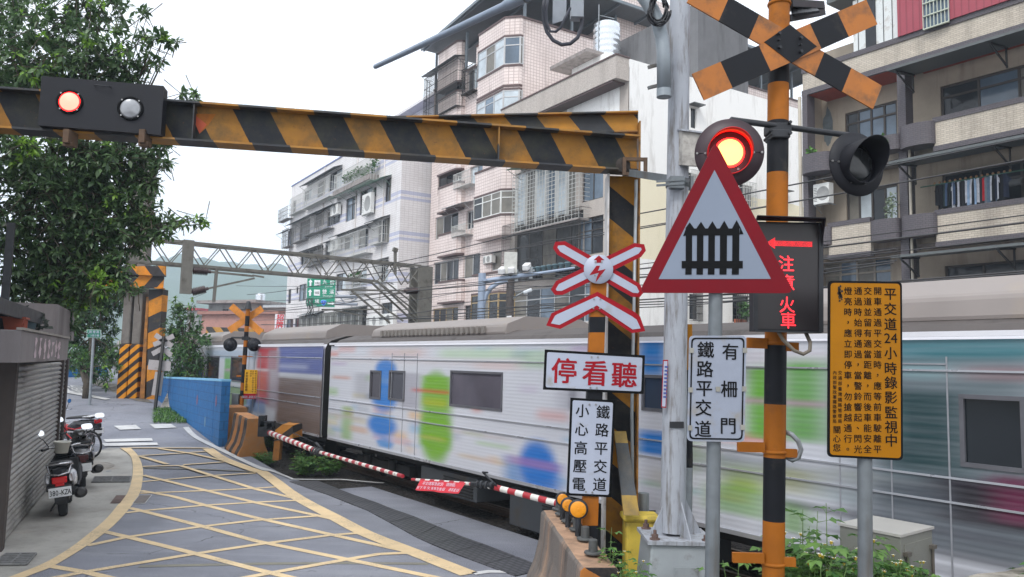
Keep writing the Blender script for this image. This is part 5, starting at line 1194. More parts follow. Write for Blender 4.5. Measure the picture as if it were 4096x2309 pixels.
def ac_unit(F_, px0, py0, px1, py1, off, label, dep=.32):
 x0, x1, z0_, z1_ = F_.rect(px0, py0, px1, py1, off)
 r = thing('air_conditioner', label, 'air conditioner', F_.world((x0 + x1) / 2, off, z0_), 'air conditioners on the house walls', rz=F_.rz()); ORG[r.name] = Vector(((x0 + x1) / 2, off, z0_))
 b = MB(); b.bb(x0, x1, off, off + dep, z0_, z1_); b.build('casing', [mat('ac_white', (222, 222, 218), .5, 0, .04, 5, (170, 164, 156), .25, 5)], r, bevel=.015)
 b = MB(); rr = min(x1 - x0, z1_ - z0_) * .36; b.lathe([(0, -.008), (rr, -.008), (rr + .015, -.016), (rr + .03, -.004)], (x0 + (x1 - x0) * .62, off, (z0_ + z1_) / 2), (0, 1, 0), 24); b.build('fan_grille', [mat('ac_grille', (150, 150, 148), .6)], r)
 b = MB()
 for i in range(9): z = z0_ + (z1_ - z0_) * (.14 + .08 * i); b.bb(x0 + .03, x0 + (x1 - x0) * .24, off - .006, off, z, z + .02)
 b.build('vent', [m_dkmetal], r)
 b = MB(); b.bar((x0 + .05, off, z0_ - .02), (x0 + .05, off + .5, z0_ - .02), .03, .03); b.bar((x1 - .05, off, z0_ - .02), (x1 - .05, off + .5, z0_ - .02), .03, .03); b.bar((x0 + .05, off, z0_ - .02), (x0 + .05, off + .5, z0_ - .3), .02, .02); b.build('wall_bracket', [m_galv], r)
 return r
def leafclump(mb, c, r, n, R, size=.1, mi=0):
 for i in range(n):
  d = Vector((R.gauss(0, 1), R.gauss(0, 1), R.gauss(0, 1))).normalized() * (R.random() ** .5); p = Vector(c) + Vector((d.x * r[0], d.y * r[1], d.z * r[2]))
  a = Vector((R.gauss(0, 1), R.gauss(0, 1), R.gauss(0, .5))).normalized(); s_ = a.orthogonal().normalized() * size * .3; l = a * size * R.uniform(.6, 1.2)
  mb.add([p, p + l * .5 + s_, p + l, p + l * .5 - s_], [(0, 1, 2), (0, 2, 3)], mi)
# ---------------------------------------------------------------- A: white tiled block, far left
def zA(x, y): return (1120 + x / 1.885, 560 + y / 1.885)
A = Fac('apartment_block', 'pale white tiled apartment block with blue bands, second block from the hills', 1599, 900, 57.4, 60)
xl, zt_ = A.uv(1166, 761); xl = A.uv(1155, 1000)[0]; zr = A.uv(1342, 631)[1]; zt_ = (zt_ + zr) / 2
RA_ = random.Random(21)
wa = [(795, 300, 835, 455), (605, 392, 690, 535), (703, 360, 725, 420), (500, 450, 575, 590), (370, 262, 465, 345), (285, 330, 340, 410), (185, 395, 235, 445), (97, 465, 118, 545), (265, 560, 330, 640), (355, 548, 450, 620), (150, 625, 222, 745), (60, 690, 100, 800),
  (485, 740, 545, 820), (592, 690, 665, 800), (742, 612, 822, 770), (345, 800, 402, 890), (220, 830, 322, 930), (160, 850, 210, 930), (760, 915, 812, 1060), (540, 1000, 650, 1090), (425, 1015, 497, 1130), (765, 1232, 845, 1312), (145, 1095, 195, 1210), (123, 1112, 137, 1158), (62, 1128, 80, 1232), (50, 1355, 96, 1452), (112, 1345, 150, 1430)]
WA = [A.rect(*zA(*q[:2]), *zA(*q[2:])) for q in wa]
gr = A.rect(*zA(170, 1330), *zA(650, 1440)); WA.append(gr)
b = MB(); wallholes(b, xl, 0, 0, zt_, WA); D_ = 16
b.add([(0, 0, 0), (0, D_, 0), (0, D_, zt_), (0, 0, zt_)], [(0, 1, 2, 3)]); b.add([(xl, 0, 0), (xl, D_, 0), (xl, D_, zt_), (xl, 0, zt_)], [(3, 2, 1, 0)]); b.add([(xl, D_, 0), (0, D_, 0), (0, D_, zt_), (xl, D_, zt_)], [(3, 2, 1, 0)])
b.build('wall', [m_tA], A.r)
b = MB(); b.bb(xl - .05, .05, -.06, D_, zt_, zt_ + .12); b.build('roof', [mat('blue_coping', (118, 126, 164), .7, 0, .1, 3)], A.r)
b = MB(); b.bb(-9, -.4, 3.5, 12, zt_ + .12, zt_ + 2.7); b.bb(-9.3, -.2, 2.6, 12.3, zt_ + 2.7, zt_ + 2.9); b.build('roof_room', [m_tA], A.r)
b = MB(); b.bb(-12.5, -9.2, .8, 3.4, zt_ + .12, zt_ + .2)
for i in range(6): b.bar((-12.5 + i * .66, .8, zt_ + 1.6), (-12.5 + i * .66, 3.4, zt_ + 2.2), .05, .05); b.bar((-12.5 + i * .66, .8, zt_ + .2), (-12.5 + i * .66, .8, zt_ + 1.6), .04, .04)
for j in range(4): b.bar((-12.5, .8 + j * .86, zt_ + 1.62 + j * .2), (-9.2, .8 + j * .86, zt_ + 1.62 + j * .2), .04, .04)
b.build('roof_frame', [mat('roof_frame_green', (206, 216, 196), .5)], A.r)
for i, q in enumerate(WA[:-1]): window(A, *q, n=1 if q[1] - q[0] < .7 else 2, frame=m_brz, glass=RA_.choice([(0,), (0, 3), (1, 0), (0, 2)]), fw=.06, trans=.3 if q[3] - q[2] > 1.2 else 0)
window(A, *gr, n=8, frame=m_brz, glass=(0, 3), fw=.05)
for q, o_, ob_ in [((220, 345, 420, 470), .6, 0), ((110, 455, 195, 530), .5, 0), ((30, 540, 100, 592), .6, 0), ((228, 615, 305, 700), .6, 0), ((308, 585, 412, 665), .6, 0), ((440, 745, 700, 875), .7, 0), ((735, 615, 815, 775), .5, 0), ((135, 640, 220, 760), .6, 0), ((60, 690, 104, 802), .6, 0), ((300, 850, 395, 890), .6, 0), ((220, 850, 318, 935), .5, 0), ((755, 918, 808, 1070), .5, 0), ((535, 1045, 655, 1110), .5, 0), ((470, 260, 745, 330), .7, 0)]:
 r_ = A.rect(*zA(q[0], q[3]), *zA(q[2], q[1]), -o_) if False else A.rect(*zA(q[0], q[1]), *zA(q[2], q[3]))
 h_ = r_[3] - r_[2]; zc = (r_[2] + r_[3]) / 2; hh = min(h_, 1.9)
 cage(A, r_[0], r_[1], zc - hh / 2, zc + hh / 2, o_, .2, m_=m_bars if q[1] < 500 or q[0] > 400 else mat('grey_bars', (128, 126, 124), .6, .1, .1, 6), hb=3)
for q in [(210, 225, 465, 350), (430, 370, 600, 460), (580, 320, 725, 410), (720, 285, 840, 335), (235, 545, 330, 580), (320, 495, 455, 540), (90, 600, 225, 645), (25, 680, 105, 715), (430, 645, 720, 740), (705, 590, 830, 625), (345, 760, 435, 790), (160, 815, 320, 850), (750, 905, 820, 915), (190, 1290, 330, 1340), (470, 1265, 660, 1290)]:
 r_ = A.rect(*zA(q[0], q[1]), *zA(q[2], q[3])); awning(A, r_[0], r_[1], (r_[2] + r_[3]) / 2 + .2, .8, .3, m_awng if q[0] in (430, 580, 720, 470) and q[1] < 600 else m_awn)
b = MB()
for i in range(10):
 x = gr[0] + (gr[1] - gr[0]) * (i + .5) / 10; b.bb(x - (gr[1] - gr[0]) / 22, x + (gr[1] - gr[0]) / 22, -.35, -.33, gr[2], gr[3])
 b.bb(x - .05, x + .05, -.36, -.34, gr[2] + .1, gr[3] - .3, 1)
b.build('window_grille', [mat('grille_grey', (104, 104, 98), .6, 0, .2, 4), m_bars], A.r)
b = MB(); q = A.rect(*zA(470, 255), *zA(745, 320)); b.bb(q[0], q[1], -.8, 0, q[2] + .2, q[2] + .6); b.build('balcony_ledge', [m_bb], A.r)
b = MB(); R_ = random.Random(6); [leafclump(b, (q[0] + (q[1] - q[0]) * t, -.5, q[2] + 1.0 + .5 * R_.random()), (.5, .3, .5), 90, R_, .22) for t in np.linspace(.3, 1, 9)]
tag(b.build('balcony_plant', [m_leaf_pot]), 'trailing green plants on the top balcony of the white block', 'plant'); 
_o = bpy.data.objects['balcony_plant']; _o.location = A.p0; _o.rotation_euler = (0, 0, A.rz())
b = MB(); q = A.rect(*zA(535, 1040), *zA(655, 1100)); [leafclump(b, (q[0] + (q[1] - q[0]) * t, -.3, q[2] + .9), (.3, .2, .35), 70, R_, .2) for t in (.2, .5, .75)]
_o = tag(b.build('balcony_plant', [m_leaf_pot]), 'small green plants in the window cage beside the overhead truss', 'plant'); _o.location = A.p0; _o.rotation_euler = (0, 0, A.rz())
for q, l in [((620, 420, 680, 545), 'white air conditioner hanging under a green awning high on the white block'), ((378, 505, 432, 556), 'grey window air conditioner on the third row of the white block'), ((362, 770, 434, 822), 'caged grey air conditioner low on the white block'), ((651, 1328, 745, 1405), 'white air conditioner left of a pair at the foot of the white block'), ((752, 1315, 850, 1395), 'white air conditioner right of a pair at the foot of the white block')]:
 ac_unit(A, *zA(*q[:2]), *zA(*q[2:]), -.45, l)
b = MB(); R_ = random.Random(8)
for x in (-3.2, -9.1, -17.5): b.tube([(x, -.04, zt_), (x, -.04, 3)], .05, 8)
b.build('drain_pipe', [mat('pipe_pale', (206, 200, 196), .6)], A.r)
# ---------------------------------------------------------------- B: pink tiled block with bays
def zB(x, y): return (1700 + x / 1.1437, 60 + y / 1.1437)
Bf = Fac('apartment_block', 'pink tiled apartment block with angular bays and a steel roof shelter on top', 2085, 300, 47.6, 20)
xl = Bf.uv(*zB(22, 1000))[0]; x_r = 0.0
ztB = Bf.side(2096, 69)[1] if False else Bf.uv(2096, 69)[1]
zfl = Bf.uv(*zB(38, 245))[1]
m_brown = mat('brown_coping', (96, 78, 76), .7, 0, .15, 4)
xm0, xm1 = Bf.uv(*zB(160, 600))[0], Bf.uv(*zB(225, 600))[0]
rowsL = [(45, 300, 180, 395), (60, 745, 165, 790), (48, 930, 150, 1003), (40, 1135, 152, 1218), (35, 1345, 150, 1400)]
midw = [(195, 258, 242, 330), (205, 700, 262, 770), (190, 900, 222, 975), (176, 1103, 250, 1197), (180, 1330, 210, 1400)]
HL = [Bf.rect(*zB(*q[:2]), *zB(*q[2:])) for q in rowsL]; HM = [Bf.rect(*zB(*q[:2]), *zB(*q[2:])) for q in midw]
hx = Bf.rect(*zB(305, 1085), *zB(348, 1165))
b = MB(); wallholes(b, xl, 0, 0, ztB - 1.3, HL + HM + [hx], 0, .2); D_ = 27
b.add([(0, 0, 0), (0, D_, 0), (0, D_, ztB), (0, 0, ztB)], [(0, 1, 2, 3)]); b.add([(xl, 0, 0), (xl, D_, 0), (xl, D_, ztB - 1.3), (xl, 0, ztB - 1.3)], [(3, 2, 1, 0)])
xc = Bf.uv(*zB(232, 300))[0]
b.add([(xc, 0, ztB - 1.3), (0, 0, ztB - 1.3), (0, 0, ztB), (xc, 0, ztB)], [(0, 1, 2, 3)])
b.add([(xl, .3, ztB - 1.3), (xc, .3, ztB - 1.3), (xc, D_, ztB - 1.3), (xl, D_, ztB - 1.3)], [(0, 1, 2, 3)])
b.build('wall', [m_tB], Bf.r)
b = MB(); b.bb(xc, .08, -.06, .3, ztB, ztB + .12); b.bb(-.25, .08, .3, D_, ztB, ztB + .12); b.bb(xl - .05, xc, -.06, .25, ztB - 1.3, ztB - 1.18); b.build('coping', [m_brown], Bf.r)
for i, q in enumerate(HL): window(Bf, *q, n=4 if i in (3, 4) else 3, frame=[m_barsd, m_brz, m_alu, m_alu, m_gold][i], glass=[(0, 1), (0,), (3, 0, 0), (0, 3, 0), (0, 0, 3)][i], fw=.07)
for i, q in enumerate(HM): window(Bf, *q, n=2, frame=m_alu if i < 4 else m_brz, glass=[(0, 2), (2, 1), (0, 0), (3, 0), (0, 0)][i], fw=.07, y=.15)
window(Bf, *hx, n=1, frame=m_alu, glass=(3,), fw=.08)
cage(Bf, *Bf.rect(*zB(35, 305), *zB(182, 420)), .7, .14, m_=m_barsd, hb=4); cage(Bf, *Bf.rect(*zB(195, 262), *zB(245, 345)), .5, .14, m_=m_barsd)
cage(Bf, *Bf.rect(*zB(165, 740), *zB(240, 775)), .6, .16, m_=m_bars, hb=2); cage(Bf, *Bf.rect(*zB(157, 975), *zB(220, 1005)), .6, .12, m_=m_bars, hb=1)
awning(Bf, *Bf.rect(*zB(125, 880), *zB(225, 905))[:2], Bf.rect(*zB(125, 880), *zB(225, 905))[3], .9, .25, m_alu); awning(Bf, *Bf.rect(*zB(30, 290), *zB(185, 310))[:2], Bf.rect(*zB(30, 290), *zB(185, 310))[3] + .1, .9, .2)
def bay(x0, x1, z0_, z1_, out, ch, win=None, corbel=True, frame=None, glass=(0,), n=3):
 """tiled bay standing out of the wall with slanted cheeks; win = (z0, z1) of its glazed band"""
 pf = [(x0, 0), (x0, -out), (x1 - ch, -out), (x1, -out + ch), (x1, 0)] if ch else [(x0, 0), (x0, -out), (x1, -out), (x1, 0)]
 b = MB(); bands = [(z0_, z1_)] if not win else [(z0_, win[0]), (win[1], z1_)]
 for za, zb in bands:
  k_ = len(pf); vs = [(x, y, z) for z in (za, zb) for x, y in pf]
  b.add(vs, [(i, i + 1, k_ + i + 1, k_ + i) for i in range(k_ - 1)] + [tuple(range(k_))[::-1], tuple(range(k_, 2 * k_))])
 o = b.build('bay', [m_tB], Bf.r)
 b = MB()
 for z in ([z0_] if not win else [win[0], win[1]]) + [z1_]:
  p2 = [(x0 - .04, 0), (x0 - .04, -out - .05), (x1 - ch * .98, -out - .05), (x1 + .04, -out + ch * .98 - .02), (x1 + .04, 0)] if ch else [(x0 - .05, 0), (x0 - .05, -out - .05), (x1 + .05, -out - .05), (x1 + .05, 0)]
  b.prism(p2, (0, 0, z - .07), (1, 0, 0), (0, 1, 0), (0, 0, .13))
 b.build('bay_trim', [m_brown], o)
 if win:
  za, zb = win[0] + .06, win[1] - .07; b = MB(); g = MB(); fr = .07
  seg = [(Vector((pf[i][0], pf[i][1], 0)), Vector((pf[i + 1][0], pf[i + 1][1], 0))) for i in range(len(pf) - 1)]; ci = 0
  for a, c in seg:
   d = (c - a).normalized(); nn = n if (c - a).length > 1.6 else 1; off = Vector((-d.y, d.x, 0)) * .03
   for i in range(nn + 1):
    p = a.lerp(c, i / nn); b.box((p.x, p.y, (za + zb) / 2), (.09, .09, zb - za), 0, (d, Vector((-d.y, d.x, 0)), Z))
   for z in (za + .03, zb - .03, zb - (zb - za) * .3): b.box(((a.x + c.x) / 2, (a.y + c.y) / 2, z), ((c - a).length, .07, .06), 0, (d, Vector((-d.y, d.x, 0)), Z))
   for i in range(nn):
    p, q = a.lerp(c, i / nn), a.lerp(c, (i + 1) / nn); m_ = (p + q) / 2; g.box((m_.x, m_.y, (za + zb) / 2), ((q - p).length - .04, .02, zb - za), glass[ci % len(glass)], (d, Vector((-d.y, d.x, 0)), Z)); ci += 1
  w_ = b.build('window', [frame or m_alu], Bf.r); g.build('pane', [m_glassd, m_glassb, m_curt, m_drape], w_)
cx0, cx1 = Bf.uv(*zB(228, 400))[0], -.05; OUT = .9
cx0, cx1 = Bf.uv(*zB(242, 300), -OUT)[0], Bf.uv(*zB(432, 300), -.2)[0]
zz = lambda y, x=300: Bf.uv(*zB(x, y), -OUT)[1]
bay(cx0, cx1, zz(355), ztB + .02, OUT, .7, (zz(268, 300), zz(140, 300)), frame=m_alu, glass=(3, 2, 3, 2, 1))
bay(cx0, cx1, zz(560), zz(357), OUT, .7, (zz(480, 300), zz(372, 300)), frame=m_alu, glass=(3, 2, 1, 2, 2))
bay(cx0, cx1, zz(1015), zz(700), OUT, .7, (zz(925, 300), zz(815, 300)), frame=mat('white_frame', (226, 226, 222), .4), glass=(3, 0, 3, 3))
bay(cx0, cx1, zz(1440), zz(1180), OUT, .7, (zz(1400, 300), zz(1270, 300)), frame=m_gold, glass=(0, 0, 3, 0))
for y0, y1 in [(178, 298), (395, 480), (600, 700), (795, 880), (1010, 1090), (1225, 1310)]:
 q = Bf.rect(*zB(62, y0), *zB(150, y1), -.5); bay(q[0], q[1], q[2], q[3], .5, .25)
ac_unit(Bf, *zB(266, 1105), *zB(303, 1132), -.3, 'small window air conditioner on the pink block above the camera pole')
# steel shelter on the roof
m_steel = mat('shelter_steel', (120, 128, 134), .5, .3, .1, 4); m_sheet = mat('shelter_sheet', (92, 96, 100), .5, .2, .15, 2)
b = MB(); zs_ = ztB + 2.5; xs_ = xl + .1; b.add([(xs_, -1.2, zs_ - .9), (1.2, -1.2, zs_), (1.2, 29, zs_), (xs_, 29, zs_ - .9)], [(0, 1, 2, 3)]); b.add([(xs_, -1.2, zs_ - .82), (1.2, -1.2, zs_ + .08), (1.2, 29, zs_ + .08), (xs_, 29, zs_ - .82)], [(3, 2, 1, 0)])
b.build('shelter_roof', [m_sheet], Bf.r)
b = MB()
for i in range(12):
 y = -1.1 + i * 2.7; b.bar((xs_ + .1, y, zs_ - .98), (1.1, y, zs_ - .1), .1, .14)
b.box((1.25, 14, zs_ - .02), (.12, 30.5, .2)); b.bar((xs_, -1.25, zs_ - .9), (1.2, -1.25, zs_), .1, .2)
for i in range(8): b.bb(-.25, -.1, .2 + i * 3.7, .35 + i * 3.7, ztB, zs_ - .2)
for x in (xl + .4, xc - 1.2): b.bar((x, -.1, ztB - 1.2), (x, -.1, zs_ - 1.0), .14, .14)
b.build('shelter_frame', [m_steel], Bf.r)
b = MB(); b.bb(-5, -.5, 8, 20, ztB + .1, ztB + 4.6); b.build('roof_room', [m_tB], Bf.r)
# ---------------------------------------------------------------- C: grey terrazzo house with the white end wall
C_ = Fac('apartment_house', 'grey terrazzo house with stained white end wall and barred windows', 2515, 300, 38.6, 20)
xl = C_.uv(2046, 700)[0]; ztC = C_.uv(2515, 236)[1]; xlo = C_.uv(1990, 900, -.9)[0]
zb0 = C_.uv(2509, 328)[1]
sw = [(1345 / 1.8857 + 2048, 810 / 1.8857, 1390 / 1.8857 + 2048, 975 / 1.8857, 0), (2048 + 1335 / 1.8857, 770 + 765 / 1.8857, 2048 + 1405 / 1.8857, 770 + 960 / 1.8857, 1), (2048 + 1660 / 1.8857, 770 + 770 / 1.8857, 2048 + 1785 / 1.8857, 770 + 985 / 1.8857, 1), (2750, 690, 2790, 770, 1), (2955, 735, 3010, 830, 1), (3105, 770, 3140, 800, 0)]
SH = []
for x0, y0, x1, y1, k_ in sw:
 a, b_ = C_.side(x0, y0), C_.side(x1, y1); SH.append((min(a[0], b_[0]), max(a[0], b_[0]), min(a[1], b_[1]), max(a[1], b_[1]), k_))
D_ = C_.side(3225, 700)[0]
ga = C_.rect(2055, 700, 2300, 860); gb = C_.rect(2060, 905, 2330, 1095); gw1 = C_.rect(2330, 690, 2412, 790); gw2 = C_.rect(2315, 880, 2412, 1010); gc = C_.rect(2052, 1165, 2400, 1285)
top_w = C_.rect(2270, 380, 2478, 470)
b = MB(); wallholes(b, xl, 0, 0, zb0, [ga, gb, gw1, gw2, gc], 0, .3)
b.build('wall', [m_tC], C_.r)
b = MB()
# band under the roof and slabs between floors
b.bb(xlo, .02, -.85, .0, zb0, ztC); b.build('roof_band', [m_tC], C_.r)
b = MB(); b.bb(xlo, .06, -.9, .05, ztC, ztC + .08); b.bb(xlo, -.3, -.8, 0, zb0 - .10, zb0); b.build('coping', [m_brown], C_.r)
b = MB(); holes = [(h[0], h[1], h[2], h[3]) for h in SH]; t = MB(); wallholes(t, .02, D_, 0, ztC, [h for h in holes], 0, -.18)
b.add([(.03 - p.y * 1.0 if False else .03 - (p.y if p.y else 0) * -1.0, p.x, p.z) for p in t.v], t.f); b.add([(xl, .05, ztC - .4), (.03, .05, ztC - .4), (.03, D_, ztC - .4), (xl, D_, ztC - .4)], [(0, 1, 2, 3)])
b.add([(xl, 0, 0), (xl, D_, 0), (xl, D_, ztC), (xl, 0, ztC)], [(0, 1, 2, 3)])
b.build('end_wall', [m_wht], C_.r)
for h in SH:
 b = MB(); b.bb(-.13, -.10, h[0], h[1], h[2], h[3]); w_ = b.build('window', [m_glassd], C_.r)
 b = MB()
 if h[4]:
  n = 9
  for i in range(n + 1): y = h[0] + (h[1] - h[0]) * i / n; b.bb(.30, .325, y - .012, y + .012, h[2] - .1, h[3] + .1)
  for j in range(5): z = h[2] - .1 + (h[3] - h[2] + .2) * j / 4; b.bb(.03, .32, h[0], h[0] + .02, z, z + .02); b.bb(.03, .32, h[1] - .02, h[1], z, z + .02); b.bb(.29, .32, h[0], h[1], z, z + .025)
  b.build('window_bars', [m_barsd if h[2] < 6 else m_bars], w_)
 else: b.bb(.03, .5, h[0] - .2, h[1] + .2, h[3] + .1, h[3] + .14); b.build('window_hood', [m_awn], w_)
b = MB(); q = SH[2]; R_ = random.Random(12); leafclump(b, (.2, (q[0] + q[1]) / 2, q[2] + .7), (.15, .45, .55), 260, R_, .2); _o = tag(b.build('window_plant', [m_leaf_pot]), 'green plants behind the bars of a low window in the white end wall', 'plant'); _o.location = C_.p0; _o.rotation_euler = (0, 0, C_.rz())
b = MB(); b.bb(.12, .3, q[0], q[0] + .3, q[2] - .1, q[2] + .15); b.bb(.12, .3, q[0] + .5, q[0] + .8, q[2] - .1, q[2] + .15); _o = tag(b.build('flower_pot', [mat('terracotta', (150, 84, 60), .8)]), 'pair of terracotta pots on the low barred window of the white wall', 'plant pot'); _o.location = C_.p0; _o.rotation_euler = (0, 0, C_.rz())
b = MB(); b.bb(*top_w[:2], -.02, .0, *top_w[2:]); b.build('board_panel', [m_wht], C_.r)
window(C_, *ga, n=6, frame=m_alu, glass=(2, 3, 2, 1, 2, 3), y=.2); window(C_, *gb, n=5, frame=m_brz, glass=(0, 0, 3, 0), y=.2); window(C_, *gw1, n=2, frame=m_brz, glass=(1, 1), y=.1, fw=.06); window(C_, *gw2, n=2, frame=m_brz, glass=(1, 0), y=.1, trans=.35, fw=.06); window(C_, *gc, n=6, frame=m_alu, glass=(3, 0, 1, 3, 0, 1), y=.12, trans=.3, fw=.06)
def grille(x0, x1, z0_, z1_, out, m_, dx, hz, name='window_grille', arches=False, panels=False):
 b = MB(); r = .011; n = int((x1 - x0) / dx)
 for i in range(n + 1):
  x = x0 + (x1 - x0) * i / n; b.bb(x - r, x + r, -out - r, -out + r, z0_, z1_)
 for j in range(hz + 1): z = z0_ + (z1_ - z0_) * j / hz; b.bb(x0, x1, -out - r, -out + r, z - r, z + r); b.bb(x1 - r, x1 + r, -out, 0, z - r, z + r); b.bb(x0 - r, x0 + r, -out, 0, z - r, z + r)
 if arches:
  for i in range(int((x1 - x0) / .5)):
   c = x0 + .25 + i * .5; b.tube([(c + .22 * math.cos(a), -out, z1_ + .22 * math.sin(a)) for a in np.linspace(0, math.pi, 9)], .012, 5)
 if panels:
  for i in range(int((x1 - x0) / 1.0)):
   c = x0 + .5 + i; 
   for k_ in range(4): b.bb(c - .12 + k_ * .08, c - .10 + k_ * .08, -out - .03, -out - .01, z0_ + .25, z1_ - .1)
 return b.build(name, [m_], C_.r)
g1 = C_.rect(2052, 705, 2315, 862, -.7); grille(g1[0], g1[1], g1[2] - .1, g1[3] - .1, .7, m_bars, .3, 14, arches=True, panels=True)
g2 = C_.rect(2010, 905, 2320, 1095, -.7); grille(g2[0], g2[1], g2[2] + .5, g2[3], .7, m_barsd, .12, 4)
b = MB(); b.bb(g2[0], g2[1], -.8, 0, g2[2] + .42, g2[2] + .5); b.bb(g1[0], g1[1], -.75, 0, g1[2] - .2, g1[2] - .12); b.build('window_shelf', [m_bb], C_.r)
awning(C_, g1[0] - .2, g1[1], g1[3] + .55, 1.1, .2, mat('deep_green_awning', (70, 112, 88), .5))
# five small blue pots on the shelf
pot = None
for i in range(7):
 xx = g2[0] + (g2[1] - g2[0]) * (.48 + .07 * i)
 if pot is None:
  b = MB(); b.lathe([(.0, 0), (.12, 0), (.16, .26), (.18, .26), (.18, .3), (.14, .3), (.13, .24), (0, .24)], (0, 0, 0), n=16); pot = tag(b.build('flower_pot', [mat('pot_blue', (126, 156, 166), .6)]), 'pale blue flower pot in the row under the dark window bars', 'plant pot', 'pale blue pots on the shelf'); o = pot
 else: o = pot.copy(); COL.objects.link(o)
 o.location = C_.world(xx, -.92, g2[2] + .35)
b = MB(); b.bb(g2[0] + (g2[1] - g2[0]) * .44, g2[1], -1.08, -.8, g2[2] + .27, g2[2] + .35); b.build('pot_shelf', [m_barsd], C_.r)
# tank and room on the roof
ct = onplane(*q2(712, 460), C_.world(0, 3.5, 0), C_.v)
root = thing('water_tank', 'shiny ribbed steel water tank standing on the terrazzo house roof', 'water tank', ct)
hT, rT = 2.2, .78; b = MB(); pr = [(rT * .9, -.2)]
for i in range(24): pr.append((rT + (.035 if i % 4 < 2 else 0), hT * i / 24))
pr += [(rT, hT), (rT * .6, hT + .16), (0, hT + .2)]; b.lathe(pr, ct, n=32); b.build('tank_body', [mat('tank_steel', (214, 218, 222), .22, .75, .06, 3)], root)
b = MB()
for a in range(4): d = Vector((math.cos(a * 1.57), math.sin(a * 1.57), 0)) * .6; b.bar(ct + d - Z * .7, ct + d, .07, .07)
b.bar(ct + Vector((-.55, -.6, -.7)), ct + Vector((-.55, -.6, hT + 1.0)), .05, .05); b.bar(ct + Vector((-.5, -.6, hT + .35)), ct + Vector((.4, -.5, hT + .2)), .03, .03); b.build('tank_stand', [m_galv], root)
b = MB(); x0_, z_ = C_.uv(2048 + 450 / 1.8857, 620 / 1.8857, 2.2); x1_ = C_.uv(2048 + 660 / 1.8857, 500 / 1.8857, 2.2)[0]; zc = C_.uv(2048 + 560 / 1.8857, 470 / 1.8857, 2.2)[1]
b.bb(x0_, x1_ + .6, 2.2, 6, ztC - .4, zc); b.build('stair_room', [m_wht], C_.r); b = MB(); b.bb(x0_ - .9, x1_ + .1, 1.2, 5, zc, zc + .2); b.build('stair_roof', [m_bb], C_.r)
b = MB(); g_ = C_.uv(2048 + 870 / 1.8857, 285 / 1.8857, 5); xr_ = .0; b.bb(C_.uv(2048 + 795 / 1.8857, 300 / 1.8857, 5)[0], -.1, 5, 9, ztC - .4, g_[1]); b.build('roof_room', [mat('grey_render', (112, 112, 114), .9, 0, .1, 2, (80, 80, 80), .5, 1.5, streak=True)], C_.r)
# ---------------------------------------------------------------- D: brown flats on the right with balconies
Df = Fac('apartment_house', 'brown tiled flats with purple piers, deep balconies and red roof cladding', 3222, 700, 31.2, -160)
u = lambda f, x, y, off=0.0: Df.uv(*f(x, y), off)
W_ = 24.0
px0, px1 = u(q3, 265, 900)[0], u(q3, 303, 900)[0]
c0, c1 = u(q3, 985, 900)[0], u(q3, 1047, 900)[0]
REC = 1.3
# heights of floors from the photo (front plane)
z_pt = u(q3, 1300, 895)[1]          # parapet top, upper right
z_pb = u(q3, 1300, 1150)[1]
z_band_b = u(q3, 640, 615)[1]; z_band_t = u(q3, 740, 365)[1]
z2t = u(a3, 1300, 140)[1]; z2b = u(a3, 1300, 420)[1]
H_ = z_pt - z2t                      # storey height
# back wall with its windows
HW = []
def bw(f0, x0, y0, f1, x1, y1): q = Df.rect(*f0(x0, y0), *f1(x1, y1), REC); HW.append(q); return q
w1 = bw(q3, 580, 800, q3, 978, 1035); w2 = bw(q3, 1295, 560, q3, 2000, 860); w3 = bw(a3, 590, -10, a3, 985, 230); w4 = bw(q3, 1310, 1290, a3, 2000, 40); w5 = bw(a3, 1330, 520, a3, 2000, 690); w6 = bw(a3, 300, 545, a3, 940, 860)
w1 = (w1[0], w1[1], z_pt - .15, z_pt + 1.55); w3 = (w3[0], w3[1], z2t - .1, z2t + 1.55); HW[0] = w1; HW[2] = w3
w2 = (w2[0], w2[0] + 6.5, z_pt + .05, z_pt + 1.6); w4 = (w4[0], w4[0] + 6.5, z2t - .3, z2t + 1.6); w5 = (w5[0], w5[0] + 6.5, z2t - H_ - .6, z2t - H_ + 1.5); HW[1], HW[3], HW[4] = w2, w4, w5
b = MB(); wallholes(b, px0, W_, 0, z_band_t + 1, HW, REC, .15); 
b.add([(px0, 0, 0), (px0, 12, 0), (px0, 12, z_band_t), (px0, 0, z_band_t)], [(3, 2, 1, 0)])
b.build('back_wall', [m_beige], Df.r)
for q, n, g, fr in [(w1, 4, (0, 1, 1, 1), m_brz), (w2, 5, (0, 1, 3, 0, 3), m_brz), (w3, 4, (3, 2, 0, 2), m_brz), (w4, 5, (0, 0, 0, 0), m_brz), (w5, 5, (0,), m_brz), (w6, 5, (1, 3, 1, 3, 1), mat('beige_frame', (150, 142, 130), .5))]:
 window(Df, *q, y=REC + .08, n=n, frame=fr, glass=g, fw=.08, trans=.28 if q is not w3 else 0)
xx = c1 + (c1 - px1) * 2.3
for x0, x1 in [(px0, px1), (c0, c1), (W_ - 1, W_), (xx, xx + .5)]: b = MB(); b.bb(x0, x1, -.06, .45, 0, z_band_b); b.build('pier', [m_tP], Df.r)
b = MB()
for xa, xb in [(px1 - .02, c0 + .02), (c1 - .02, xx), (xx + .5, W_ - 1)]:
 b.bb(xa, xb, .5, REC, z_pt - 1.1, z_pt - .95); b.bb(xa, xb, .5, REC, z2t - 1.1, z2t - .95); b.bb(xa, xb, .2, REC, z2t - H_ - .9, z2t - H_ - .75)
b.build('balcony_floor', [m_bb], Df.r)
b = MB()
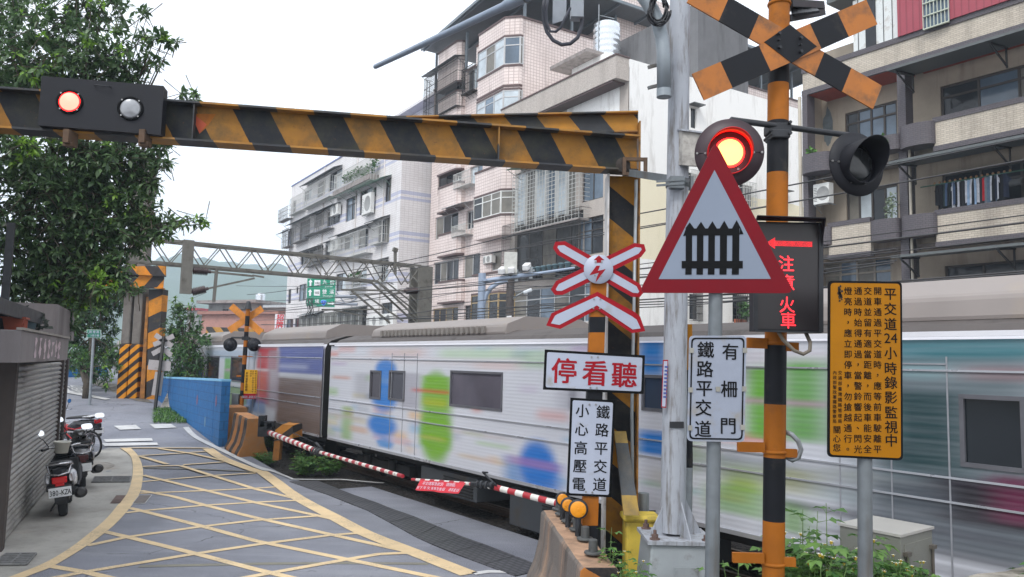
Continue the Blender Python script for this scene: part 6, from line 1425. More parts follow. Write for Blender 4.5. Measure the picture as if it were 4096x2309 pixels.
for xa, xb in [(px1, c0), (c1, xx), (xx + .5, W_ - 1)]: b.bb(xa + .02, xb - .02, .05, REC - .02, z_band_b - .02, z_band_b + .02)
b.build('balcony_ceiling', [mat('red_soffit', (168, 74, 58), .8, 0, .1, 3)], Df.r)
b = MB(); b.bb(px0, W_, 0, .3, z_band_b + .22, z_band_t - .2); b.build('top_band', [m_tD], Df.r)
b = MB(); b.bb(px0 - .02, W_, -.05, .35, z_band_b, z_band_b + .22); b.bb(px0 - .02, W_, -.05, .35, z_band_t - .2, z_band_t); b.build('band_trim', [m_tP], Df.r)
# parapets
def parapet(x0, x1, zt, zb, out=.0, trim=.18):
 b = MB(); b.bb(x0, x1, -.25 - out, -.05 - out, zb + trim, zt - trim, 0); b.bb(x0, x0 + .2, -.05 - out, .6, zb + trim, zt - trim, 0); o = b.build('parapet', [m_tD], Df.r)
 b = MB(); b.bb(x0 - .03, x1, -.28 - out, -.02 - out, zt - trim, zt); b.bb(x0 - .03, x1, -.28 - out, -.02 - out, zb, zb + trim); b.build('parapet_trim', [m_tP], o)
def planter(xc, r, zt, h, out=.25):
 b = MB(); pf = [(r * math.cos(a), -out - r * .55 * math.sin(a)) for a in np.linspace(0, math.pi, 15)] + [(-r, .2), (r, .2)]
 n = len(pf); vs = [(xc + x, y, z) for z in (zt - h, zt) for x, y in pf] + [(xc + x * .86, y * .86 - .02, zt) for x, y in pf] + [(xc + x * .86, y * .86 - .02, zt - .12) for x, y in pf]
 fs = [(i, (i + 1) % n, n + (i + 1) % n, n + i) for i in range(n)] + [tuple(range(n))] + [(n + i, n + (i + 1) % n, 2 * n + (i + 1) % n, 2 * n + i) for i in range(n)] + [(2 * n + i, 2 * n + (i + 1) % n, 3 * n + (i + 1) % n, 3 * n + i) for i in range(n)] + [tuple(range(3 * n, 4 * n))]
 b.add(vs, fs); return b.build('balcony_planter', [m_tP], Df.r)
r0 = u(q3, 1250, 900, -.25)[0]
parapet(r0, xx - .02, z_pt, z_pb); parapet(xx + .52, W_ - 1.02, z_pt, z_pb)
parapet(u(a3, 1265, 150, -.25)[0], xx - .02, z2t, z2b); parapet(xx + .52, W_ - 1.02, z2t, z2b)
parapet(u(a3, 485, 260)[0], u(a3, 800, 235)[0], z2t + .1, z2b - .05)
for x, f, y, h in [(1155, q3, 930, .75), ]: planter(u(f, x, y)[0], .62, z_pt - .12, .8)
planter(u(a3, 1170, 180)[0], .62, z2t - .1, .75); planter(u(a3, 915, 205)[0], .55, z2t - .1, .75)
planter(u(q3, 395, 1100)[0], .62, z_pt - .35, .75); planter(u(q3, 930, 1000)[0], .5, z_pt - .3, .55); planter(u(a3, 440, 300)[0], .4, z2t - .05, .7)
b = MB()
for z in (z_pt, z2t):
 b.bb(c1 + .02, r0, .45, .6, z - 1.0, z - .2); b.bb(px1, c0, .45, .6, z - 1.0, z - .3)
b.build('low_wall', [m_beige], Df.r)
# stained wall patch
b = MB(); R_ = random.Random(4); q = Df.rect(*q3(410, 830), *q3(500, 1080), REC - .01); cx_, cz_ = (q[0] + q[1]) / 2, (q[2] + q[3]) / 2
b.add([(cx_ + (q[1] - q[0]) * .5 * math.cos(a) * R_.uniform(.7, 1.05) * (.6 if math.sin(a) > 0.5 else 1), REC - .012, cz_ + (q[3] - q[2]) * .55 * math.sin(a) * R_.uniform(.85, 1.05)) for a in np.linspace(0, 6.1, 26)], [tuple(range(26))]); b.build('peeling_patch', [mat('peeled_blue', (108, 116, 120), .9, 0, .2, 5)], Df.r)
# awnings in sheet metal with brackets
def shed(x0, x1, z, out=1.3, drop=.12):
 b = MB(); b.add([(x0, .2, z), (x1, .2, z), (x1, -out, z - drop), (x0, -out, z - drop), (x0, .2, z - .06), (x1, .2, z - .06), (x1, -out, z - drop - .09), (x0, -out, z - drop - .09)], [(0, 1, 2, 3), (7, 6, 5, 4), (3, 2, 6, 7), (0, 3, 7, 4)]); o = b.build('awning', [m_awn], Df.r)
 b = MB(); x = x0 + .25
 while x < x1: b.bar((x, -out * .9, z - drop - .12), (x, .1, z - .1), .05, .05); b.bar((x, -out * .85, z - drop - .15), (x, .05, z - .75), .05, .05); b.bar((x, 0, z - .1), (x, 0, z - .8), .05, .05); x += 3.1
 b.build('awning_bracket', [m_barsd], o)
shed(u(q3, 905, 530, -1.2)[0], W_, u(q3, 905, 530, -1.2)[1] + .15); shed(u(q3, 920, 1230, -1.2)[0], W_, u(q3, 920, 1230, -1.2)[1] + .15); shed(u(a3, 940, 485, -1.2)[0], W_, u(a3, 940, 485, -1.2)[1] + .15)
# red roof storey
k = N('red_sheet'); sx = k.n('ShaderNodeSeparateXYZ'); k.l(k.obj(), sx.inputs[0]); f = k.math('FRACT', k.math('DIVIDE', sx.outputs[0], .24)); k.bump(k.math('LESS_THAN', f, .22), .9, .03)
m_rsheet = k.fin(k.mix(k.math('MULTIPLY', k.math('LESS_THAN', f, .16), .35), k.mix(k.noise(.8, 6), lin((150, 62, 76)), lin((172, 78, 90))), lin((92, 36, 46))), .55)
rx0 = u(q3, 990, 200)[0]; b = MB(); b.bb(rx0, W_, -.12, 6, z_band_t - .02, z_band_t + 4.5); b.build('roof_cladding', [m_rsheet], Df.r)
q = Df.rect(*q3(1170, -60), *q3(1370, 165), -.15); b = MB(); b.bb(q[0], q[1], -.14, -.125, q[2], q[3]); w_ = b.build('window', [m_glassb], Df.r); b = MB()
for i in range(8): x = q[0] + (q[1] - q[0]) * i / 7; b.bb(x - .012, x + .012, -.22, -.19, q[2], q[3])
for t in (0, .33, .66, 1): b.bb(q[0], q[1], -.24, -.16, q[2] + (q[3] - q[2]) * t - .02, q[2] + (q[3] - q[2]) * t + .02)
b.build('window_bars', [mat('pale_green_bars', (190, 196, 180), .5)], w_)
b = MB(); b.bb(px0 + 2.2, rx0 - .05, .1, .2, z_band_t, z_band_t + 2.1, 0); b.bb(px0 + 1.2, rx0, -.1, 4, z_band_t + 2.3, z_band_t + 2.5, 1); b.bb(rx0 - 1.35, rx0 - .95, .05, .3, z_band_t, z_band_t + 2.3, 2)
for i in range(9): b.bb(px0 + 2.4 + i * .34, px0 + 2.42 + i * .34, .08, .1, z_band_t, z_band_t + 2.1, 2)
b.build('roof_screen', [mat('white_sheet', (222, 226, 224), .5, 0, .06, 3, (170, 160, 150), .3, 3), m_awn, m_dkmetal], Df.r)
b = MB(); xp = u(q3, 1050, 1100)[0] + .14; b.tube([(xp, -.12, 0), (xp, -.12, z_pt - .3)], .05, 8); xp = px0 - .12; b.tube([(xp, -.05, 0), (xp, -.05, z_band_b)], .07, 8); b.build('drain_pipe', [mat('pipe_beige', (176, 168, 154), .6, 0, .1, 4)], Df.r)
ac_unit(Df, *q3(340, 1395), *a3(460, 75), -.1, 'white air conditioner outdoor unit on wall brackets left of the dark lamp')
# laundry on a pole
x0_, zr_ = u(q3, 1215, 1420, .25); zr_ = (u(q3, 1500, 1355, .25)[1]); x1_ = u(q3, 1930, 1310, .25)[0]
root = thing('clothes_pole', 'green pole strung along the middle balcony holding the laundry', 'clothes pole', Df.world(x0_, .25, zr_), rz=Df.rz()); ORG[root.name] = Vector((x0_, .25, zr_))
b = MB(); b.cyl((x0_ - .3, .25, zr_), (x1_ + .5, .25, zr_), .022, n=8); b.build('pole', [mat('green_pole', (60, 100, 84), .5)], root)
b = MB()
for x in np.linspace(x0_ + .2, x1_ - .4, 15): b.lathe([(0, -.05), (.035, -.03), (.045, 0), (.035, .03), (0, .05)], (x, .25, zr_ + .05), n=8)
b.build('peg', [mat('wood_peg', (150, 116, 84), .7)], root)
cols = [('black', (24, 26, 32)), ('black', (28, 30, 30)), ('dark green', (40, 56, 54)), ('denim', (70, 90, 120)), ('black', (26, 26, 34)), ('white', (206, 208, 216)), ('black', (22, 24, 28)), ('charcoal', (44, 46, 52)), ('white', (214, 212, 208)), ('pale blue', (150, 176, 206)), ('white', (196, 196, 200)), ('charcoal', (40, 40, 46)), ('red', (186, 40, 48)), ('grey', (120, 128, 138)), ('blue grey', (96, 116, 136)), ('white', (210, 210, 212)), ('black', (30, 32, 36)), ('dark blue', (36, 44, 64))]
R_ = random.Random(31); cnt = {}
ordn = ['first', 'second', 'third', 'fourth', 'fifth', 'sixth']
for i, (cn, c) in enumerate(cols):
 x = x0_ + .35 + i * (x1_ - x0_ - .9) / len(cols); h = R_.uniform(.75, 1.05); ww = R_.uniform(.14, .22); b = MB(); n = 8; vs = []
 for j in range(5):
  for i2 in range(n + 1):
   t = i2 / n; vs.append((x + (t - .5) * ww * 2 * (1.0 if j else .8), .25 + .05 * math.sin(t * 9 + i) * (.4 + j * .2), zr_ - .02 - h * j / 4 + (.03 * math.cos(t * 6.3) if j == 0 else 0) + (.08 * abs(t - .5) * (-1 if i % 3 else 1) if j == 4 else 0)))
 b.add(vs, [(j * (n + 1) + q_, j * (n + 1) + q_ + 1, (j + 1) * (n + 1) + q_ + 1, (j + 1) * (n + 1) + q_) for j in range(4) for q_ in range(n)], 0, True)
 if i % 2:
  for s__ in (-1, 1): b.add([(x + s__ * ww * .8, .25, zr_ - .06), (x + s__ * ww * 1.5, .26, zr_ - .22), (x + s__ * ww * 1.25, .26, zr_ - .32), (x + s__ * ww * .9, .25, zr_ - .24)], [(0, 1, 2, 3)])
 cnt[cn] = cnt.get(cn, 0) + 1
 tot = sum(1 for q_ in cols if q_[0] == cn)
 lab = f'{cn} garment hanging on the balcony laundry pole' if tot == 1 else f'{cn} garment on the laundry pole, {ordn[cnt[cn] - 1]} {cn} one from its left end'
 o = tag(b.build('hanging_garment', [mat('cloth_' + cn.replace(' ', '_'), c, .9, 0, .2, 8)]), lab, 'clothing', 'laundry on the balcony pole'); o.location = Df.p0; o.rotation_euler = (0, 0, Df.rz())
b = MB(); x, z = u(q3, 900, 1100); leafclump(b, (x, -.4, z), (.3, .2, .25), 80, R_, .3); leafclump(b, (u(q3, 360, 1105)[0], -.3, z_pt - .2), (.2, .2, .2), 40, R_, .2); _o = tag(b.build('balcony_plant', [mat('grass_green', (92, 140, 60), .6, 0, .3, 20)]), 'grassy plants sprouting from the purple balcony planter behind the dark lamp', 'plant'); _o.location = Df.p0; _o.rotation_euler = (0, 0, Df.rz())
b = MB(); x, z = u(a3, 950, 130); leafclump(b, (x, -.2, z + .1), (.28, .2, .6), 120, R_, .14); b.tube([(x, -.2, z - .7), (x + .05, -.2, z), (x, -.2, z + .4)], .02, 6); _o = tag(b.build('balcony_plant', [mat('pale_leaf', (126, 140, 116), .7, 0, .3, 20)]), 'thin pale shrub in the round planter beside the middle pier', 'plant'); _o.location = Df.p0; _o.rotation_euler = (0, 0, Df.rz())
# ---------------------------------------------------------------- low houses and hills far left
hill([(-760, 40), (-560, 70), (-470, 96), (-428, 111), (-389, 120), (-346, 121), (-316, 110), (-285, 108), (-258, 100), (-200, 84), (-120, 60), (-20, 40), (120, 30)], 640, 460, 3)
0 and hill([(-700, 110), (-520, 140), (-400, 150), (-250, 150), (-100, 120), (60, 90), (300, 60)], 1150, 300, 5)
def house(label, pts_px, Y, dep, hz, mw, mr, ww=(), overhang=.3, rz=-25):
 x0, x1 = at(*pts_px[0], Y), at(*pts_px[1], Y); w_ = (x1 - x0).length; ztop = at(*hz, Y).z
 r = thing('low_house', label, 'house', Vector((x0.x, x0.y, 0)), 'low houses beyond the tracks', rz=math.radians(rz)); ORG[r.name] = Vector((0, 0, 0)); w_ /= math.cos(math.radians(rz))
 hl = [(w_ * a, w_ * b_, ztop * c, ztop * d) for a, b_, c, d in ww]
 b = MB(); wallholes(b, 0, w_, 0, ztop, hl, 0, .2); b.add([(w_, 0, 0), (w_, dep, 0), (w_, dep, ztop), (w_, 0, ztop)], [(0, 1, 2, 3)]); b.add([(0, 0, 0), (0, dep, 0), (0, dep, ztop), (0, 0, ztop)], [(0, 1, 2, 3)]); b.build('wall', [mw], r)
 b = MB(); b.bb(-overhang, w_ + overhang, -overhang * 1.5, dep, ztop, ztop + .35); b.build('roof', [mr], r)
 class S_: pass
 S_.r = r
 for h in hl: window(S_, *h, n=2, frame=m_brz, glass=(0, 0), y=.15)
 return r
m_pinkwall = mat('salmon_tile', (178, 132, 120), .8, 0, .1, 2, (140, 104, 96), .4, 1); m_greywall = mat('grey_wall', (150, 150, 148), .9, 0, .1, 2, (110, 108, 104), .4, 1)
house('long low salmon house behind the far crossing pole', ((800, 1400), (1158, 1400)), 88, 10, (950, 1262), m_pinkwall, mat('salmon_roof', (160, 116, 104), .8, 0, .1, 2), [(.12, .2, .35, .7), (.3, .42, .3, .72), (.5, .62, .35, .7), (.75, .9, .3, .72)])
house('grey flat roofed house with dark windows above the salmon house', ((830, 1300), (1060, 1300)), 97, 9, (900, 1218), m_greywall, m_bb, [(.3, .42, .72, .93), (.55, .9, .72, .93)], .8)
house('distant house with red roof sheets behind the bush', ((745, 1300), (800, 1300)), 120, 9, (770, 1243), m_greywall, mat('red_roof', (170, 70, 76), .7), [(.2, .4, .6, .8)])
house('grey corner shed against the white block with a pale roof edge', ((1066, 1300), (1160, 1300)), 93, 7, (1120, 1233), m_greywall, mat('pale_roof', (176, 186, 190), .6), [(.3, .7, .6, .85)])
tk = at(1040, 1214, 97); root = thing('water_tank', 'small shiny water tank on black stand over the far low houses', 'water tank', tk); b = MB(); b.lathe([(0, 0), (.55, 0)] + [(.55 + .02 * (i % 2), .1 * i) for i in range(1, 12)] + [(.3, 1.25), (0, 1.3)], tk, n=20); b.build('tank_body', [mat('tank_steel', (214, 218, 222))], root); b = MB(); b.cyl(tk - Z * 1.1, tk, .6, n=16); b.build('tank_stand', [m_dkmetal], root)
# ================================================================== left side: shuttered shop, parked bikes
G0, G1 = gnd(5, 2192), gnd(175, 1980); du = (G1 - G0); du.z = 0; du.normalize(); dn = Vector((du.y, -du.x, 0)); dn = dn if dn.x > 0 else -dn
def sp(px, py, e=0.0): return onplane(px, py, G0 + dn * e, dn)
def su(px, py, e=0.0): q = sp(px, py, e) - G0; return q.dot(du), q.z
def SW(u_, y, z): return Vector((G0.x, G0.y, 0)) + du * u_ + dn * y + Z * z       # y towards the road
def sbox(mb, u0, u1, y0, y1, z0_, z1_, mi=0): mb.box(SW((u0 + u1) / 2, (y0 + y1) / 2, (z0_ + z1_) / 2), (u1 - u0, abs(y1 - y0), z1_ - z0_), mi, (du, dn, Z))
uE = su(262, 1500)[0]; uA = su(48, 1560)[0] - .1
zf0, zf1 = sp(170, 1447, .45).z, sp(180, 1338, .45).z
root = thing('shop_building', 'small grey shop with a rolled down metal shutter and faded painted fascia', 'building', SW(0, 0, 0))
m_shut = mat('shutter_steel', (158, 156, 152), .42, .3, .14, 2.2, (74, 70, 68), .45, 1.4)
m_jamb = mat('dark_jamb', (66, 58, 54), .7, 0, .2, 4); m_sidew = mat('dark_side_wall', (44, 40, 40), .9, 0, .2, 2)
b = MB(); uS = su(*z0(420, 400))[0]; n = int((zf0 - .05) / .09); vs = []
prof = []
for i in range(n): z = .05 + i * .09; prof += [(-.01, z), (.03, z + .014), (.036, z + .04), (.014, z + .068), (-.01, z + .074)]
u0_, u1_ = uA + .22, uS
b.add([SW(u_, y - .02, z) for u_ in (u0_, u1_) for y, z in prof], [(i, i + 1, len(prof) + i + 1, len(prof) + i) for i in range(len(prof) - 1)], 0, True)
b.build('shutter', [m_shut], root)
b = MB(); sbox(b, uS + .3, uE - .25, -.02, .0, .05, zf0); 
for i in range(n): z = .05 + i * .09; sbox(b, uS + .3, uE - .25, .0, .012, z + .01, z + .045)
b.build('narrow_shutter', [m_shut], root)
for q in ((uA, uA + .22, -.3, .05), (uS, uS + .12, -.1, .05), (uS + .22, uS + .3, -.1, .03), (uE - .25, uE, -.3, .06)): b = MB(); sbox(b, *q, 0, zf0); b.build('jamb', [m_jamb], root, bevel=.01)
b = MB(); sbox(b, uA - .02, uE, -6, -.32, 0, zf1 - .1); b.build('side_wall', [m_sidew], root)
# fascia standing out over the shutter
uF0, uF1 = su(80, 1400, .45)[0], su(272, 1400, .45)[0]
k = N('painted_fascia'); n1 = k.noise(2, 8, .7, k.map((1, 1, .3))); m_fas = k.fin(k.mix(k.ramp(n1, .35, .7), lin((118, 112, 112)), lin((142, 136, 134))), .85)
m_fas = mat('painted_fascia2', (126, 120, 120), .85, 0, .12, 1.2, (96, 88, 88), .5, 1.2, streak=True)
b = MB(); sbox(b, uF0, uF1, -.4, .45, zf0, zf1); b.build('fascia', [m_fas], root, bevel=.01)
b = MB(); R_ = random.Random(17)
for i, (x, yt, yb) in enumerate([(515, 712, 1000), (582, 716, 1005), (648, 728, 1015), (703, 740, 1008), (755, 775, 985), (806, 752, 985), (846, 770, 1008)]):
 pts = []
 for t in np.linspace(0, 1, 12):
  px, py = x - 22 * t + R_.uniform(-4, 4), yt + (yb - yt) * t
  wv_ = (10 + 7 * math.sin(t * 9 + i * 2) + R_.uniform(-3, 3)) * (1 if i != 4 or t > .7 or t < .3 else .35); pts.append((px, py, max(3, wv_)))
 for (p, q) in zip(pts[:-1], pts[1:]):
  c4 = [sp(a / 3.542, 1150 + y / 3.542, .454) for a, y in ((p[0] - p[2], p[1]), (p[0] + p[2], p[1]), (q[0] + q[2], q[1]), (q[0] - q[2], q[1]))]; b.add(c4, [(0, 1, 2, 3)])
b.build('faded_lettering', [mat('chalky_pink', (190, 170, 176), .9, 0, .15, 12, (128, 120, 120), .5, 14)], root)
b = MB(); sbox(b, uF0 - .01, uF1, .40, .47, zf1, zf1 + .03); b.build('fascia_edge', [mat('fascia_edge', (140, 134, 128), .9)], root)
# terrace and upper floor
b = MB(); sbox(b, uA - .5, uE, -2.4, -2.3, zf1, zf1 + 4.6, 0)
sbox(b, uA - 6, uA - .5, -2.6, -2.5, zf1, zf1 + 5); b.build('upper_wall', [mat('corrugated_grey', (136, 136, 136), .6, .1, .12, 2, (92, 88, 84), .4, 1, streak=True)], root)
b = MB()
for i in range(30): sbox(b, uA - .4 + i * .16, uA - .36 + i * .16, -2.3, -2.27, zf1, zf1 + 4.5)
b.build('cladding_rib', [mat('corrugated_dark', (84, 82, 82), .6, .1, .15, 2)], root)
b = MB(); sbox(b, uA + 1.8, uA + 5.0, -.35, .3, zf1, zf1 + .55); b.build('terrace_parapet', [m_fas], root)
b = MB(); qa = [sp(-10, 1230, .2), sp(148, 1236, .2), sp(166, 1252, .2), sp(-10, 1262, .2)]; zc = sp(100, 1240, .2).z; ua, ub = su(-40, 1240, .2)[0] - 2.0, su(160, 1240, .2)[0]
sbox(b, ua, ub, -2.3, .25, zc, zc + .03); sbox(b, ua, ub, .2, .25, zc - .14, zc); b.build('canopy', [m_dkmetal], root)
b = MB(); sbox(b, su(20, 1200, -.2)[0] - .04, su(20, 1200, -.2)[0] + .04, -.25, -.15, zf1, zc + 1.3); b.build('canopy_post', [m_dkmetal], root)
b = MB(); c = sp(138, 1235, -1.2); b.box(c, (.7, .6, .7), 0, (du, dn, Z)); b.build('white_box', [mat('white_metal_box', (206, 206, 206), .6)], root)
tp = sp(58, 1318, .15); root = thing('planter', 'terracotta coloured rectangular planter on the shop fascia', 'planter', SW(su(58, 1318, .15)[0], .15, zf1)); b = MB(); u_ = su(58, 1318, .15)[0]
vs = [SW(u_ + a * w_, .15 + y * d_, zf1 + z) for z, w_, d_ in ((.02, .13, .09), (.19, .16, .12)) for a, y in ((-1, -1), (1, -1), (1, 1), (-1, 1))]; b.add(vs, [(0, 1, 5, 4), (1, 2, 6, 5), (2, 3, 7, 6), (3, 0, 4, 7), (0, 1, 2, 3)])
sbox(b, u_ - .18, u_ + .18, .01, .29, zf1 + .18, zf1 + .20)
for i in range(6): sbox(b, u_ - .12 + i * .045, u_ - .11 + i * .045, .265, .275, zf1 + .04, zf1 + .17)
b.build('pot_body', [mat('terracotta_planter', (158, 84, 66), .7, 0, .1, 6)], root)
u_ = su(104, 1316, .1)[0]; root = thing('planter', 'blue grey pot with a dark shrub on the shop fascia', 'planter', SW(u_, .1, zf1)); b = MB(); b.lathe([(0, 0), (.10, 0), (.13, .18), (.145, .18), (.145, .2), (.12, .2), (.115, .16), (0, .16)], SW(u_, .1, zf1), n=20); b.build('pot_body', [mat('blue_pot', (108, 130, 140), .7)], root)
b = MB(); R_ = random.Random(23); leafclump(b, SW(u_ + .3, .1, zf1 + .2), (.26, .2, .2), 160, R_, .11); b.build('foliage', [mat('dark_shrub', (44, 52, 44), .7, 0, .3, 20)], root)
# ---------------------------------------------------------------- scooters
m_tyre = mat('tyre_rubber', (26, 26, 27), .8, 0, .15, 20, bump=.2); m_chrome = mat('chrome', (200, 200, 204), .12, .95, .05, 10); m_seat = mat('black_vinyl', (34, 34, 38), .45, 0, .15, 10)
m_mirror = mat('mirror_glass', (230, 232, 236), .03, 1.0, .01); m_tail = mat('tail_red', (200, 22, 26), .2, 0, .1, 8); m_plastic = mat('black_plastic', (30, 31, 34), .5, 0, .15, 8)
m_scw = mat('scooter_white', (216, 218, 222), .25, 0, .05, 6)
def loft(mb, secs, mi=0, n=16, caps=True):
 """secs: (y, z, half width, half height) superellipse sections along the body"""
 vs = []
 for y, z, hw, hh in secs:
  for j in range(n):
   a = 2 * math.pi * j / n; ca, sa = math.cos(a), math.sin(a); p = .75
   vs.append((hw * abs(ca) ** p * (1 if ca > 0 else -1), y, z + hh * abs(sa) ** p * (1 if sa > 0 else -1)))
 k_ = len(secs); fs = [(i * n + j, i * n + (j + 1) % n, (i + 1) * n + (j + 1) % n, (i + 1) * n + j) for i in range(k_ - 1) for j in range(n)]
 if caps: fs += [tuple(range(n)), tuple(range((k_ - 1) * n, k_ * n))[::-1]]
 return mb.add(vs, fs, mi, True)
def wheel(root, y, r, wd, name='wheel', spokes=5):
 b = MB(); b.lathe([(r * .66, -wd * .4), (r * .9, -wd * .5), (r * .985, -wd * .28), (r, 0), (r * .985, wd * .28), (r * .9, wd * .5), (r * .66, wd * .4), (r * .66, -wd * .4)], (0, y, r), (1, 0, 0), 36); w_ = b.build(name, [m_tyre], root)
 b = MB(); b.lathe([(r * .68, -wd * .3), (r * .6, 0), (r * .68, wd * .3)], (0, y, r), (1, 0, 0), 30); b.cyl((-wd * .4, y, r), (wd * .4, y, r), r * .16, n=14)
 for i in range(spokes): a = 2 * math.pi * i / spokes; b.bar((0, y + r * .12 * math.cos(a), r + r * .12 * math.sin(a)), (0, y + r * .66 * math.cos(a), r + r * .66 * math.sin(a)), wd * .4, .03, up=(1, 0, 0))
 b.build('rim', [mat('rim_grey', (120, 122, 126), .4, .6, .1, 10)], w_); return w_
def scooter(label, plate, m_body, m_side, loc, rz, lean, bars=25, shield=None, tail=None):
 r = thing('scooter', label, 'scooter', loc, 'scooters parked against the shutter'); ORG[r.name] = Vector((0, 0, 0)); r.rotation_euler = (0, lean, rz); r.scale = (1.16, 1.1, 1.06)
 wheel(r, 0, .235, .105); wheel(r, 1.22, .235, .10)
 b = MB(); loft(b, [(-.34, .66, .05, .05), (-.30, .66, .11, .11), (-.16, .65, .16, .15), (.05, .62, .185, .17), (.30, .56, .17, .17), (.48, .45, .15, .14)]); b.build('rear_body', [m_body], r)
 b = MB()
 for s_ in (-1, 1): loft(b, [(-.33, .64, .02, .06), (-.22, .63, .05, .11), (.0, .60, .06, .13), (.25, .55, .05, .12)], 0, 12); 
 half = len(b.v) // 2; b.v = [p + Vector((-.145 if i < half else .145, 0, 0)) for i, p in enumerate(b.v)]; b.build('side_panel', [m_side], r)
 b = MB()
 for s_ in (-1, 1): b.box((s_ * .165, -.24, .64), (.04, .1, .13))
 b.build('indicator', [mat('indicator_clear', (190, 190, 196), .15, .2)], r, bevel=.015)
 b = MB(); loft(b, [(-.26, .80, .10, .03), (-.2, .83, .15, .045), (.0, .83, .165, .05), (.12, .80, .16, .045), (.25, .79, .14, .04), (.46, .77, .12, .035), (.52, .76, .06, .02)]); b.build('seat', [m_seat], r)
 b = MB(); b.tube([(-.12, .02, .78), (-.16, -.12, .82), (-.15, -.28, .86), (-.09, -.36, .87), (0, -.38, .875), (.09, -.36, .87), (.15, -.28, .86), (.16, -.12, .82), (.12, .02, .78)], .016, 10)
 b.tube([(-.15, -.26, .84), (-.12, -.36, .72), (0, -.385, .70), (.12, -.36, .72), (.15, -.26, .84)], .014, 10); b.build('grab_rail', [m_chrome], r)
 b = MB(); b.box((0, -.345, .62), (.19, .07, .10)); b.box((0, -.345, .55), (.12, .05, .05)); b.build('tail_light', [tail or m_tail], r, bevel=.015)
 b = MB(); b.box((0, -.30, .50), (.34, .12, .08)); b.box((0, -.29, .40), (.16, .02, .26)); b.box((0, -.25, .31), (.13, .02, .16)); b.build('mudguard', [m_plastic], r, bevel=.012)
 b = MB(); b.box((0, -.37, .435), (.285, .008, .15)); p_ = b.build('number_plate', [mat('plate_white', (224, 226, 228), .4)], r, bevel=.006)
 b = MB()
 if plate: put_line(b, plate, Vector((0, -.3755, .43)), .115, Vector((1, 0, 0)), Z, .0385, .012, 0, .62)
 if plate: b.build('lettering', [m_ink], p_)
 b = MB(); b.cyl((.2, .2, .28), (.25, -.2, .36), .06, .085, 18); b.cyl((.25, -.2, .36), (.253, -.25, .37), .085, .05, 18); b.cyl((.253, -.252, .37), (.254, -.26, .372), .036, .036, 14); b.build('exhaust', [mat('exhaust_black', (44, 42, 42), .4, .4, .2, 10)], r)
 b = MB(); b.bb(-.16, .16, .42, .98, .24, .30); b.bb(-.08, .08, .0, .5, .2, .42); b.build('footboard', [m_plastic], r, bevel=.02)
 # leg shield and steering head
 b = MB(); loft(b, [(.94, .30, .18, .06), (.98, .42, .23, .06), (1.02, .60, .235, .05), (1.03, .76, .2, .05), (1.0, .88, .11, .05)], 0, 16)
 b.v = [Vector((p.x, p.y, p.z)) for p in b.v]; b.build('leg_shield', [m_body if shield is None else shield], r)
 b = MB(); b.bb(-.19, .19, .93, .96, .40, .80); b.build('inner_shield', [m_plastic], r, bevel=.02)
 b = MB(); loft(b, [(1.0, .36, .06, .1), (1.2, .44, .09, .06), (1.42, .36, .06, .05)]); b.build('front_fender', [m_body], r)
 b = MB(); b.cyl((0, 1.22, .24), (0, 1.02, .9), .04, n=12); b.build('fork', [m_dkmetal], r)
 a = math.radians(bars); hx, hy = Vector((math.cos(a), math.sin(a), 0)), Vector((-math.sin(a), math.cos(a), 0)); c = Vector((0, .98, .98))
 b = MB(); b.tube([c - hx * .34 - hy * .1 + Z * .02, c - hx * .2 + Z * .03, c, c + hx * .2 + Z * .03, c + hx * .34 - hy * .1 + Z * .02], .014, 10); hb_ = b.build('handlebar', [m_chrome], r)
 b = MB(); loft(b, [(-.1, 0, .06, .05), (0, 0, .12, .07), (.12, -.02, .09, .07)]); b.v = [c + hx * p.x + hy * p.y + Z * p.z for p in b.v]; b.build('headset', [m_body], r)
 b = MB()
 for s_ in (-1, 1): b.cyl(c + hx * s_ * .36 - hy * .11 + Z * .02, c + hx * s_ * .24 - hy * .03 + Z * .03, .02, n=10); b.bar(c + hx * s_ * .3 + Z * .03, c + hx * s_ * .36 - hy * .04 + Z * .02 + hy * .06, .012, .012)
 b.build('grip', [m_plastic], hb_)
 for s_ in (-1, 1):
  m0 = c + hx * s_ * .22 + Z * .05; m1 = c + hx * s_ * .36 + Z * .24
  b = MB(); b.tube([m0, m0.lerp(m1, .5) + Z * .04, m1], .007, 6); nrm = -hy; o = m1 + Z * .06; nrm = (nrm + Z * .55).normalized(); mu = nrm.cross(hx).normalized()
  b.lathe([(0, .03), (.03, .028), (.055, .014), (.058, .006)], o, -nrm, 20); mm = b.build('mirror', [m_plastic], r)
  b = MB(); ov = [o + hx * .085 * math.cos(t) * abs(math.cos(t)) ** -.4 + mu * .055 * math.sin(t) * abs(math.sin(t)) ** -.4 + nrm * .006 for t in np.linspace(.1, 6.18, 24)]; b.poly(ov); b.build('mirror_glass', [m_mirror], mm)
 b = MB(); b.bar((-.05, .5, .28), (-.2, .42, .02), .02, .02); b.bar((-.2, .42, .02), (-.26, .44, .015), .02, .02); b.build('side_stand', [m_dkmetal], r)
 return r
yawS = math.radians(24)
m_bk = mat('scooter_black', (40, 41, 46), .28, 0, .08, 6); m_sil = mat('scooter_silver', (150, 150, 152), .35, .3, .08, 6, (110, 104, 98), .3, 6)
g_ = gnd(*z0(475, 1012)); S1 = scooter('black scooter with plate 380-KZA parked nearest the camera beside the shutter', '380-KZA', m_bk, m_scw, (g_.x - .13, g_.y + .25, 0), math.radians(26), math.radians(-7))
g2 = gnd(*z0(590, 792)); S2 = scooter('silver scooter with dusty leg shield parked just behind the black scooter', None, m_sil, m_bk, (g2.x - .05, g2.y + .25, 0), math.radians(30), math.radians(-5), bars=18, shield=m_sil, tail=mat('dark_tail', (70, 14, 16), .3))
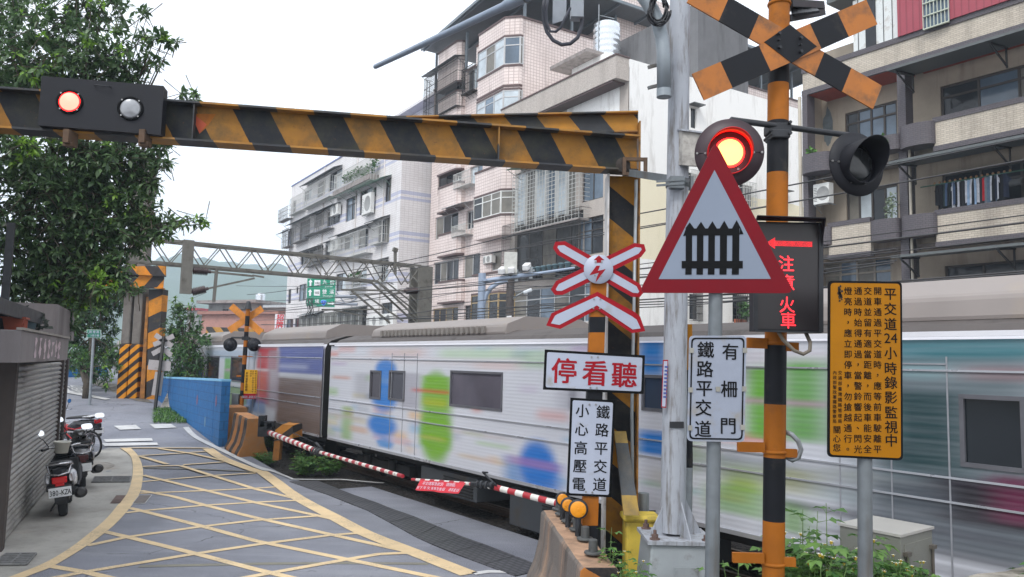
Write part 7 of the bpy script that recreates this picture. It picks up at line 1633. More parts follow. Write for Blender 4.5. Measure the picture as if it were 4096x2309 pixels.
cpp = S1.matrix_basis @ Vector((-.02, .86, 1.0))
root = thing('plastic_tub', 'white plastic tub hung on the handlebar of the black scooter', 'tub', cpp); b = MB(); b.lathe([(0, -.1), (.10, -.1), (.13, .09), (.145, .09), (.145, .11), (.125, .11), (.10, -.08), (0, -.08)], cpp, n=20); b.build('tub_body', [mat('tub_white', (218, 216, 206), .5, 0, .05, 5)], root)
# bicycle
def bicycle():
 g_ = gnd(*z0(690, 551)); d = Vector((-.93, .30, 0)).normalized(); s_ = Vector((-d.y, d.x, 0)); O = Vector((g_.x, g_.y, g_.z)); tl = math.radians(6)
 up = (Z + s_ * math.tan(tl)).normalized()
 r = thing('bicycle', 'red bicycle with black tyres leaning among the scooters by the shop corner', 'bicycle', O); R = .345
 def P_(x, z, o=0): return O + d * x + up * z + s_ * o
 for nm, x in (('wheel', 0), ('wheel', 1.05)):
  b = MB(); b.tube([P_(x + (R - .022) * math.cos(a), R + (R - .022) * math.sin(a)) for a in np.linspace(0, 2 * math.pi, 40, endpoint=False)], .024, 10, 0, True); w_ = b.build(nm, [m_tyre], r)
  b = MB(); b.tube([P_(x + (R - .055) * math.cos(a), R + (R - .055) * math.sin(a)) for a in np.linspace(0, 2 * math.pi, 40, endpoint=False)], .012, 6, 0, True)
  for i in range(24): a = 2 * math.pi * i / 24; b.cyl(P_(x, R, .03 * (1 if i % 2 else -1)), P_(x + (R - .06) * math.cos(a), R + (R - .06) * math.sin(a)), .0028, n=5, caps=False)
  b.cyl(P_(x, R, -.05), P_(x, R, .05), .02, n=12); b.lathe([(.0, 0), (.06, 0), (.06, .01), (0, .01)], P_(x, R, .03), s_, 20); b.build('rim', [m_chrome], w_)
 bb_, st, hd, ht = P_(.44, .30), P_(.30, .72), P_(.86, .62), P_(.83, .78)
 b = MB(); rd = .016
 for a, c in [(bb_, st), (bb_, hd), (st + (bb_ - st) * .12, ht - up * .05), (P_(0, R, .05), bb_), (P_(0, R, -.05), bb_), (P_(0, R, .05), st + (bb_ - st) * .15), (P_(0, R, -.05), st + (bb_ - st) * .15), (hd, ht), (hd, P_(1.05, R, .05)), (hd, P_(1.05, R, -.05))]: b.cyl(a, c, rd, n=10)
 b.build('frame', [mat('bike_red', (176, 24, 34), .3, 0, .08, 8)], r)
 b = MB(); b.box(st + up * .1, (.25, .15, .05), 0, (d, s_, up)); b.cyl(st, st + up * .09, .012, n=8); b.build('saddle', [m_seat], r, bevel=.02)
 b = MB(); b.tube([ht + up * .1 - s_ * .29 - d * .1, ht + up * .12 - s_ * .2, ht + up * .08, ht + up * .12 + s_ * .2, ht + up * .1 + s_ * .29 - d * .1], .012, 8); b.cyl(ht, ht + up * .1, .012, n=8); b.build('handlebar', [m_chrome], r)
 b = MB(); b.lathe([(.05, 0), (.09, 0), (.09, .008), (.05, .008)], bb_ - s_ * .04, s_, 24)
 for a in (1, -1): b.bar(bb_ + s_ * .06 * a, bb_ + s_ * .07 * a + d * .12 * a - up * .11 * a, .012, .016); b.box(bb_ + s_ * .12 * a + d * .12 * a - up * .11 * a, (.09, .08, .02), 0, (d, s_, up))
 b.build('crank', [m_dkmetal], r)
bicycle()
# red motorcycle behind
def motorcycle():
 O = gnd(*z0(672, 535)) + Vector((-.4, .6, 0)); O.z = zg(O.x, O.y); rz_ = math.radians(70); r = thing('motorcycle', 'red motorcycle with white rear rack parked behind the bicycle', 'motorcycle', O); ORG[r.name] = Vector((0, 0, 0)); r.rotation_euler = (0, math.radians(-5), rz_)
 wheel(r, 0, .30, .085, spokes=6); wheel(r, 1.25, .30, .08, spokes=6)
 b = MB(); loft(b, [(-.36, .78, .05, .05), (-.2, .76, .1, .08), (.15, .70, .12, .11), (.4, .64, .1, .12), (.62, .55, .07, .09)]); b.build('rear_body', [m_bk], r)
 b = MB(); loft(b, [(-.2, .88, .1, .03), (.0, .9, .14, .04), (.35, .87, .13, .04), (.6, .84, .1, .03)]); b.build('seat', [m_seat], r)
 mr_ = mat('motor_red', (170, 22, 34), .25, 0, .06, 6)
 b = MB(); loft(b, [(.5, .52, .07, .1), (.75, .52, .1, .16), (1.0, .62, .16, .2), (1.08, .72, .12, .14), (1.1, .86, .06, .06)]); loft(b, [(-.3, .66, .07, .05), (-.05, .62, .11, .08), (.3, .56, .09, .08)]); b.build('fairing', [mr_], r)
 b = MB(); loft(b, [(1.0, .5, .05, .05), (1.25, .63, .07, .03), (1.5, .5, .05, .04)]); b.build('front_fender', [mr_], r)
 b = MB(); b.box((0, -.42, .80), (.2, .08, .1)); b.build('tail_light', [m_tail], r, bevel=.02)
 b = MB(); b.tube([(-.12, .05, .9), (-.13, -.3, .93), (-.1, -.52, .97), (.1, -.52, .97), (.13, -.3, .93), (.12, .05, .9)], .014, 8); b.bb(-.11, .11, -.5, -.15, .925, .945); b.build('rear_rack', [m_scw], r)
 b = MB(); b.bb(-.13, .13, -.47, -.46, .48, .62); b.build('number_plate', [mat('plate_white', (224, 226, 228))], r); b = MB(); b.bb(-.07, .07, -.46, -.3, .40, .74); b.build('mudguard', [m_plastic], r)
 b = MB(); b.bb(-.14, .14, .4, .8, .3, .52); b.cyl((.14, .4, .3), (.18, -.3, .42), .04, .055, 14); b.build('engine', [mat('engine_grey', (90, 90, 92), .5, .5, .2, 10)], r, bevel=.02)
 b = MB(); b.tube([(-.36, .92, 1.02), (-.18, 1.0, 1.0), (0, 1.02, .98), (.18, 1.0, 1.0), (.36, .92, 1.02)], .014, 8); b.build('handlebar', [m_chrome], r)
 b = MB(); b.cyl((0, 1.25, .3), (0, 1.06, .96), .035, n=10); b.build('fork', [m_dkmetal], r)
 for s_ in (-1, 1):
  b = MB(); b.tube([(s_ * .24, .98, 1.02), (s_ * .32, .98, 1.2)], .008, 6); b.lathe([(0, .02), (.05, .01), (.06, -.004)], (s_ * .33, .98, 1.24), (0, 1, 0), 16); mm = b.build('mirror', [m_plastic], r); b = MB(); b.lathe([(0, -.006), (.055, -.006)], (s_ * .33, .98, 1.24), (0, 1, 0), 16); b.build('mirror_glass', [m_mirror], mm)
motorcycle()
b = MB(); g_ = gnd(*z0(690, 640)); R_ = random.Random(6)
b.lathe([(.55, 0), (.5, .06), (.42, .11), (.2, .14), (0, .145)], Vector((g_.x - .2, g_.y + .3, 0)), n=14); b.v = [p + Vector((R_.uniform(-.04, .04), R_.uniform(-.04, .04), R_.uniform(-.01, .015))) for p in b.v]
tag(b.build('kerb_stone', [m_conc]), 'rough rounded concrete kerb stone beside the parked scooters', 'kerb stone')
# ================================================================== far side of the crossing
m_oy = (206, 132, 36); m_bkc = (52, 50, 52)
# blue wall
def ray_t(px, py, t): q = onT(px, py, t); return Vector((q.x, q.y, 0))
W0, W1 = ray_t(893, 1740, 6.35), ray_t(600, 1600, 6.75); dw = (W1 - W0).normalized(); sw_ = Vector((dw.y, -dw.x, 0)); sw_ = sw_ if sw_.x < 0 else -sw_
root = thing('blue_wall', 'bright blue painted wall beside the track with faint coloured spots', 'wall', W0); Lw = (W1 - W0).length
zwa, zwb = at(893, 1526, W0.y).z, at(640, 1512, onplane(640, 1512, W0, sw_).y).z; tb_ = (Vector((onplane(640, 1512, W0, sw_).x, onplane(640, 1512, W0, sw_).y, 0)) - W0).length
zwt = lambda t: zwa + (zwb - zwa) * t / tb_
k = N('blue_paint'); n1 = k.noise(1.5, 8, .7); n2 = k.noise(6, 6, .7); k.bump(n2, .5, .03)
sx = k.n('ShaderNodeTexBrick'); sx.inputs['Scale'].default_value = 1; sx.inputs['Brick Width'].default_value = .8; sx.inputs['Row Height'].default_value = .24; sx.inputs['Mortar Size'].default_value = .012
_s = k.n('ShaderNodeSeparateXYZ'); k.l(k.obj(), _s.inputs[0]); _c = k.n('ShaderNodeCombineXYZ'); k.l(_s.outputs[1], _c.inputs[0]); k.l(_s.outputs[2], _c.inputs[1]); k.l(_c.outputs[0], sx.inputs['Vector'])
drt = k.math('MULTIPLY', k.ramp(k.math('ADD', _s.outputs[2], k.math('MULTIPLY', k.noise(2, 6), .9)), .55, 1.5, (1, 1, 1), (0, 0, 0)), .6)
m_blue = k.fin(k.mix(drt, k.mix(k.math('MULTIPLY', sx.outputs['Fac'], .5), k.mix(k.math('MULTIPLY', k.ramp(n1, .56, .7), .5), k.mix(k.ramp(n2, .3, .7), lin((10, 84, 140)), lin((22, 104, 164))), lin((34, 74, 112))), lin((14, 60, 100))), lin((44, 72, 92))), .65)
b = MB(); R_ = random.Random(2); n = 30
for i in range(n):
 t0_, t1_ = Lw * i / n, Lw * (i + 1) / n; zt1 = zwt((t0_ + t1_) / 2); b.box(W0 + dw * (t0_ + t1_) / 2 + Z * (zt1 / 2), (t1_ - t0_ + .001, .22 + R_.uniform(0, .02), zt1 + R_.uniform(-.012, .012)), 0, (dw, sw_, Z))
b.build('wall_body', [m_blue], root)
b = MB(); b.bar(W0 + Z * (zwa + .03), W1 + Z * (zwt(Lw) + .03), .27, .06); b.build('coping', [mat('pale_blue_paint', (120, 178, 214), .6, 0, .1, 5)], root)
b = MB(); fwd = sw_ if sw_.dot(CAM - W0) > 0 else -sw_
for i, (t, z) in enumerate([(.5, .55), (1.7, 1.2), (2.9, .6)]):
 c = W0 + dw * t + fwd * .126 + Z * (zwt(t) - z); b.add([c + dw * .09 * math.cos(a) + Z * .16 * math.sin(a) for a in np.linspace(0, 6, 14)], [tuple(range(14))], i % 2)
b.build('painted_spot', [mat('spot_pink', (120, 92, 122), .7), mat('spot_grey', (96, 130, 160), .7)], root)
# leaning slab
s0 = gnd(*z0(1255, 180)); s1 = at(706, 1544, s0.y + .7)
root = thing('leaning_slab', 'old rough concrete slab leaning against the blue wall', 'slab', s0); b = MB(); R_ = random.Random(3); ax = s1 - s0; sd_ = ax.cross(Vector((0, 1, 0))).normalized(); 
for i in range(8): p, q = s0 + ax * i / 8, s0 + ax * (i + 1) / 8; b.bar(p + sd_ * R_.uniform(-.02, .02), q, .36 + R_.uniform(-.03, .03), .16, up=(0, 1, .2))
b.build('slab_body', [m_conc], root)
# far height barrier
gp = gnd(*z0(1120, 118)); Yg = gp.y + .3
P = Pl(*proj_dummy(0), Yg) if False else Pl(620, 1350, Yg)
fz = lambda x, y, e=0: P.p(420 + x / 2.38, 1050 + y / 2.38, e)
root = thing('height_barrier', 'distant black and yellow height barrier with short stub beam among the trees', 'height barrier', gp)
m_fs = stripe_mat('far_post_stripes', (-.5, 0, 1), 1.25, .5, .35, m_oy, m_bkc, (96, 84, 60), .5, .5); m_fb = stripe_mat('far_beam_stripes', (-1, 0, .8), 1.05, .5, .2, m_oy, m_bkc, (96, 84, 60), .5, .5)
b = MB(); slab(b, [fz(375, 1325), fz(470, 1325), fz(550, 255), fz(418, 255)], Vector((0, .5, 0))); b.build('post', [m_fs], root)
b = MB(); slab(b, [fz(328, 1318), fz(390, 1322), fz(418, 330), fz(395, 330)], Vector((0, .6, 0)));  b.build('post_side', [mat('rusty_orange', (166, 108, 44), .7, 0, .2, 4, (90, 66, 44), .6, 3)], root)
b = MB(); ibeam(b, fz(560, 190, .1), fz(-560, 130, .1), (fz(300, 130) - fz(300, 258)).length, .32, .04); b.build('beam', [m_fb, m_fb], root)
b = MB(); q = [fz(570, 125), fz(570, 30), fz(130, 42), fz(130, 100)]; slab(b, q, Vector((0, .12, 0))); b.build('upper_beam', [stripe_mat('far_upper_stripes', (1, 0, .8), 1.05, .5, .2, m_oy, m_bkc, (96, 84, 60), .5, .5)], root)
# concrete pole pair with painted foot
gq = gnd(*z0(985, 110)); Yq = gq.y + .2; P = Pl(545, 1300, Yq)
root = thing('concrete_pole', 'thick twin concrete pole with diagonal orange and black stripes round its foot', 'utility pole', Vector((gq.x, Yq, gq.z)))
fa = lambda x, y: P.p(*a0(x, y)); zsplit = fa(970, 1145).z
xa, xm, xb = fa(893, 1300), fa(970, 1300), fa(1048, 1300); m_cp = mat('pole_concrete', (116, 110, 104), .9, 0, .12, 3, (86, 80, 76), .5, 2)
m_foot = stripe_mat('foot_stripes', (-.9, 0, 1), .38, .52, .1, (216, 140, 26), (48, 40, 40), (150, 110, 50), .3, .2)
b = MB(); ztop = fa(970, 0).z + 1.5
for x0_, x1_ in ((xa.x, xm.x - .02), (xm.x + .02, xb.x)): b.bb(x0_ + .02, x1_ - .02, Yq, Yq + .5, zsplit, ztop)
b.build('pole_shaft', [m_cp], root, bevel=.04)
b = MB()
for x0_, x1_ in ((xa.x, xm.x - .01), (xm.x + .01, xb.x)): b.bb(x0_, x1_, Yq - .02, Yq + .5, .3, zsplit)
b.build('painted_foot', [m_foot], root, bevel=.04)
# back of the far warning post
g_ = gnd(*z0(1170, 190)); Ys = g_.y; P = Pl(630, 1400, Ys); root = thing('warning_post', 'leaning far post seen from behind with grey crossbuck and blank boards', 'crossing sign', g_)
b = MB(); b.bar(g_, P.p(420 + 560 / 2.38, 1050 + 705 / 2.38), .10, .08); b.build('post', [m_barsd], root)
fy = lambda x, y, e=0: P.p(420 + x / 2.38, 1050 + y / 2.38, e - .1); m_sb = mat('sign_back', (166, 160, 160), .6, 0, .08, 4, (128, 120, 116), .4, 4)
b = MB()
for (a, c) in [((478, 690), (640, 800)), ((655, 700), (462, 785)), ((450, 872), (545, 820)), ((545, 820), (632, 885))]: b.bar(fy(*a), fy(*c), .02, .17, up=(0, 0, 1))
b.build('crossbuck_back', [m_sb], root)
b = MB(); slab(b, [fy(405, 1020, .0), fy(620, 1036), fy(630, 945), fy(418, 925)], Vector((0, .02, 0))); slab(b, [fy(440, 1262), fy(532, 1270), fy(560, 1048), fy(478, 1040)], Vector((0, .02, 0))); b.build('board_back', [m_sb], root)
# green street sign
g_ = at(365, 1530, 28.5); g_.z = zg(g_.x, g_.y); Yt = 28.4; P = Pl(370, 1340, Yt); root = thing('street_sign', 'green street name sign with white characters on a thin grey pole under trees', 'street sign', Vector((g_.x, g_.y, 0)))
ft = lambda x, y, e=0: P.p(x / 3.542, 1150 + y / 3.542, e); b = MB(); b.cyl(g_, P.p(376, 1322, -.06), .05, n=10); b.build('pole', [m_galv], root)
b = MB(); slab(b, [ft(1228, 712), ft(1425, 715), ft(1428, 602), ft(1230, 598)], Vector((0, .04, 0))); sg = b.build('sign_face', [mat('sign_edge', (200, 214, 206), .5)], root); b = MB(); b.poly([ft(1234, 707, .01), ft(1420, 710, .01), ft(1422, 607, .01), ft(1236, 604, .01)]); b.build('green_field', [mat('road_sign_green', (20, 116, 92), .5, 0, .05, 4)], sg)
b = MB()
for i, ch in enumerate('明燈路'): put_char(b, ch, ft(1282 + i * 52, 632, .02), 40 / 3.542 * Yt / 3150, P.x, Z, .02)
for i, ch in enumerate('2段2巷'): put_char(b, ch, ft(1290 + i * 33, 682, .02), 36 / 3.542 * Yt / 3150, P.x, Z, .02)
b.poly([ft(1248, 655, .02), ft(1262, 640, .02), ft(1262, 670, .02)]); b.build('lettering', [m_signw], sg)
# orange barriers
fb = lambda x, y: (840 + x / 3.63, 1440 + y / 3.63)
ms_ = [stripe_mat('jersey_stripes', (.9, -.6, 0), .62, .5, .1, (196, 122, 48), (72, 64, 60), (120, 100, 84), .6, .3, .8), mat('jersey_top', (190, 136, 90), .85, 0, .2, 5, (150, 120, 96), .5, 4), mat('jersey_end', (168, 116, 66), .85, 0, .15, 4, (122, 108, 94), .6, 2)]
def bar2(label, c0, c1, zt_, wt, wb):
 A_, B_ = gnd(*c0), gnd(*c1); r, d = jersey('concrete_barrier', label, A_, B_, zt_, wt, wb, ms_); 
 b = MB(); p = B_ + (A_ - B_).normalized() * .3; p.z = zt_; b.cyl(p, p + Z * .14, .06, n=10); b.build('peg', [m_peg], r)
A_ = gnd(*fb(480, 1395)); B_ = gnd(*fb(300, 1285)); of = Vector((.30, .18, 0))
def bar3(label, a, c, zt_, wt, wb, off):
 A_, B_ = gnd(*a) + off, gnd(*c) + off; d = (B_ - A_).normalized(); m2 = [stripe_mat('jersey_stripes_%d' % len(label), (d.x, d.y, .12), .52, .5, .3, (160, 104, 52), (50, 46, 46), (118, 104, 92), .9, .5, .85)] + ms_[1:]; r, d = jersey('concrete_barrier', label, A_, B_, zt_, wt, wb, m2); b = MB(); p = A_.lerp(B_, .25); p.z = zt_; b.cyl(p, p + Z * .12, .05, n=10); b.build('peg', [m_peg], r)
bar3('flared orange and black striped concrete barrier with broken end beside the far gate', fb(490, 1405), fb(290, 1275), 1.0, .42, .8, Vector((.22, .1, 0)))
bar3('upright orange striped concrete block between the blue wall and the far signal pole', fb(165, 1190), fb(80, 1140), 1.18, .62, .7, Vector((.34, .1, 0)))
# far crossing signal
gs = gnd(990, 1775); Yz = 23.8; P = Pl(990, 1500, Yz); root = thing('crossing_signal', 'distant crossing signal with bell, plain orange crossbuck and two dark lamp heads seen from behind', 'crossing signal', Vector((P.p(972, 1740).x, Yz, 0)))
fs_ = lambda x, y, e=0: P.p(880 + x / 4.84, 1180 + y / 4.84, e)
b = MB()
def pc(y): return 542 - (y - 280) * .068
for y0_, y1_, m_ in [(275, 410, 0), (410, 605, 1), (605, 715, 0), (715, 885, 1), (885, 1005, 0), (1005, 1170, 1), (1170, 1345, 0), (1345, 1700, 1), (1700, 1850, 0), (1850, 1960, 1), (1960, 2150, 0), (2150, 2330, 1), (2330, 2900, 0)]: b.cyl(fs_(pc(y1_), y1_), fs_(pc(y0_), y0_), .065, n=16, mi=m_, caps=False)
b.build('pole', [m_orange, m_black], root)
b = MB(); tp_ = fs_(545, 275); b.lathe([(.11, 0), (.10, .03), (.075, .12), (.06, .22), (.03, .24), (0, .24)], tp_, n=20); b.build('bell', [m_dkmetal], root)
b = MB(); b.bar(fs_(215, 215, -.1), fs_(800, 730, -.1), .2, .02, up=(0, 1, 0)); b.bar(fs_(820, 260, -.12), fs_(175, 690, -.12), .2, .02, up=(0, 1, 0)); b.build('crossbuck', [mat('crossbuck_orange', (208, 132, 48), .6, 0, .12, 6, (150, 96, 50), .4, 5)], root)
b = MB(); b.tube([fs_(215, 860), fs_(225, 825), fs_(440, 830), fs_(650, 845), fs_(685, 880)], .028, 8); b.box(fs_(500, 840), (.2, .14, .1)); b.build('cross_arm', [m_dkmetal], root)
for x, y, yaw in ((200, 965, .5), (660, 965, .35)):
 n_ = Vector((-.5, .85, 0)).normalized(); c = fs_(x, y); b = MB(); b.lathe([(0, -.2), (.09, -.19), (.12, -.1), (.12, -.02), (.2, -.01), (.205, 0), (0, .0)], c, n_, 28); h_ = b.build('lamp_head', [m_blackbox], root); b = MB(); hood(b, c, n_, Z, .13, .18, math.radians(176)); b.build('hood', [m_blackbox], h_)
b = MB()
for x0_, x1_, y in ((355, 625, 1185), (None, None, 0))[:1]: slab(b, [fs_(x0_, y + 12), fs_(x1_, y + 16), fs_(x1_, y), fs_(x0_, y - 12)], Vector((0, .05, 0)))
fq = lambda x, y, e=0: P.p(840 + x / 3.63, 1440 + y / 3.63, e)
slab(b, [fq(385, 245), fq(500, 248), fq(500, 222), fq(385, 222)], Vector((0, .05, 0))); slab(b, [fq(372, 535), fq(505, 535), fq(505, 512), fq(372, 512)], Vector((0, .05, 0))); slab(b, [fq(360, 800), fq(555, 804), fq(555, 796), fq(360, 790)], Vector((0, .05, 0))); b.build('bracket', [m_orange], root)
b = MB(); slab(b, [fq(488, 488, .1), fq(676, 490, .1), fq(690, 146, .1), fq(508, 140, .1)], Vector((0, .01, 0))); yp = b.build('notice_plate', [mat('notice_yellow', (214, 160, 24), .5)], root)
b = MB()
for i, ch in enumerate('平交道緊急按鈕'): put_char(b, ch, fq(535 - i * 1.6, 195 + i * 40, .105), .076, P.x, Z, .012)
for j, (tx, x) in enumerate([('車輛行經平交道應保持', 664), ('淨空，遇故障或障礙時', 626), ('請速按—', 594)]):
 for i, ch in enumerate(tx): put_char(b, ch, fq(x - i * .7, 165 + i * 33, .105), .052, P.x, Z, .004)
b.build('lettering', [m_ink], yp)
b = MB(); slab(b, [fq(490, 565, .1), fq(662, 567, .1), fq(664, 492, .1), fq(488, 490, .1)], Vector((0, .01, 0))); rp = b.build('phone_plate', [m_redb], root); b = MB(); put_line(b, '0800-800333', fq(577, 538, .105), .105, P.x, Z, .0445, .01, 0, .7); b.build('lettering', [m_signw], rp)
b = MB(); slab(b, [fq(370, 880, .12), fq(532, 884, .12), fq(535, 806, .12), fq(374, 802, .12)], Vector((0, .01, 0))); wp_ = b.build('white_plate', [m_signw], root); b = MB()
for i in range(8): b.box(fq(400 + i * 15, 850, .128), (.03, .003, .05)); b.box(fq(400 + i * 15, 822, .128), (.032, .003, .022))
b.build('plate_mark', [m_ink], wp_)
b = MB(); b.box(fq(378, 590, .0), (.2, .2, .38)); b.build('control_box', [m_galvd], root)
b = MB(); c0_ = fq(645, 690, -.5); b.bb(fq(483, 800, -.6).x, fq(650, 800, -.6).x, Yz + .5, Yz + 1.0, .0, fq(600, 684, -.6).z); _o = thing('relay_cabinet', 'plain brown grey relay cabinet behind the far signal pole', 'cabinet', Vector((fq(560, 900, -.6).x, Yz + .7, 0))); b.build('body', [mat('cabinet_grey', (140, 128, 116), .6, 0, .08, 3)], _o, bevel=.02)
b = MB(); b.bb(fq(478, 800, -.6).x, fq(655, 800, -.6).x, Yz + .46, Yz + 1.04, fq(600, 684, -.6).z, fq(600, 684, -.6).z + .05); b.build('cabinet_top', [m_signw2], _o)
# short black bollard
g_ = gnd(*fb(325, 1190)); root = thing('marker_post', 'short black and orange marker post with a white cap between two barriers', 'bollard', g_); b = MB(); hz = 1.2
for z0_, z1_, m_ in [(0, .32, 0), (.32, .9, 1), (.9, 1.15, 2)]: b.cyl(Vector((g_.x, g_.y, z0_)), Vector((g_.x, g_.y, z1_)), .15, n=14, mi=m_)
b.build('post', [m_orange, m_black, m_signw2], root)
# far gate with its machine
fp0, fp1, fT = at(1077, 1731, 19.15), at(*z1(470, 505), 16.4), at(*z1(1108, 689), 12.45)
root = thing('crossing_gate', 'lowered red and white far gate arm with striped orange machine at its pivot', 'crossing gate', Vector((fp0.x, fp0.y, 0)))
b = MB(); boom(b, [fp0, fp1], [.062, .055], 22); boom(b, [fp1, fT], [.036, .03], 25); b.build('arm', [m_rw_r, m_rw_w], root)
b = MB(); ax = (fT - fp1).normalized()
for t in (-.3, -.15, 0, .15): b.lathe([(.05, -.03), (.085, -.03), (.085, .03), (.05, .03)], fp1 + ax * t, ax, 12)
b.tube([fp1 + Z * .05, at(*z1(490, 480), 16.3), at(*z1(455, 440), 16.5)], .03, 6); b.tube([at(*z1(455, 440), 16.5), at(*z1(280, 362), 18)], .008, 5); b.build('arm_joint', [m_dkmetal], root)
Yk = 19.3; P = Pl(1100, 1750, Yk); fk = lambda x, y, e=0: P.p(840 + x / 3.63, 1440 + y / 3.63, e)
m_ms = stripe_mat('machine_stripes', (.8, 0, -1), .42, .55, .2, (206, 138, 62), (62, 58, 56), (130, 96, 60), .4, .3)
b = MB(); slab(b, [fk(940, 1165), fk(1200, 1140), fk(1202, 945), fk(1050, 935), fk(950, 905)], Vector((.1, .5, 0))); o = b.build('machine_box', [m_ms], root, bevel=.02)
b = MB(); slab(b, [fk(905, 1460), fk(995, 1460), fk(1020, 1180), fk(930, 1180)], Vector((0, .25, 0))); b.build('machine_leg', [mat('rusty_orange', (166, 108, 44))], root)
b = MB(); b.box(fk(765, 890), (.16, .2, .28)); b.box(fk(840, 930), (.34, .2, .14)); b.box(fk(800, 1040), (.30, .2, .24)); b.box(fk(880, 1000), (.14, .2, .3)); b.bar(fk(750, 1020), fk(920, 1050), .1, .12); b.cyl(fk(860, 1055, .2), fk(860, 1055, -.2), .09, n=12); b.build('pivot', [m_dkmetal], root, bevel=.01)
# overhead truss over the tracks
pR = onplane(1665, 1200, ST(0, 16.2), PD); pR.z = 0; sR = pR.dot(RD); pL = ST(sR, -1.5); zt_ = onplane(1655, 1069, ST(0, 16.2), PD).z; zb_ = zt_ - .82
root = thing('overhead_gantry', 'steel lattice truss carrying the overhead line across both tracks', 'line gantry', pR)
m_tr = mat('truss_steel', (112, 109, 102), .6, .2, .15, 4, (76, 70, 62), .4, 3)
b = MB(); Lt = 16.2 + 1.5
for s_ in (-.3, .3):
 o = RD * s_
 b.bar(pL + o + Z * zt_, pR + o + Z * zt_, .09, .09); b.bar(pL + o + Z * zb_, pR + o - PD * 2.0 + Z * zb_, .09, .09)
 nseg = 30
 for i in range(nseg): a, c = pL + PD * (Lt * i / nseg), pL + PD * (Lt * (i + 1) / nseg); b.bar(a + o + Z * (zb_ if i % 2 else zt_), c + o + Z * (zt_ if i % 2 else zb_), .06, .03)
for i in range(12): a = pL + PD * (Lt * i / 12); b.bar(a - RD * .3 + Z * zt_, a + RD * .3 + PD * .5 + Z * zt_, .05, .03); b.bar(a - RD * .3 + Z * zb_, a + RD * .3 + PD * .5 + Z * zb_, .05, .03)
for s_ in (-.3, .3): b.bar(pR - PD * 2.0 + RD * s_ + Z * zb_, pR + RD * s_ + Z * (zb_ - 1.5), .07, .07); b.bar(pR - PD * 1.6 + RD * s_ + Z * zb_, pR + RD * s_ + Z * (zb_ - 1.0), .05, .05)
b.build('truss', [m_tr], root)
b = MB()
for s_ in (-.38, .38): b.box(pR + PD * .2 + RD * s_ + Z * (zt_ / 2), (.12, .66, zt_), 0, (RD, PD, Z))
for i in range(14): z = .3 + i * (zt_ - .6) / 14; b.bar(pR - PD * .1 + RD * -.38 + Z * z, pR - PD * .1 + RD * .38 + Z * (z + .4), .06, .03)
b.build('column', [m_tr], root)
b = MB(); b.box(pL + RD * 0 + Z * zt_ / 2, (.5, .5, zt_), 0, (RD, PD, Z)); b.build('far_column', [m_tr], root)
def hang(px, y0_, y1_): 
 q = onplane(px, y0_, pL, RD); return q
hq0, hq1 = onplane(750, 961, pL - RD * .45, RD), onplane(746, 1176, pL - RD * .45, RD)
b = MB(); b.box((hq0 + hq1) / 2, (.36, .2, (hq0 - hq1).length), 0, (PD, RD, Z)); hg = b.build('drop_post', [m_tr], root)
def insul(a, c, n=9):
 b = MB(); d = (c - a); L_ = d.length; d.normalize(); pr = [(.05, 0), (.05, L_ * .12)]
 for i in range(n): z = L_ * (.14 + .72 * i / n); pr += [(.07, z), (.15, z + L_ * .03), (.07, z + L_ * .05)]
 pr += [(.06, L_ * .88), (.06, L_)]; b.lathe(pr, a, d, 12); return b.build('insulator', [mat('brown_porcelain', (70, 52, 52), .3)], root)
ct = lambda x, y: onplane(*a0(x, y), pL - RD * .45, RD); c1_ = lambda x, y: onplane(*a1(x, y), pL - RD * .45, RD)
insul(ct(1435, 588), ct(1590, 600)); insul(ct(1430, 757), ct(1570, 725))
b = MB(); b.bar(ct(1590, 600), ct(1915, 632), .07, .07); b.bar(ct(1570, 725), ct(1920, 648), .07, .07); b.bar(ct(1635, 575), ct(1612, 825), .1, .1); b.bar(ct(1905, 625), c1_(60, 640), .06, .06)
b.build('cantilever', [m_tr], root)
b = MB(); b.bar(onplane(*a1(1050, 425), pL - RD * .45, RD), onplane(*a1(1050, 620), pL - RD * .45, RD), .1, .1); b.bar(onplane(*a1(1035, 428), pL - RD * .45, RD), onplane(*a1(1065, 440), pL - RD * .45, RD), .16, .16); b.build('wire_post', [m_tr], root)
insul(c1_(1230, 742), c1_(1115, 742)); b = MB(); b.bar(c1_(1115, 742), c1_(640, 735), .07, .07); b.bar(c1_(1080, 760), c1_(710, 770), .05, .05); b.bar(c1_(720, 740), c1_(1010, 985), .07, .07); b.bar(c1_(820, 770), c1_(1110, 970), .06, .06); b.bar(c1_(495, 885), c1_(955, 882), .06, .06); b.bar(c1_(560, 884), c1_(820, 935), .04, .04); b.build('cantilever', [m_tr], root)
# wires along and over the tracks
m_wire = mat('wire', (66, 66, 68), .6, .2)
def wire(label, pts, r=.012, sag=.0):
 b = MB(); P_ = []
 for i in range(len(pts) - 1):
  for t in np.linspace(0, 1, 12, endpoint=False): P_.append(pts[i].lerp(pts[i + 1], t) - Z * sag * 4 * t * (1 - t))
 P_.append(pts[-1]); b.tube(P_, r, 5); return tag(b.build('overhead_wire', [m_wire]), label, 'wire', 'overhead wires above the tracks')
for i, (p, t, r_) in enumerate([(a3(1930, 155), 9.0, .012), (a3(1930, 525), 9.6, .012), (a3(1930, 95), 8.6, .007), (a3(1930, 275), 10.4, .008), (q3(1930, 1135), 9.0, .010), (q3(1930, 990), 12.0, .014), (q3(1930, 1160), 13.5, .012), (a3(1930, 560), 13.6, .014), (a3(1930, 600), 14.5, .016), (a3(1930, 640), 16.0, .016)]):
 q = onT(*p, t); z = q.z; s0 = q.dot(RD)
 wire('thin dark overhead wire strung along the tracks above the train', [ST(s0 - 6, t, z), ST(sR * .5 + s0 * .5, t, z), ST(sR, t, z)], r_, .12)
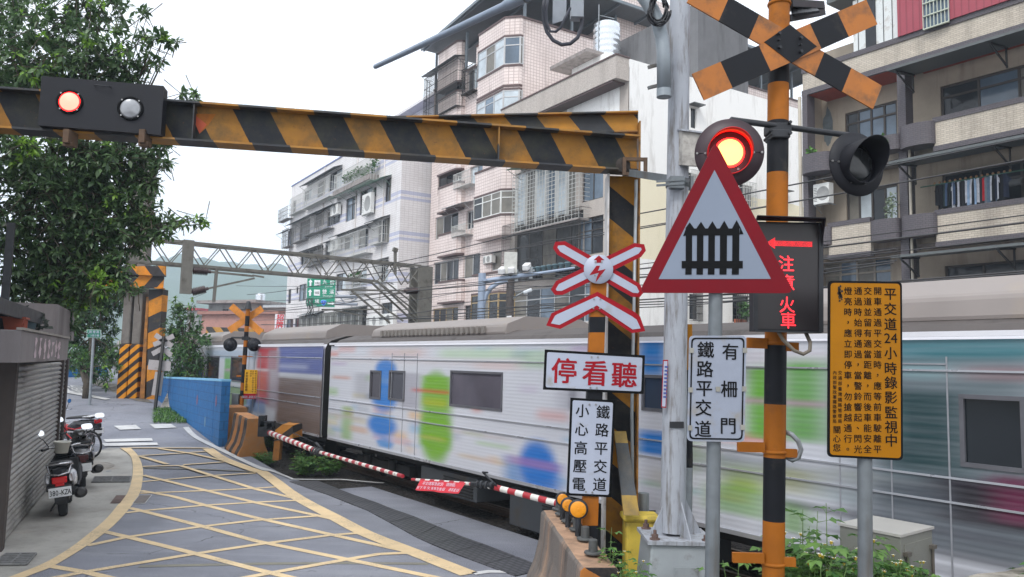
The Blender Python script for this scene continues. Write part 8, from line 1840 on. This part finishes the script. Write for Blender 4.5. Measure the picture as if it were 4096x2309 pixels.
for i, (y0_, y1_, Ya) in enumerate([(700, 690, 0), (860, 800, 0), (905, 870, 0), (770, 690, 0), (640, 575, 0)]):
 a = onT(*a1(-150, y0_ + 120 - i * 14), 17.0 + i * .4); c = onT(*a2(60, y1_ - 40 + i * 18), 17.0 + i * .4); wire('thin dark cable strung in front of the tiled blocks', [a, c, c + (c - a) * .4], .016, .25)
# green direction sign
P = Pl(1280, 1170, 62, -6); fg = lambda x, y, e=0: P.p(1120 + x / 4.84, 1080 + y / 4.84, e)
root = thing('direction_sign', 'hanging green road direction sign with three white rows of place names', 'road sign', P.p(1285, 1250))
Q = [fg(510, 708), fg(1060, 725), fg(1085, 175), fg(528, 160)]; b = MB(); slab(b, Q, -P.n * .08); sg = b.build('sign_face', [mat('sign_rim_green', (206, 226, 218), .5)], root)
b = MB(); g_ = fg; mid_ = lambda t0_, t1_: [Q[3].lerp(Q[0], t1_) + (Q[2] - Q[3]) * .012, Q[2].lerp(Q[1], t1_) - (Q[2] - Q[3]) * .012, Q[2].lerp(Q[1], t0_) - (Q[2] - Q[3]) * .012, Q[3].lerp(Q[0], t0_) + (Q[2] - Q[3]) * .012]
for t0_, t1_ in ((.012, .325), (.338, .662), (.675, .988)): b.poly([p + P.n * .03 for p in mid_(t0_, t1_)])
b.build('green_field', [mat('highway_green', (0, 140, 108), .5, 0, .04, 1)], sg)
b = MB(); up_ = (Q[3] - Q[0]).normalized(); e = .06
def gt(s_, x, y, h, bold=.01, wsc=1.0, pitch=None):
 if pitch: put_line(b, s_, fg(x, y, e), h, P.x, up_, pitch, bold, 0, wsc)
 else: put_char(b, s_, fg(x, y, e), h, P.x, up_, bold)
for ch, x, y in [('九', 870, 235), ('份', 1012, 240), ('雙', 862, 422), ('溪', 1003, 425), ('八', 562, 600), ('堵', 715, 608)]: gt(ch, x, y, .40)
gt('Jiufen', 940, 318, .21, .012, .9, .108); gt('Shuangxi', 930, 500, .21, .012, .9, .108); gt('Badu', 660, 685, .18, .012, .9, .10)
def arrow(pts): b.poly([fg(x, y, e) for x, y in pts])
arrow([(592, 180), (632, 238), (608, 238), (606, 318), (570, 318), (572, 238), (548, 238)]); arrow([(585, 372), (625, 428), (602, 428), (600, 503), (562, 503), (564, 428), (540, 428)]); arrow([(1055, 650), (1003, 690), (1003, 665), (920, 660), (920, 625), (1003, 630), (1003, 605)])
for x, y in ((722, 255), (715, 440)): b.poly([fg(x - 58, y + 56, e), fg(x + 58, y + 60, e), fg(x + 60, y - 56, e), fg(x - 56, y - 60, e)])
b.build('lettering', [mat('sign_letter_white', (232, 236, 236), .5)], sg)
b = MB(); b.poly([fg(785, 600, e), fg(805, 585, e), fg(840, 578, e), fg(880, 585, e), fg(902, 602, e), fg(890, 660, e), fg(842, 704, e), fg(800, 660, e)]); b.build('shield_rim', [mat('pale_blue_paint2', (120, 190, 230), .5)], sg)
b = MB(); b.poly([fg(796, 605, .09), fg(842, 588, .09), fg(892, 606, .09), fg(880, 655, .09), fg(842, 692, .09), fg(808, 655, .09)]); b.build('blue_shield', [mat('shield_blue', (40, 96, 206), .5)], sg)
b = MB(); e = .1; gt('102', 722, 255, .25, .015, .9, .13); gt('102', 715, 440, .25, .015, .9, .13); b.build('route_number', [m_ink], sg); b = MB(); e = .12; gt('2', 842, 625, .26); b.build('route_number', [m_signw], sg)
b = MB(); zc = fg(600, 520, -.3).z; xg = fg(1500, 515, -.3)
b.cyl(fg(1070, 515, -.2), fg(1500, 520, -.2), .14, n=12); b.cyl(fg(1070, 655, -.2), fg(1500, 665, -.2), .12, n=12); b.bar(fg(1090, 430, -.2), fg(1260, 655, -.2), .08, .08); b.bar(fg(1320, 655, -.2), fg(1480, 560, -.2), .08, .08)
pg = P.p(*a1(930, 800), -.2); b.cyl(Vector((pg.x, pg.y, 0)), Vector((pg.x, pg.y, P.p(*a1(930, 770)).z)), .28, .24, 16); b.build('gantry_pole', [mat('gantry_grey', (140, 146, 156), .5, .2, .08, 3)], root)
b = MB(); R_ = random.Random(5)
for i in range(5): 
 x = 520 + i * 30; b.tube([fg(x, 540, .3), fg(x - 25 + R_.uniform(-10, 20), 640, .4), fg(x + R_.uniform(-20, 30), 720, .35), fg(x + R_.uniform(-30, 40), 800, .3), fg(x - 30, 900, .3)], .035, 5)
tag(b.build('cable_bundle', [m_barsd]), 'tangled dark cables dangling before the green direction sign', 'cable')
# red and white vertical shop sign
P = Pl(1115, 1310, 80, 8); fw_ = lambda x, y, e=0: P.p(880 + x / 4.84, 1180 + y / 4.84, e)
root = thing('shop_sign', 'white vertical shop sign with big red characters fixed by the white block', 'shop sign', P.p(1110, 1360)); b = MB(); slab(b, [fw_(1045, 900), fw_(1230, 900), fw_(1245, 378), fw_(1068, 370)], -P.n * .2); sf = b.build('sign_box', [mat('sign_white_lit', (232, 232, 236), .4, 0, .03, 2)], root)
b = MB(); put_char(b, '招', fw_(1165, 440, .03), .74, P.x, Z, .03); put_char(b, '牌', fw_(1155, 575, .03), .74, P.x, Z, .03); b.build('lettering', [mat('sign_char_red', (214, 50, 60), .5)], sf)
b = MB(); b.poly([fw_(1062, 700, .03), fw_(1230, 703, .03), fw_(1234, 645, .03), fw_(1066, 642, .03)]); rb_ = b.build('red_band', [mat('sign_band_red', (196, 60, 70), .5)], sf); b = MB(); put_line(b, '電腦割字', fw_(1150, 672, .06), .21, P.x, Z, .205, .02); b.build('lettering', [m_signw], rb_)
b = MB()
for j, t in enumerate(['美工設計', '各式看板', '壓克力刻', '金字銅字']): 
 for i, ch in enumerate(t): put_char(b, ch, fw_(1200 - j * 38 - i * 2, 732 + i * 36, .03), .16, P.x, Z, .01)
b.build('lettering', [mat('sign_small_blue', (70, 70, 110), .6)], sf)
# camera mast and concrete pole across the tracks
Yv = 33; P = Pl(1950, 1200, Yv); fv = lambda x, y, e=0: P.p(1880 + x / 4.033, 980 + y / 4.033, e)
root = thing('camera_mast', 'blue grey mast beyond the train with three white cameras on its side arm', 'camera mast', Vector((fv(180, 1400).x, Yv, 0))); mg = mat('mast_blue_grey', (150, 164, 184), .5, .1, .06, 4)
b = MB(); a_ = fv(198, 460); c = fv(165, 1440); b.cyl(Vector((c.x, Yv, 0)), a_, .16, n=14); b.build('shaft', [mg], root)
b = MB(); b.tube([fv(190, 600), fv(400, 560), fv(620, 530), fv(1000, 475)], .11, 10); b.cyl(fv(1000, 475), fv(1690, 370), .07, .05, 10); b.tube([fv(205, 1180), fv(212, 960), fv(260, 800), fv(340, 690), fv(450, 615), fv(600, 580)], .1, 10); b.cyl(fv(230, 560, .1), fv(240, 600, .1), .12, n=12); b.build('arm', [mg], root)
for x, y in ((525, 400), (685, 385), (918, 340)):
 b = MB(); b.bar(fv(x - 28, y + 32, .35), fv(x + 22, y - 12, -.15), .26, .24); b.build('camera', [mat('camera_white', (232, 232, 232), .4)], root, bevel=.03); b = MB(); b.box(fv(x + 60, y + 70, -.02), (.34, .12, .08)); b.box(fv(x + 65, y + 110), (.14, .14, .5)); b.build('camera_bracket', [m_galv], root)
root = thing('utility_pole', 'dark concrete pole beyond the train with white boxes and a street lamp', 'utility pole', Vector((fv(630, 1400).x, Yv + .6, 0))); b = MB(); b.cyl(Vector((fv(625, 1400).x, Yv + .6, 0)), fv(665, 230), .20, .16, 16); b.build('pole_shaft', [mat('dark_concrete', (88, 82, 80), .9, 0, .12, 4)], root)
b = MB(); slab(b, [fv(585, 1235, .2), fv(668, 1240, .2), fv(672, 1135, .2), fv(592, 1132, .2)], Vector((0, .2, 0))); slab(b, [fv(535, 1420, .2), fv(675, 1420, .2), fv(685, 1262, .2), fv(545, 1255, .2)], Vector((0, .25, 0))); b.build('meter_box', [mat('camera_white', (232, 232, 232))], root, bevel=.02)
b = MB(); b.box(fv(655, 305), (.55, .4, .95)); b.build('transformer_box', [mat('box_beige', (196, 196, 190), .6)], root, bevel=.02)
b = MB(); b.tube([fv(695, 880, .1), fv(720, 840, .2), fv(860, 765, .3)], .035, 8); lm = b.build('lamp_arm', [m_galv], root); b = MB(); b.bar(fv(860, 775, .3), fv(1000, 722, .3), .24, .14); b.build('lamp_shade', [mat('lamp_white', (214, 220, 224), .4)], lm, bevel=.04)
# small far gantry behind, in the street beyond
Yx = 70; P = Pl(950, 1330, Yx); root = thing('height_barrier', 'low striped height barrier far off in front of the salmon house', 'height barrier', Vector((fs_(840, 900).x, Yx, 0))); fx_ = lambda x, y: P.p(880 + x / 4.84, 1180 + y / 4.84)
m_f3 = stripe_mat('distant_stripes', (1, 0, .8), 1.4, .5, .2, (190, 140, 60), (60, 58, 56), (110, 96, 70), .4, .3)
b = MB(); b.bar(fx_(-260, 700), fx_(840, 742), .3, .75); b.build('beam', [m_f3], root); b = MB(); b.bar(fx_(845, 720), Vector((fx_(840, 900).x, Yx, 0)), .3, .7, up=(0, 1, 0)); b.build('post', [m_f3], root)
# ================================================================== trees and weeds
def leaf_mesh(name, pos, ax, nrm, ln, wd, mi, mats, parent=None, off=Vector((0, 0, 0))):
 """folded leaves: arrays of base point, direction, up normal, length, width, material index"""
 n = len(pos); ax = ax / np.linalg.norm(ax, axis=1, keepdims=True); sd = np.cross(ax, nrm); sd /= np.linalg.norm(sd, axis=1, keepdims=True) + 1e-9; up = np.cross(sd, ax)
 L_, W_ = ln[:, None], wd[:, None]
 p0 = pos; p1 = pos + ax * L_ * .55 + sd * W_ * .5 + up * W_ * .16; p2 = pos + ax * L_ - up * L_ * .14; p3 = pos + ax * L_ * .55 - sd * W_ * .5 + up * W_ * .16; pm = pos + ax * L_ * .55
 v = np.stack([p0, p1, p2, p3, pm], 1).reshape(-1, 3) - np.array(off); b = np.arange(n)[:, None] * 5
 f = np.concatenate([np.concatenate([b + 0, b + 1, b + 4], 1), np.concatenate([b + 4, b + 1, b + 2], 1), np.concatenate([b + 0, b + 4, b + 3], 1), np.concatenate([b + 4, b + 2, b + 3], 1)], 1).reshape(-1, 3)
 me = bpy.data.meshes.new(name); nf = len(f); me.vertices.add(len(v)); me.vertices.foreach_set('co', v.astype(np.float32).ravel()); me.loops.add(nf * 3); me.loops.foreach_set('vertex_index', f.astype(np.int32).ravel())
 me.polygons.add(nf); me.polygons.foreach_set('loop_start', np.arange(0, nf * 3, 3, dtype=np.int32)); me.polygons.foreach_set('material_index', np.repeat(mi, 4).astype(np.int32))
 for m_ in mats: me.materials.append(m_)
 me.update(calc_edges=True); me.validate(); o = bpy.data.objects.new(name, me); COL.objects.link(o)
 if parent is not None: o.parent = parent
 ORG[o.name] = Vector(off); return o
def leafmat(name, lo, hi, rough=.42, tr=.25):
 k = N(name); g = k.n('ShaderNodeNewGeometry'); c = k.mix(g.outputs['Random Per Island'], lin(lo), lin(hi)); c = k.mix(k.math('MULTIPLY', k.ramp(k.noise(.9, 4), .4, .65), .4), c, lin(lo))
 k.fin(c, rough, 0, .5)
 tl = k.n('ShaderNodeBsdfTranslucent'); k.l(c, tl.inputs[0]); ms = k.n('ShaderNodeMixShader'); ms.inputs[0].default_value = tr; k.l(k.b.outputs[0], ms.inputs[1]); k.l(tl.outputs[0], ms.inputs[2]); k.l(ms.outputs[0], k.out.inputs[0]); return k.m
m_lf = leafmat('leaf_dark_green', (50, 78, 46), (116, 144, 96), .36, .35)
m_ly = leafmat('leaf_fresh_green', (104, 148, 44), (146, 184, 74), .5, .4)
m_lm = leafmat('leaf_mid_green', (40, 72, 40), (92, 132, 72), .45)
m_lw = leafmat('weed_leaf', (58, 104, 46), (120, 158, 76), .5, .3)
m_bark = mat('bark', (78, 70, 60), .9, 0, .25, 8, (50, 46, 40), .5, 6, bump=.6)
def tree(name, label, blobs, base, depth_sp, leaf, dens, trunk_r, seed, mats, group=None, per=8, droop=.35, yfrac=.06, top=None, mask=None):
 """blobs: (px, py, radius px, Y[, bright share]); rosettes of leaves spread through each"""
 R = np.random.default_rng(seed); root = thing(name, label, 'tree', base, group); P0, AX, NR, LN, WD, MI = [], [], [], [], [], []
 tw = MB(); base = Vector(base); hub = Vector(top) if top else base + Z * 3
 tr = MB(); tr.tube([base - Z * .2, base.lerp(hub, .5) + Vector((.1, 0, 0)), hub], [trunk_r, trunk_r * .85, trunk_r * .7], 10)
 for bl in blobs:
  px, py, r, Y = bl[:4]; br = bl[4] if len(bl) > 4 else yfrac
  c = at(px, py, Y); rm = r * Y / F; nr = max(3, int(dens * (r / 100) ** 2 * (.85 if py < 420 and dens == 44 and Y < 17 else 1)))
  mid_ = hub.lerp(c, .55) + Vector((0, 0, rm * .2)); tr.tube([hub, mid_, c], [trunk_r * .26, trunk_r * .12, .006], 6)
  for _ in range(nr):
   u_ = R.normal(size=3); u_ /= np.linalg.norm(u_); rad = R.random() ** .45; p = np.array(c) + u_ * rad * rm * np.array([1, depth_sp, 1])
   od = u_ * .7 + R.normal(size=3) * .5 + np.array([0, 0, .15]); od /= np.linalg.norm(od)
   if R.random() < .5: tw.cyl(Vector(p - od * leaf * R.uniform(1.5, 3.2)), Vector(p), .010, .005, 4, caps=False)
   m_ = 1 if R.random() < br else 0; kk = int(per * R.uniform(.7, 1.3)); a = np.cross(od, [0.3, .2, 1]); a /= np.linalg.norm(a); b_ = np.cross(od, a)
   for j in range(kk):
    t = 2 * np.pi * j / kk + R.uniform(-.3, .3); el = R.uniform(.1, .9); d = (a * np.cos(t) + b_ * np.sin(t)) * np.cos(el) + od * np.sin(el); d[2] -= droop * R.uniform(.3, 1.2)
    P0.append(p - od * R.uniform(0, leaf * .5)); AX.append(d); NR.append(od * .5 + np.array([0, 0, .9]) + R.normal(size=3) * .25); l = leaf * R.uniform(.65, 1.2) * (.8 if m_ else 1); LN.append(l); WD.append(l * R.uniform(.32, .44)); MI.append(m_)
 tr.build('trunk', [m_bark], root)
 if tw.v: tw.build('twig', [m_bark], root)
 leaf_mesh('crown', np.array(P0), np.array(AX), np.array(NR), np.array(LN), np.array(WD), np.array(MI), mats, root, base); return root
YT = 15.5
bl = [(-60, 200, 160, 15.5), (-40, 480, 120, 15.2), (40, 60, 170, 16), (230, 90, 170, 15.4), (400, 60, 140, 15.8), (300, 230, 160, 15.2), (110, 260, 170, 15), (480, 210, 110, 15.2), (530, 290, 80, 15.3), (440, 300, 110, 15.4), (20, 330, 120, 15.6), (200, 350, 140, 15.4), (340, 350, 120, 15.3),
  (560, 140, 42, 15.2), (620, 150, 44, 15), (655, 150, 36, 15, .3), (690, 165, 30, 15, .3), (600, 240, 40, 15.2), (560, 60, 40, 15.6), (640, 245, 24, 15.2), (730, 385, 26, 15, .2), (775, 370, 22, 15, .4), (790, 395, 18, 15, .2),
  (60, 640, 190, 14.8), (250, 650, 180, 15), (420, 640, 150, 15.2), (540, 620, 105, 15.2), (620, 590, 62, 15.2), (655, 560, 36, 15.2, .2), (150, 820, 200, 14.8), (350, 830, 180, 15.2), (500, 790, 140, 15.3), (590, 720, 80, 15.2), (640, 660, 44, 15), (670, 650, 30, 15), (570, 860, 90, 15.2),
  (60, 1000, 170, 14.9), (230, 1000, 170, 15), (390, 980, 150, 15.2), (520, 960, 110, 15.2), (620, 920, 70, 15.1), (690, 905, 48, 15), (750, 890, 36, 15, .2), (795, 870, 30, 15, .5), (815, 895, 24, 15, .4), (120, 1120, 110, 15), (280, 1120, 110, 15), (420, 1090, 90, 15), (470, 1110, 50, 15), (555, 1165, 24, 15), (520, 1160, 26, 15), (480, 1150, 36, 15),
  (385, 1125, 48, 14.6, .9), (425, 1160, 40, 14.6, .8), (210, 1190, 60, 15), (240, 1260, 50, 15), (285, 1300, 42, 15), (150, 1160, 80, 15), (330, 1180, 80, 15), (250, 1100, 110, 15), (200, 1180, 70, 15), (380, 1080, 90, 15), (400, 1190, 50, 15), (130, 290, 50, 14.4, .7), (110, 590, 60, 14.2, .7), (350, 150, 40, 14.8, .6)]
tree('broadleaf_tree', 'big glossy leaved tree hanging over the road behind the signal box', bl, Vector((-12.9, 20.0, .1)), .6, .19, 44, .28, 5, [m_lf, m_ly], yfrac=.07, top=(-9.6, 17.2, 5.2))
# trees farther up the road
for lab, bl, base, top, dens, lf, sd_, ms in [
 ('dense dark tree filling the gap behind the green street sign', [(345, 1460, 60, 31.5), (370, 1500, 40, 31.5), (330, 1250, 90, 32), (270, 1330, 70, 32), (420, 1230, 70, 33), (430, 1330, 60, 33), (360, 1380, 80, 32.5), (280, 1430, 60, 32), (460, 1420, 60, 32), (400, 1180, 70, 32.5), (480, 1200, 60, 33), (300, 1180, 80, 33), (240, 1220, 80, 33), (230, 1320, 70, 33), (290, 1260, 80, 33), (430, 1420, 60, 33)], (345, 1515, 32), (370, 1350, 32), 100, .28, 31, [m_lm, m_ly]),
 ('leafy tree between the twin concrete pole and the far height barrier', [(575, 1180, 50, 33), (570, 1280, 55, 33), (590, 1380, 55, 33), (555, 1450, 50, 33), (545, 1100, 60, 33), (500, 1060, 70, 34), (600, 1090, 40, 33)], (565, 1560, 32.6), (570, 1350, 33), 90, .26, 32, [m_lm, m_ly]),
 ('bushy tree standing behind the blue wall in front of the farthest train car', [(715, 1240, 40, 28.8, .2), (740, 1300, 74, 28.8), (690, 1320, 50, 29), (785, 1350, 56, 28), (715, 1400, 70, 28.8), (770, 1420, 72, 28), (690, 1460, 50, 29), (812, 1350, 30, 27.6), (730, 1480, 56, 28.6), (785, 1480, 50, 27.8), (706, 1210, 24, 28.8, .6), (768, 1215, 22, 28.4, .6)], (745, 1560, 28.6), (745, 1430, 28.6), 110, .20, 33, [m_lm, m_ly]),
 ('small round bush in front of the far blue wall beside the street sign', [(300, 1420, 48, 30), (330, 1460, 40, 30), (275, 1450, 36, 30), (440, 1470, 50, 30), (425, 1520, 40, 30)], (350, 1530, 30), (330, 1480, 30), 90, .2, 34, [m_lm, m_ly])]:
 bp_ = at(*base); bp_.z = zg(bp_.x, bp_.y); tree('leafy_tree', lab, bl, bp_, .7, lf, dens, .16, sd_, ms, 'trees up the road', per=7, yfrac=.12, top=tuple(at(*top)))
b = MB(); w0, w1 = at(230, 1480, 35.5), at(430, 1480, 36.5); za = at(300, 1462, 36).z
root = thing('blue_wall', 'far dull blue wall behind the trees at the bend of the road', 'wall', Vector((w0.x, w0.y, 0))); b.bar(Vector((w0.x, w0.y, za / 2)), Vector((w1.x, w1.y, za / 2)), .2, za); b.build('wall_body', [m_blue], root)
# weeds
def weed(kind, seed, hgt, spread, flowers=0):
 R = random.Random(seed); st = MB(); P0, AX, NR, LN, WD = [], [], [], [], []; fl = MB()
 for i in range(kind):
  a = R.uniform(0, 6.28); d = Vector((math.cos(a), math.sin(a), 0)); h = hgt * R.uniform(.55, 1.1); sp_ = spread * R.uniform(.2, 1)
  pts = [Vector((0, 0, 0)) + d * .03, d * sp_ * .4 + Z * h * .5, d * sp_ + Z * h]; st.tube(pts, [.005, .004, .002], 4)
  for j in range(int(5 + h * 12)):
   t = R.uniform(.15, 1); p = pts[0].lerp(pts[1], t * 2) if t < .5 else pts[1].lerp(pts[2], t * 2 - 1); a2 = R.uniform(0, 6.28); o = Vector((math.cos(a2), math.sin(a2), R.uniform(-.1, .5))); l = R.uniform(.055, .095)
   st.cyl(p, p + o * l * .7, .002, .0015, 3, caps=False); q = p + o * l * .7
   for k2 in (-.8, 0, .8):
    oo = Matrix.Rotation(k2, 3, 'Z') @ o; P0.append(q); AX.append(oo + Vector((0, 0, -.25))); NR.append((R.gauss(0, .2), R.gauss(0, .2), 1)); LN.append(l * (1.1 if k2 == 0 else .8)); WD.append(l * .5)
  if i < flowers:
   p = pts[2]; fl.cyl(p, p + Z * .015, .006, .01, 6, 1)
   for k2 in range(5): a3_ = k2 * 1.256; o = Vector((math.cos(a3_), math.sin(a3_), .3)); s_ = Vector((-o.y, o.x, 0)) * .006; fl.add([p + Z * .012, p + o * .012 + s_ + Z * .012, p + o * .02 + Z * .012, p + o * .012 - s_ + Z * .012], [(0, 1, 2, 3)], 0)
 return st, fl, [np.array(x, dtype=float) for x in (P0, AX, NR, LN, WD)]
protos = []
m_stem = mat('weed_stem', (92, 120, 62), .6, 0, .2, 10); m_petal = mat('white_petal', (226, 226, 216), .6); m_fc = mat('flower_centre', (200, 170, 60), .6)
GRP = {}
def make_weed(i, loc, rz, sc_, label, group):
 if protos[i] is None or True:
  pass
specs = [(9, 1, .42, .22, 3), (7, 2, .55, .18, 4), (11, 3, .30, .26, 1), (6, 4, .72, .16, 4), (12, 5, .24, .22, 0)]
made = {}
def place_weed(i, loc, rz, sc_, label, group):
 if i not in made:
  st, fl, A_ = weed(*specs[i]); r = thing('weed', label, 'weed', (0, 0, 0), group); st.build('stem', [m_stem], r)
  if fl.v: fl.build('flower', [m_petal, m_fc], r)
  leaf_mesh('leaves', *A_, np.zeros(len(A_[0]), int), [m_lw], r); made[i] = r; o = r
 else: o = copy_tree(made[i])
 o.location = loc; o.rotation_euler = (0, 0, rz); o.scale = (sc_,) * 3; o['label'] = label; o['group'] = group
R_ = random.Random(77)
def patch(n, x0, x1, y0, y1, zf, kinds, label, group, s0=.8, s1=1.3):
 for _ in range(n):
  x, y = R_.uniform(x0, x1), R_.uniform(y0, y1); place_weed(R_.choice(kinds), (x, y, zf(x, y)), R_.uniform(0, 6.28), R_.uniform(s0, s1), label, group)
bank = lambda x, y: .78 if y < 6.2 else .62
patch(30, 2.05, 2.75, 5.5, 6.3, lambda x, y: .80, [0, 1, 2, 4], 'leafy green weed in the thick clump between the orange pole and the yellow sign post', 'weeds by the orange pole', .9, 1.25)
patch(7, 2.1, 2.5, 5.6, 6.1, lambda x, y: .82, [3, 1], 'tall flowering weed rising from the clump beside the yellow sign post', 'tall flowering weeds', 1.0, 1.25)
patch(9, 2.85, 3.1, 5.8, 6.2, lambda x, y: .95, [2, 4, 0], 'leafy weed in front of the steel cabinet just behind the yellow sign post', 'weeds by the steel cabinet', .8, 1.1)
patch(16, 3.85, 4.4, 5.5, 6.0, lambda x, y: 1.05, [2, 4, 4], 'low leafy weed in the thick patch at the near foot of the low wall', 'weeds along the low wall', .8, 1.15)
patch(11, 1.2, 1.62, 6.2, 6.9, lambda x, y: .42, [2, 4, 4], 'leafy weed in the low patch between the concrete barrier and the pale mast', 'weeds by the pale mast', .7, 1.0)
patch(3, .95, 1.15, 7.2, 7.9, lambda x, y: .5, [3, 1], 'thin tall weed behind the concrete barrier near the yellow box', 'thin weeds behind the barrier', .7, .9)
patch(7, 1.66, 1.95, 5.6, 6.4, lambda x, y: .62, [2, 4, 1], 'leafy weed in the dark gap between the two grey and orange poles', 'weeds between the poles', .8, 1.1)
g_ = gnd(*z1(300, 610))
patch(5, g_.x - 1.1, g_.x + .6, g_.y - .5, g_.y + 1.2, lambda x, y: 0, [2, 4, 0], 'leafy weed beside the rails under the far gate arm', 'weeds under the far gate arm', .8, 1.2)
g_ = gnd(*z1(70, 500)); patch(6, g_.x - .4, g_.x + .2, g_.y - .2, g_.y + .6, lambda x, y: 0, [0, 1, 2], 'leafy weed in the gap between the flared barrier and the far gate machine', 'weeds at the far gate machine', 1.0, 1.6)
g_ = gnd(*z1(560, 690)); patch(5, g_.x - .8, g_.x + .6, g_.y, g_.y + .4, lambda x, y: 0, [2, 4], 'low weed at the end of the white line beside the rails', 'weeds at the white line end', 1.2, 1.8)
b = MB(); R_ = random.Random(3); P0, AX, NR, LN, WD = [], [], [], [], []
for i in range(1500):
 g_ = gnd(*z0(R_.uniform(1160, 1440), R_.uniform(185, 295))); a = R_.uniform(0, 6.28); P0.append((g_.x, g_.y, g_.z + .01)); AX.append((math.cos(a) * .6, math.sin(a) * .6, R_.uniform(.2, 1))); NR.append((0, 0, 1)); LN.append(R_.uniform(.08, .2)); WD.append(.03)
tag(leaf_mesh('verge_grass', *[np.array(x, dtype=float) for x in (P0, AX, NR, LN, WD)], np.zeros(1500, int), [m_lw]), 'thin grass on the verge at the foot of the blue wall', 'grass', kind='stuff')
# haze that turns the hills blue
b = MB(); b.bb(-820, 560, -40, 1120, -1.5, 175)
k = bpy.data.materials.new('haze_air'); k.use_nodes = True; t = k.node_tree; t.nodes.clear(); o_ = t.nodes.new('ShaderNodeOutputMaterial'); v_ = t.nodes.new('ShaderNodeVolumePrincipled')
v_.inputs['Color'].default_value = (.74, .87, 1.0, 1); v_.inputs['Density'].default_value = .0008; v_.inputs['Anisotropy'].default_value = 0; t.links.new(v_.outputs[0], o_.inputs['Volume'])
hz = b.build('haze', [k]); hz['kind'] = 'stuff'; hz['label'] = 'pale haze in the air before the hills'; hz['category'] = 'haze'
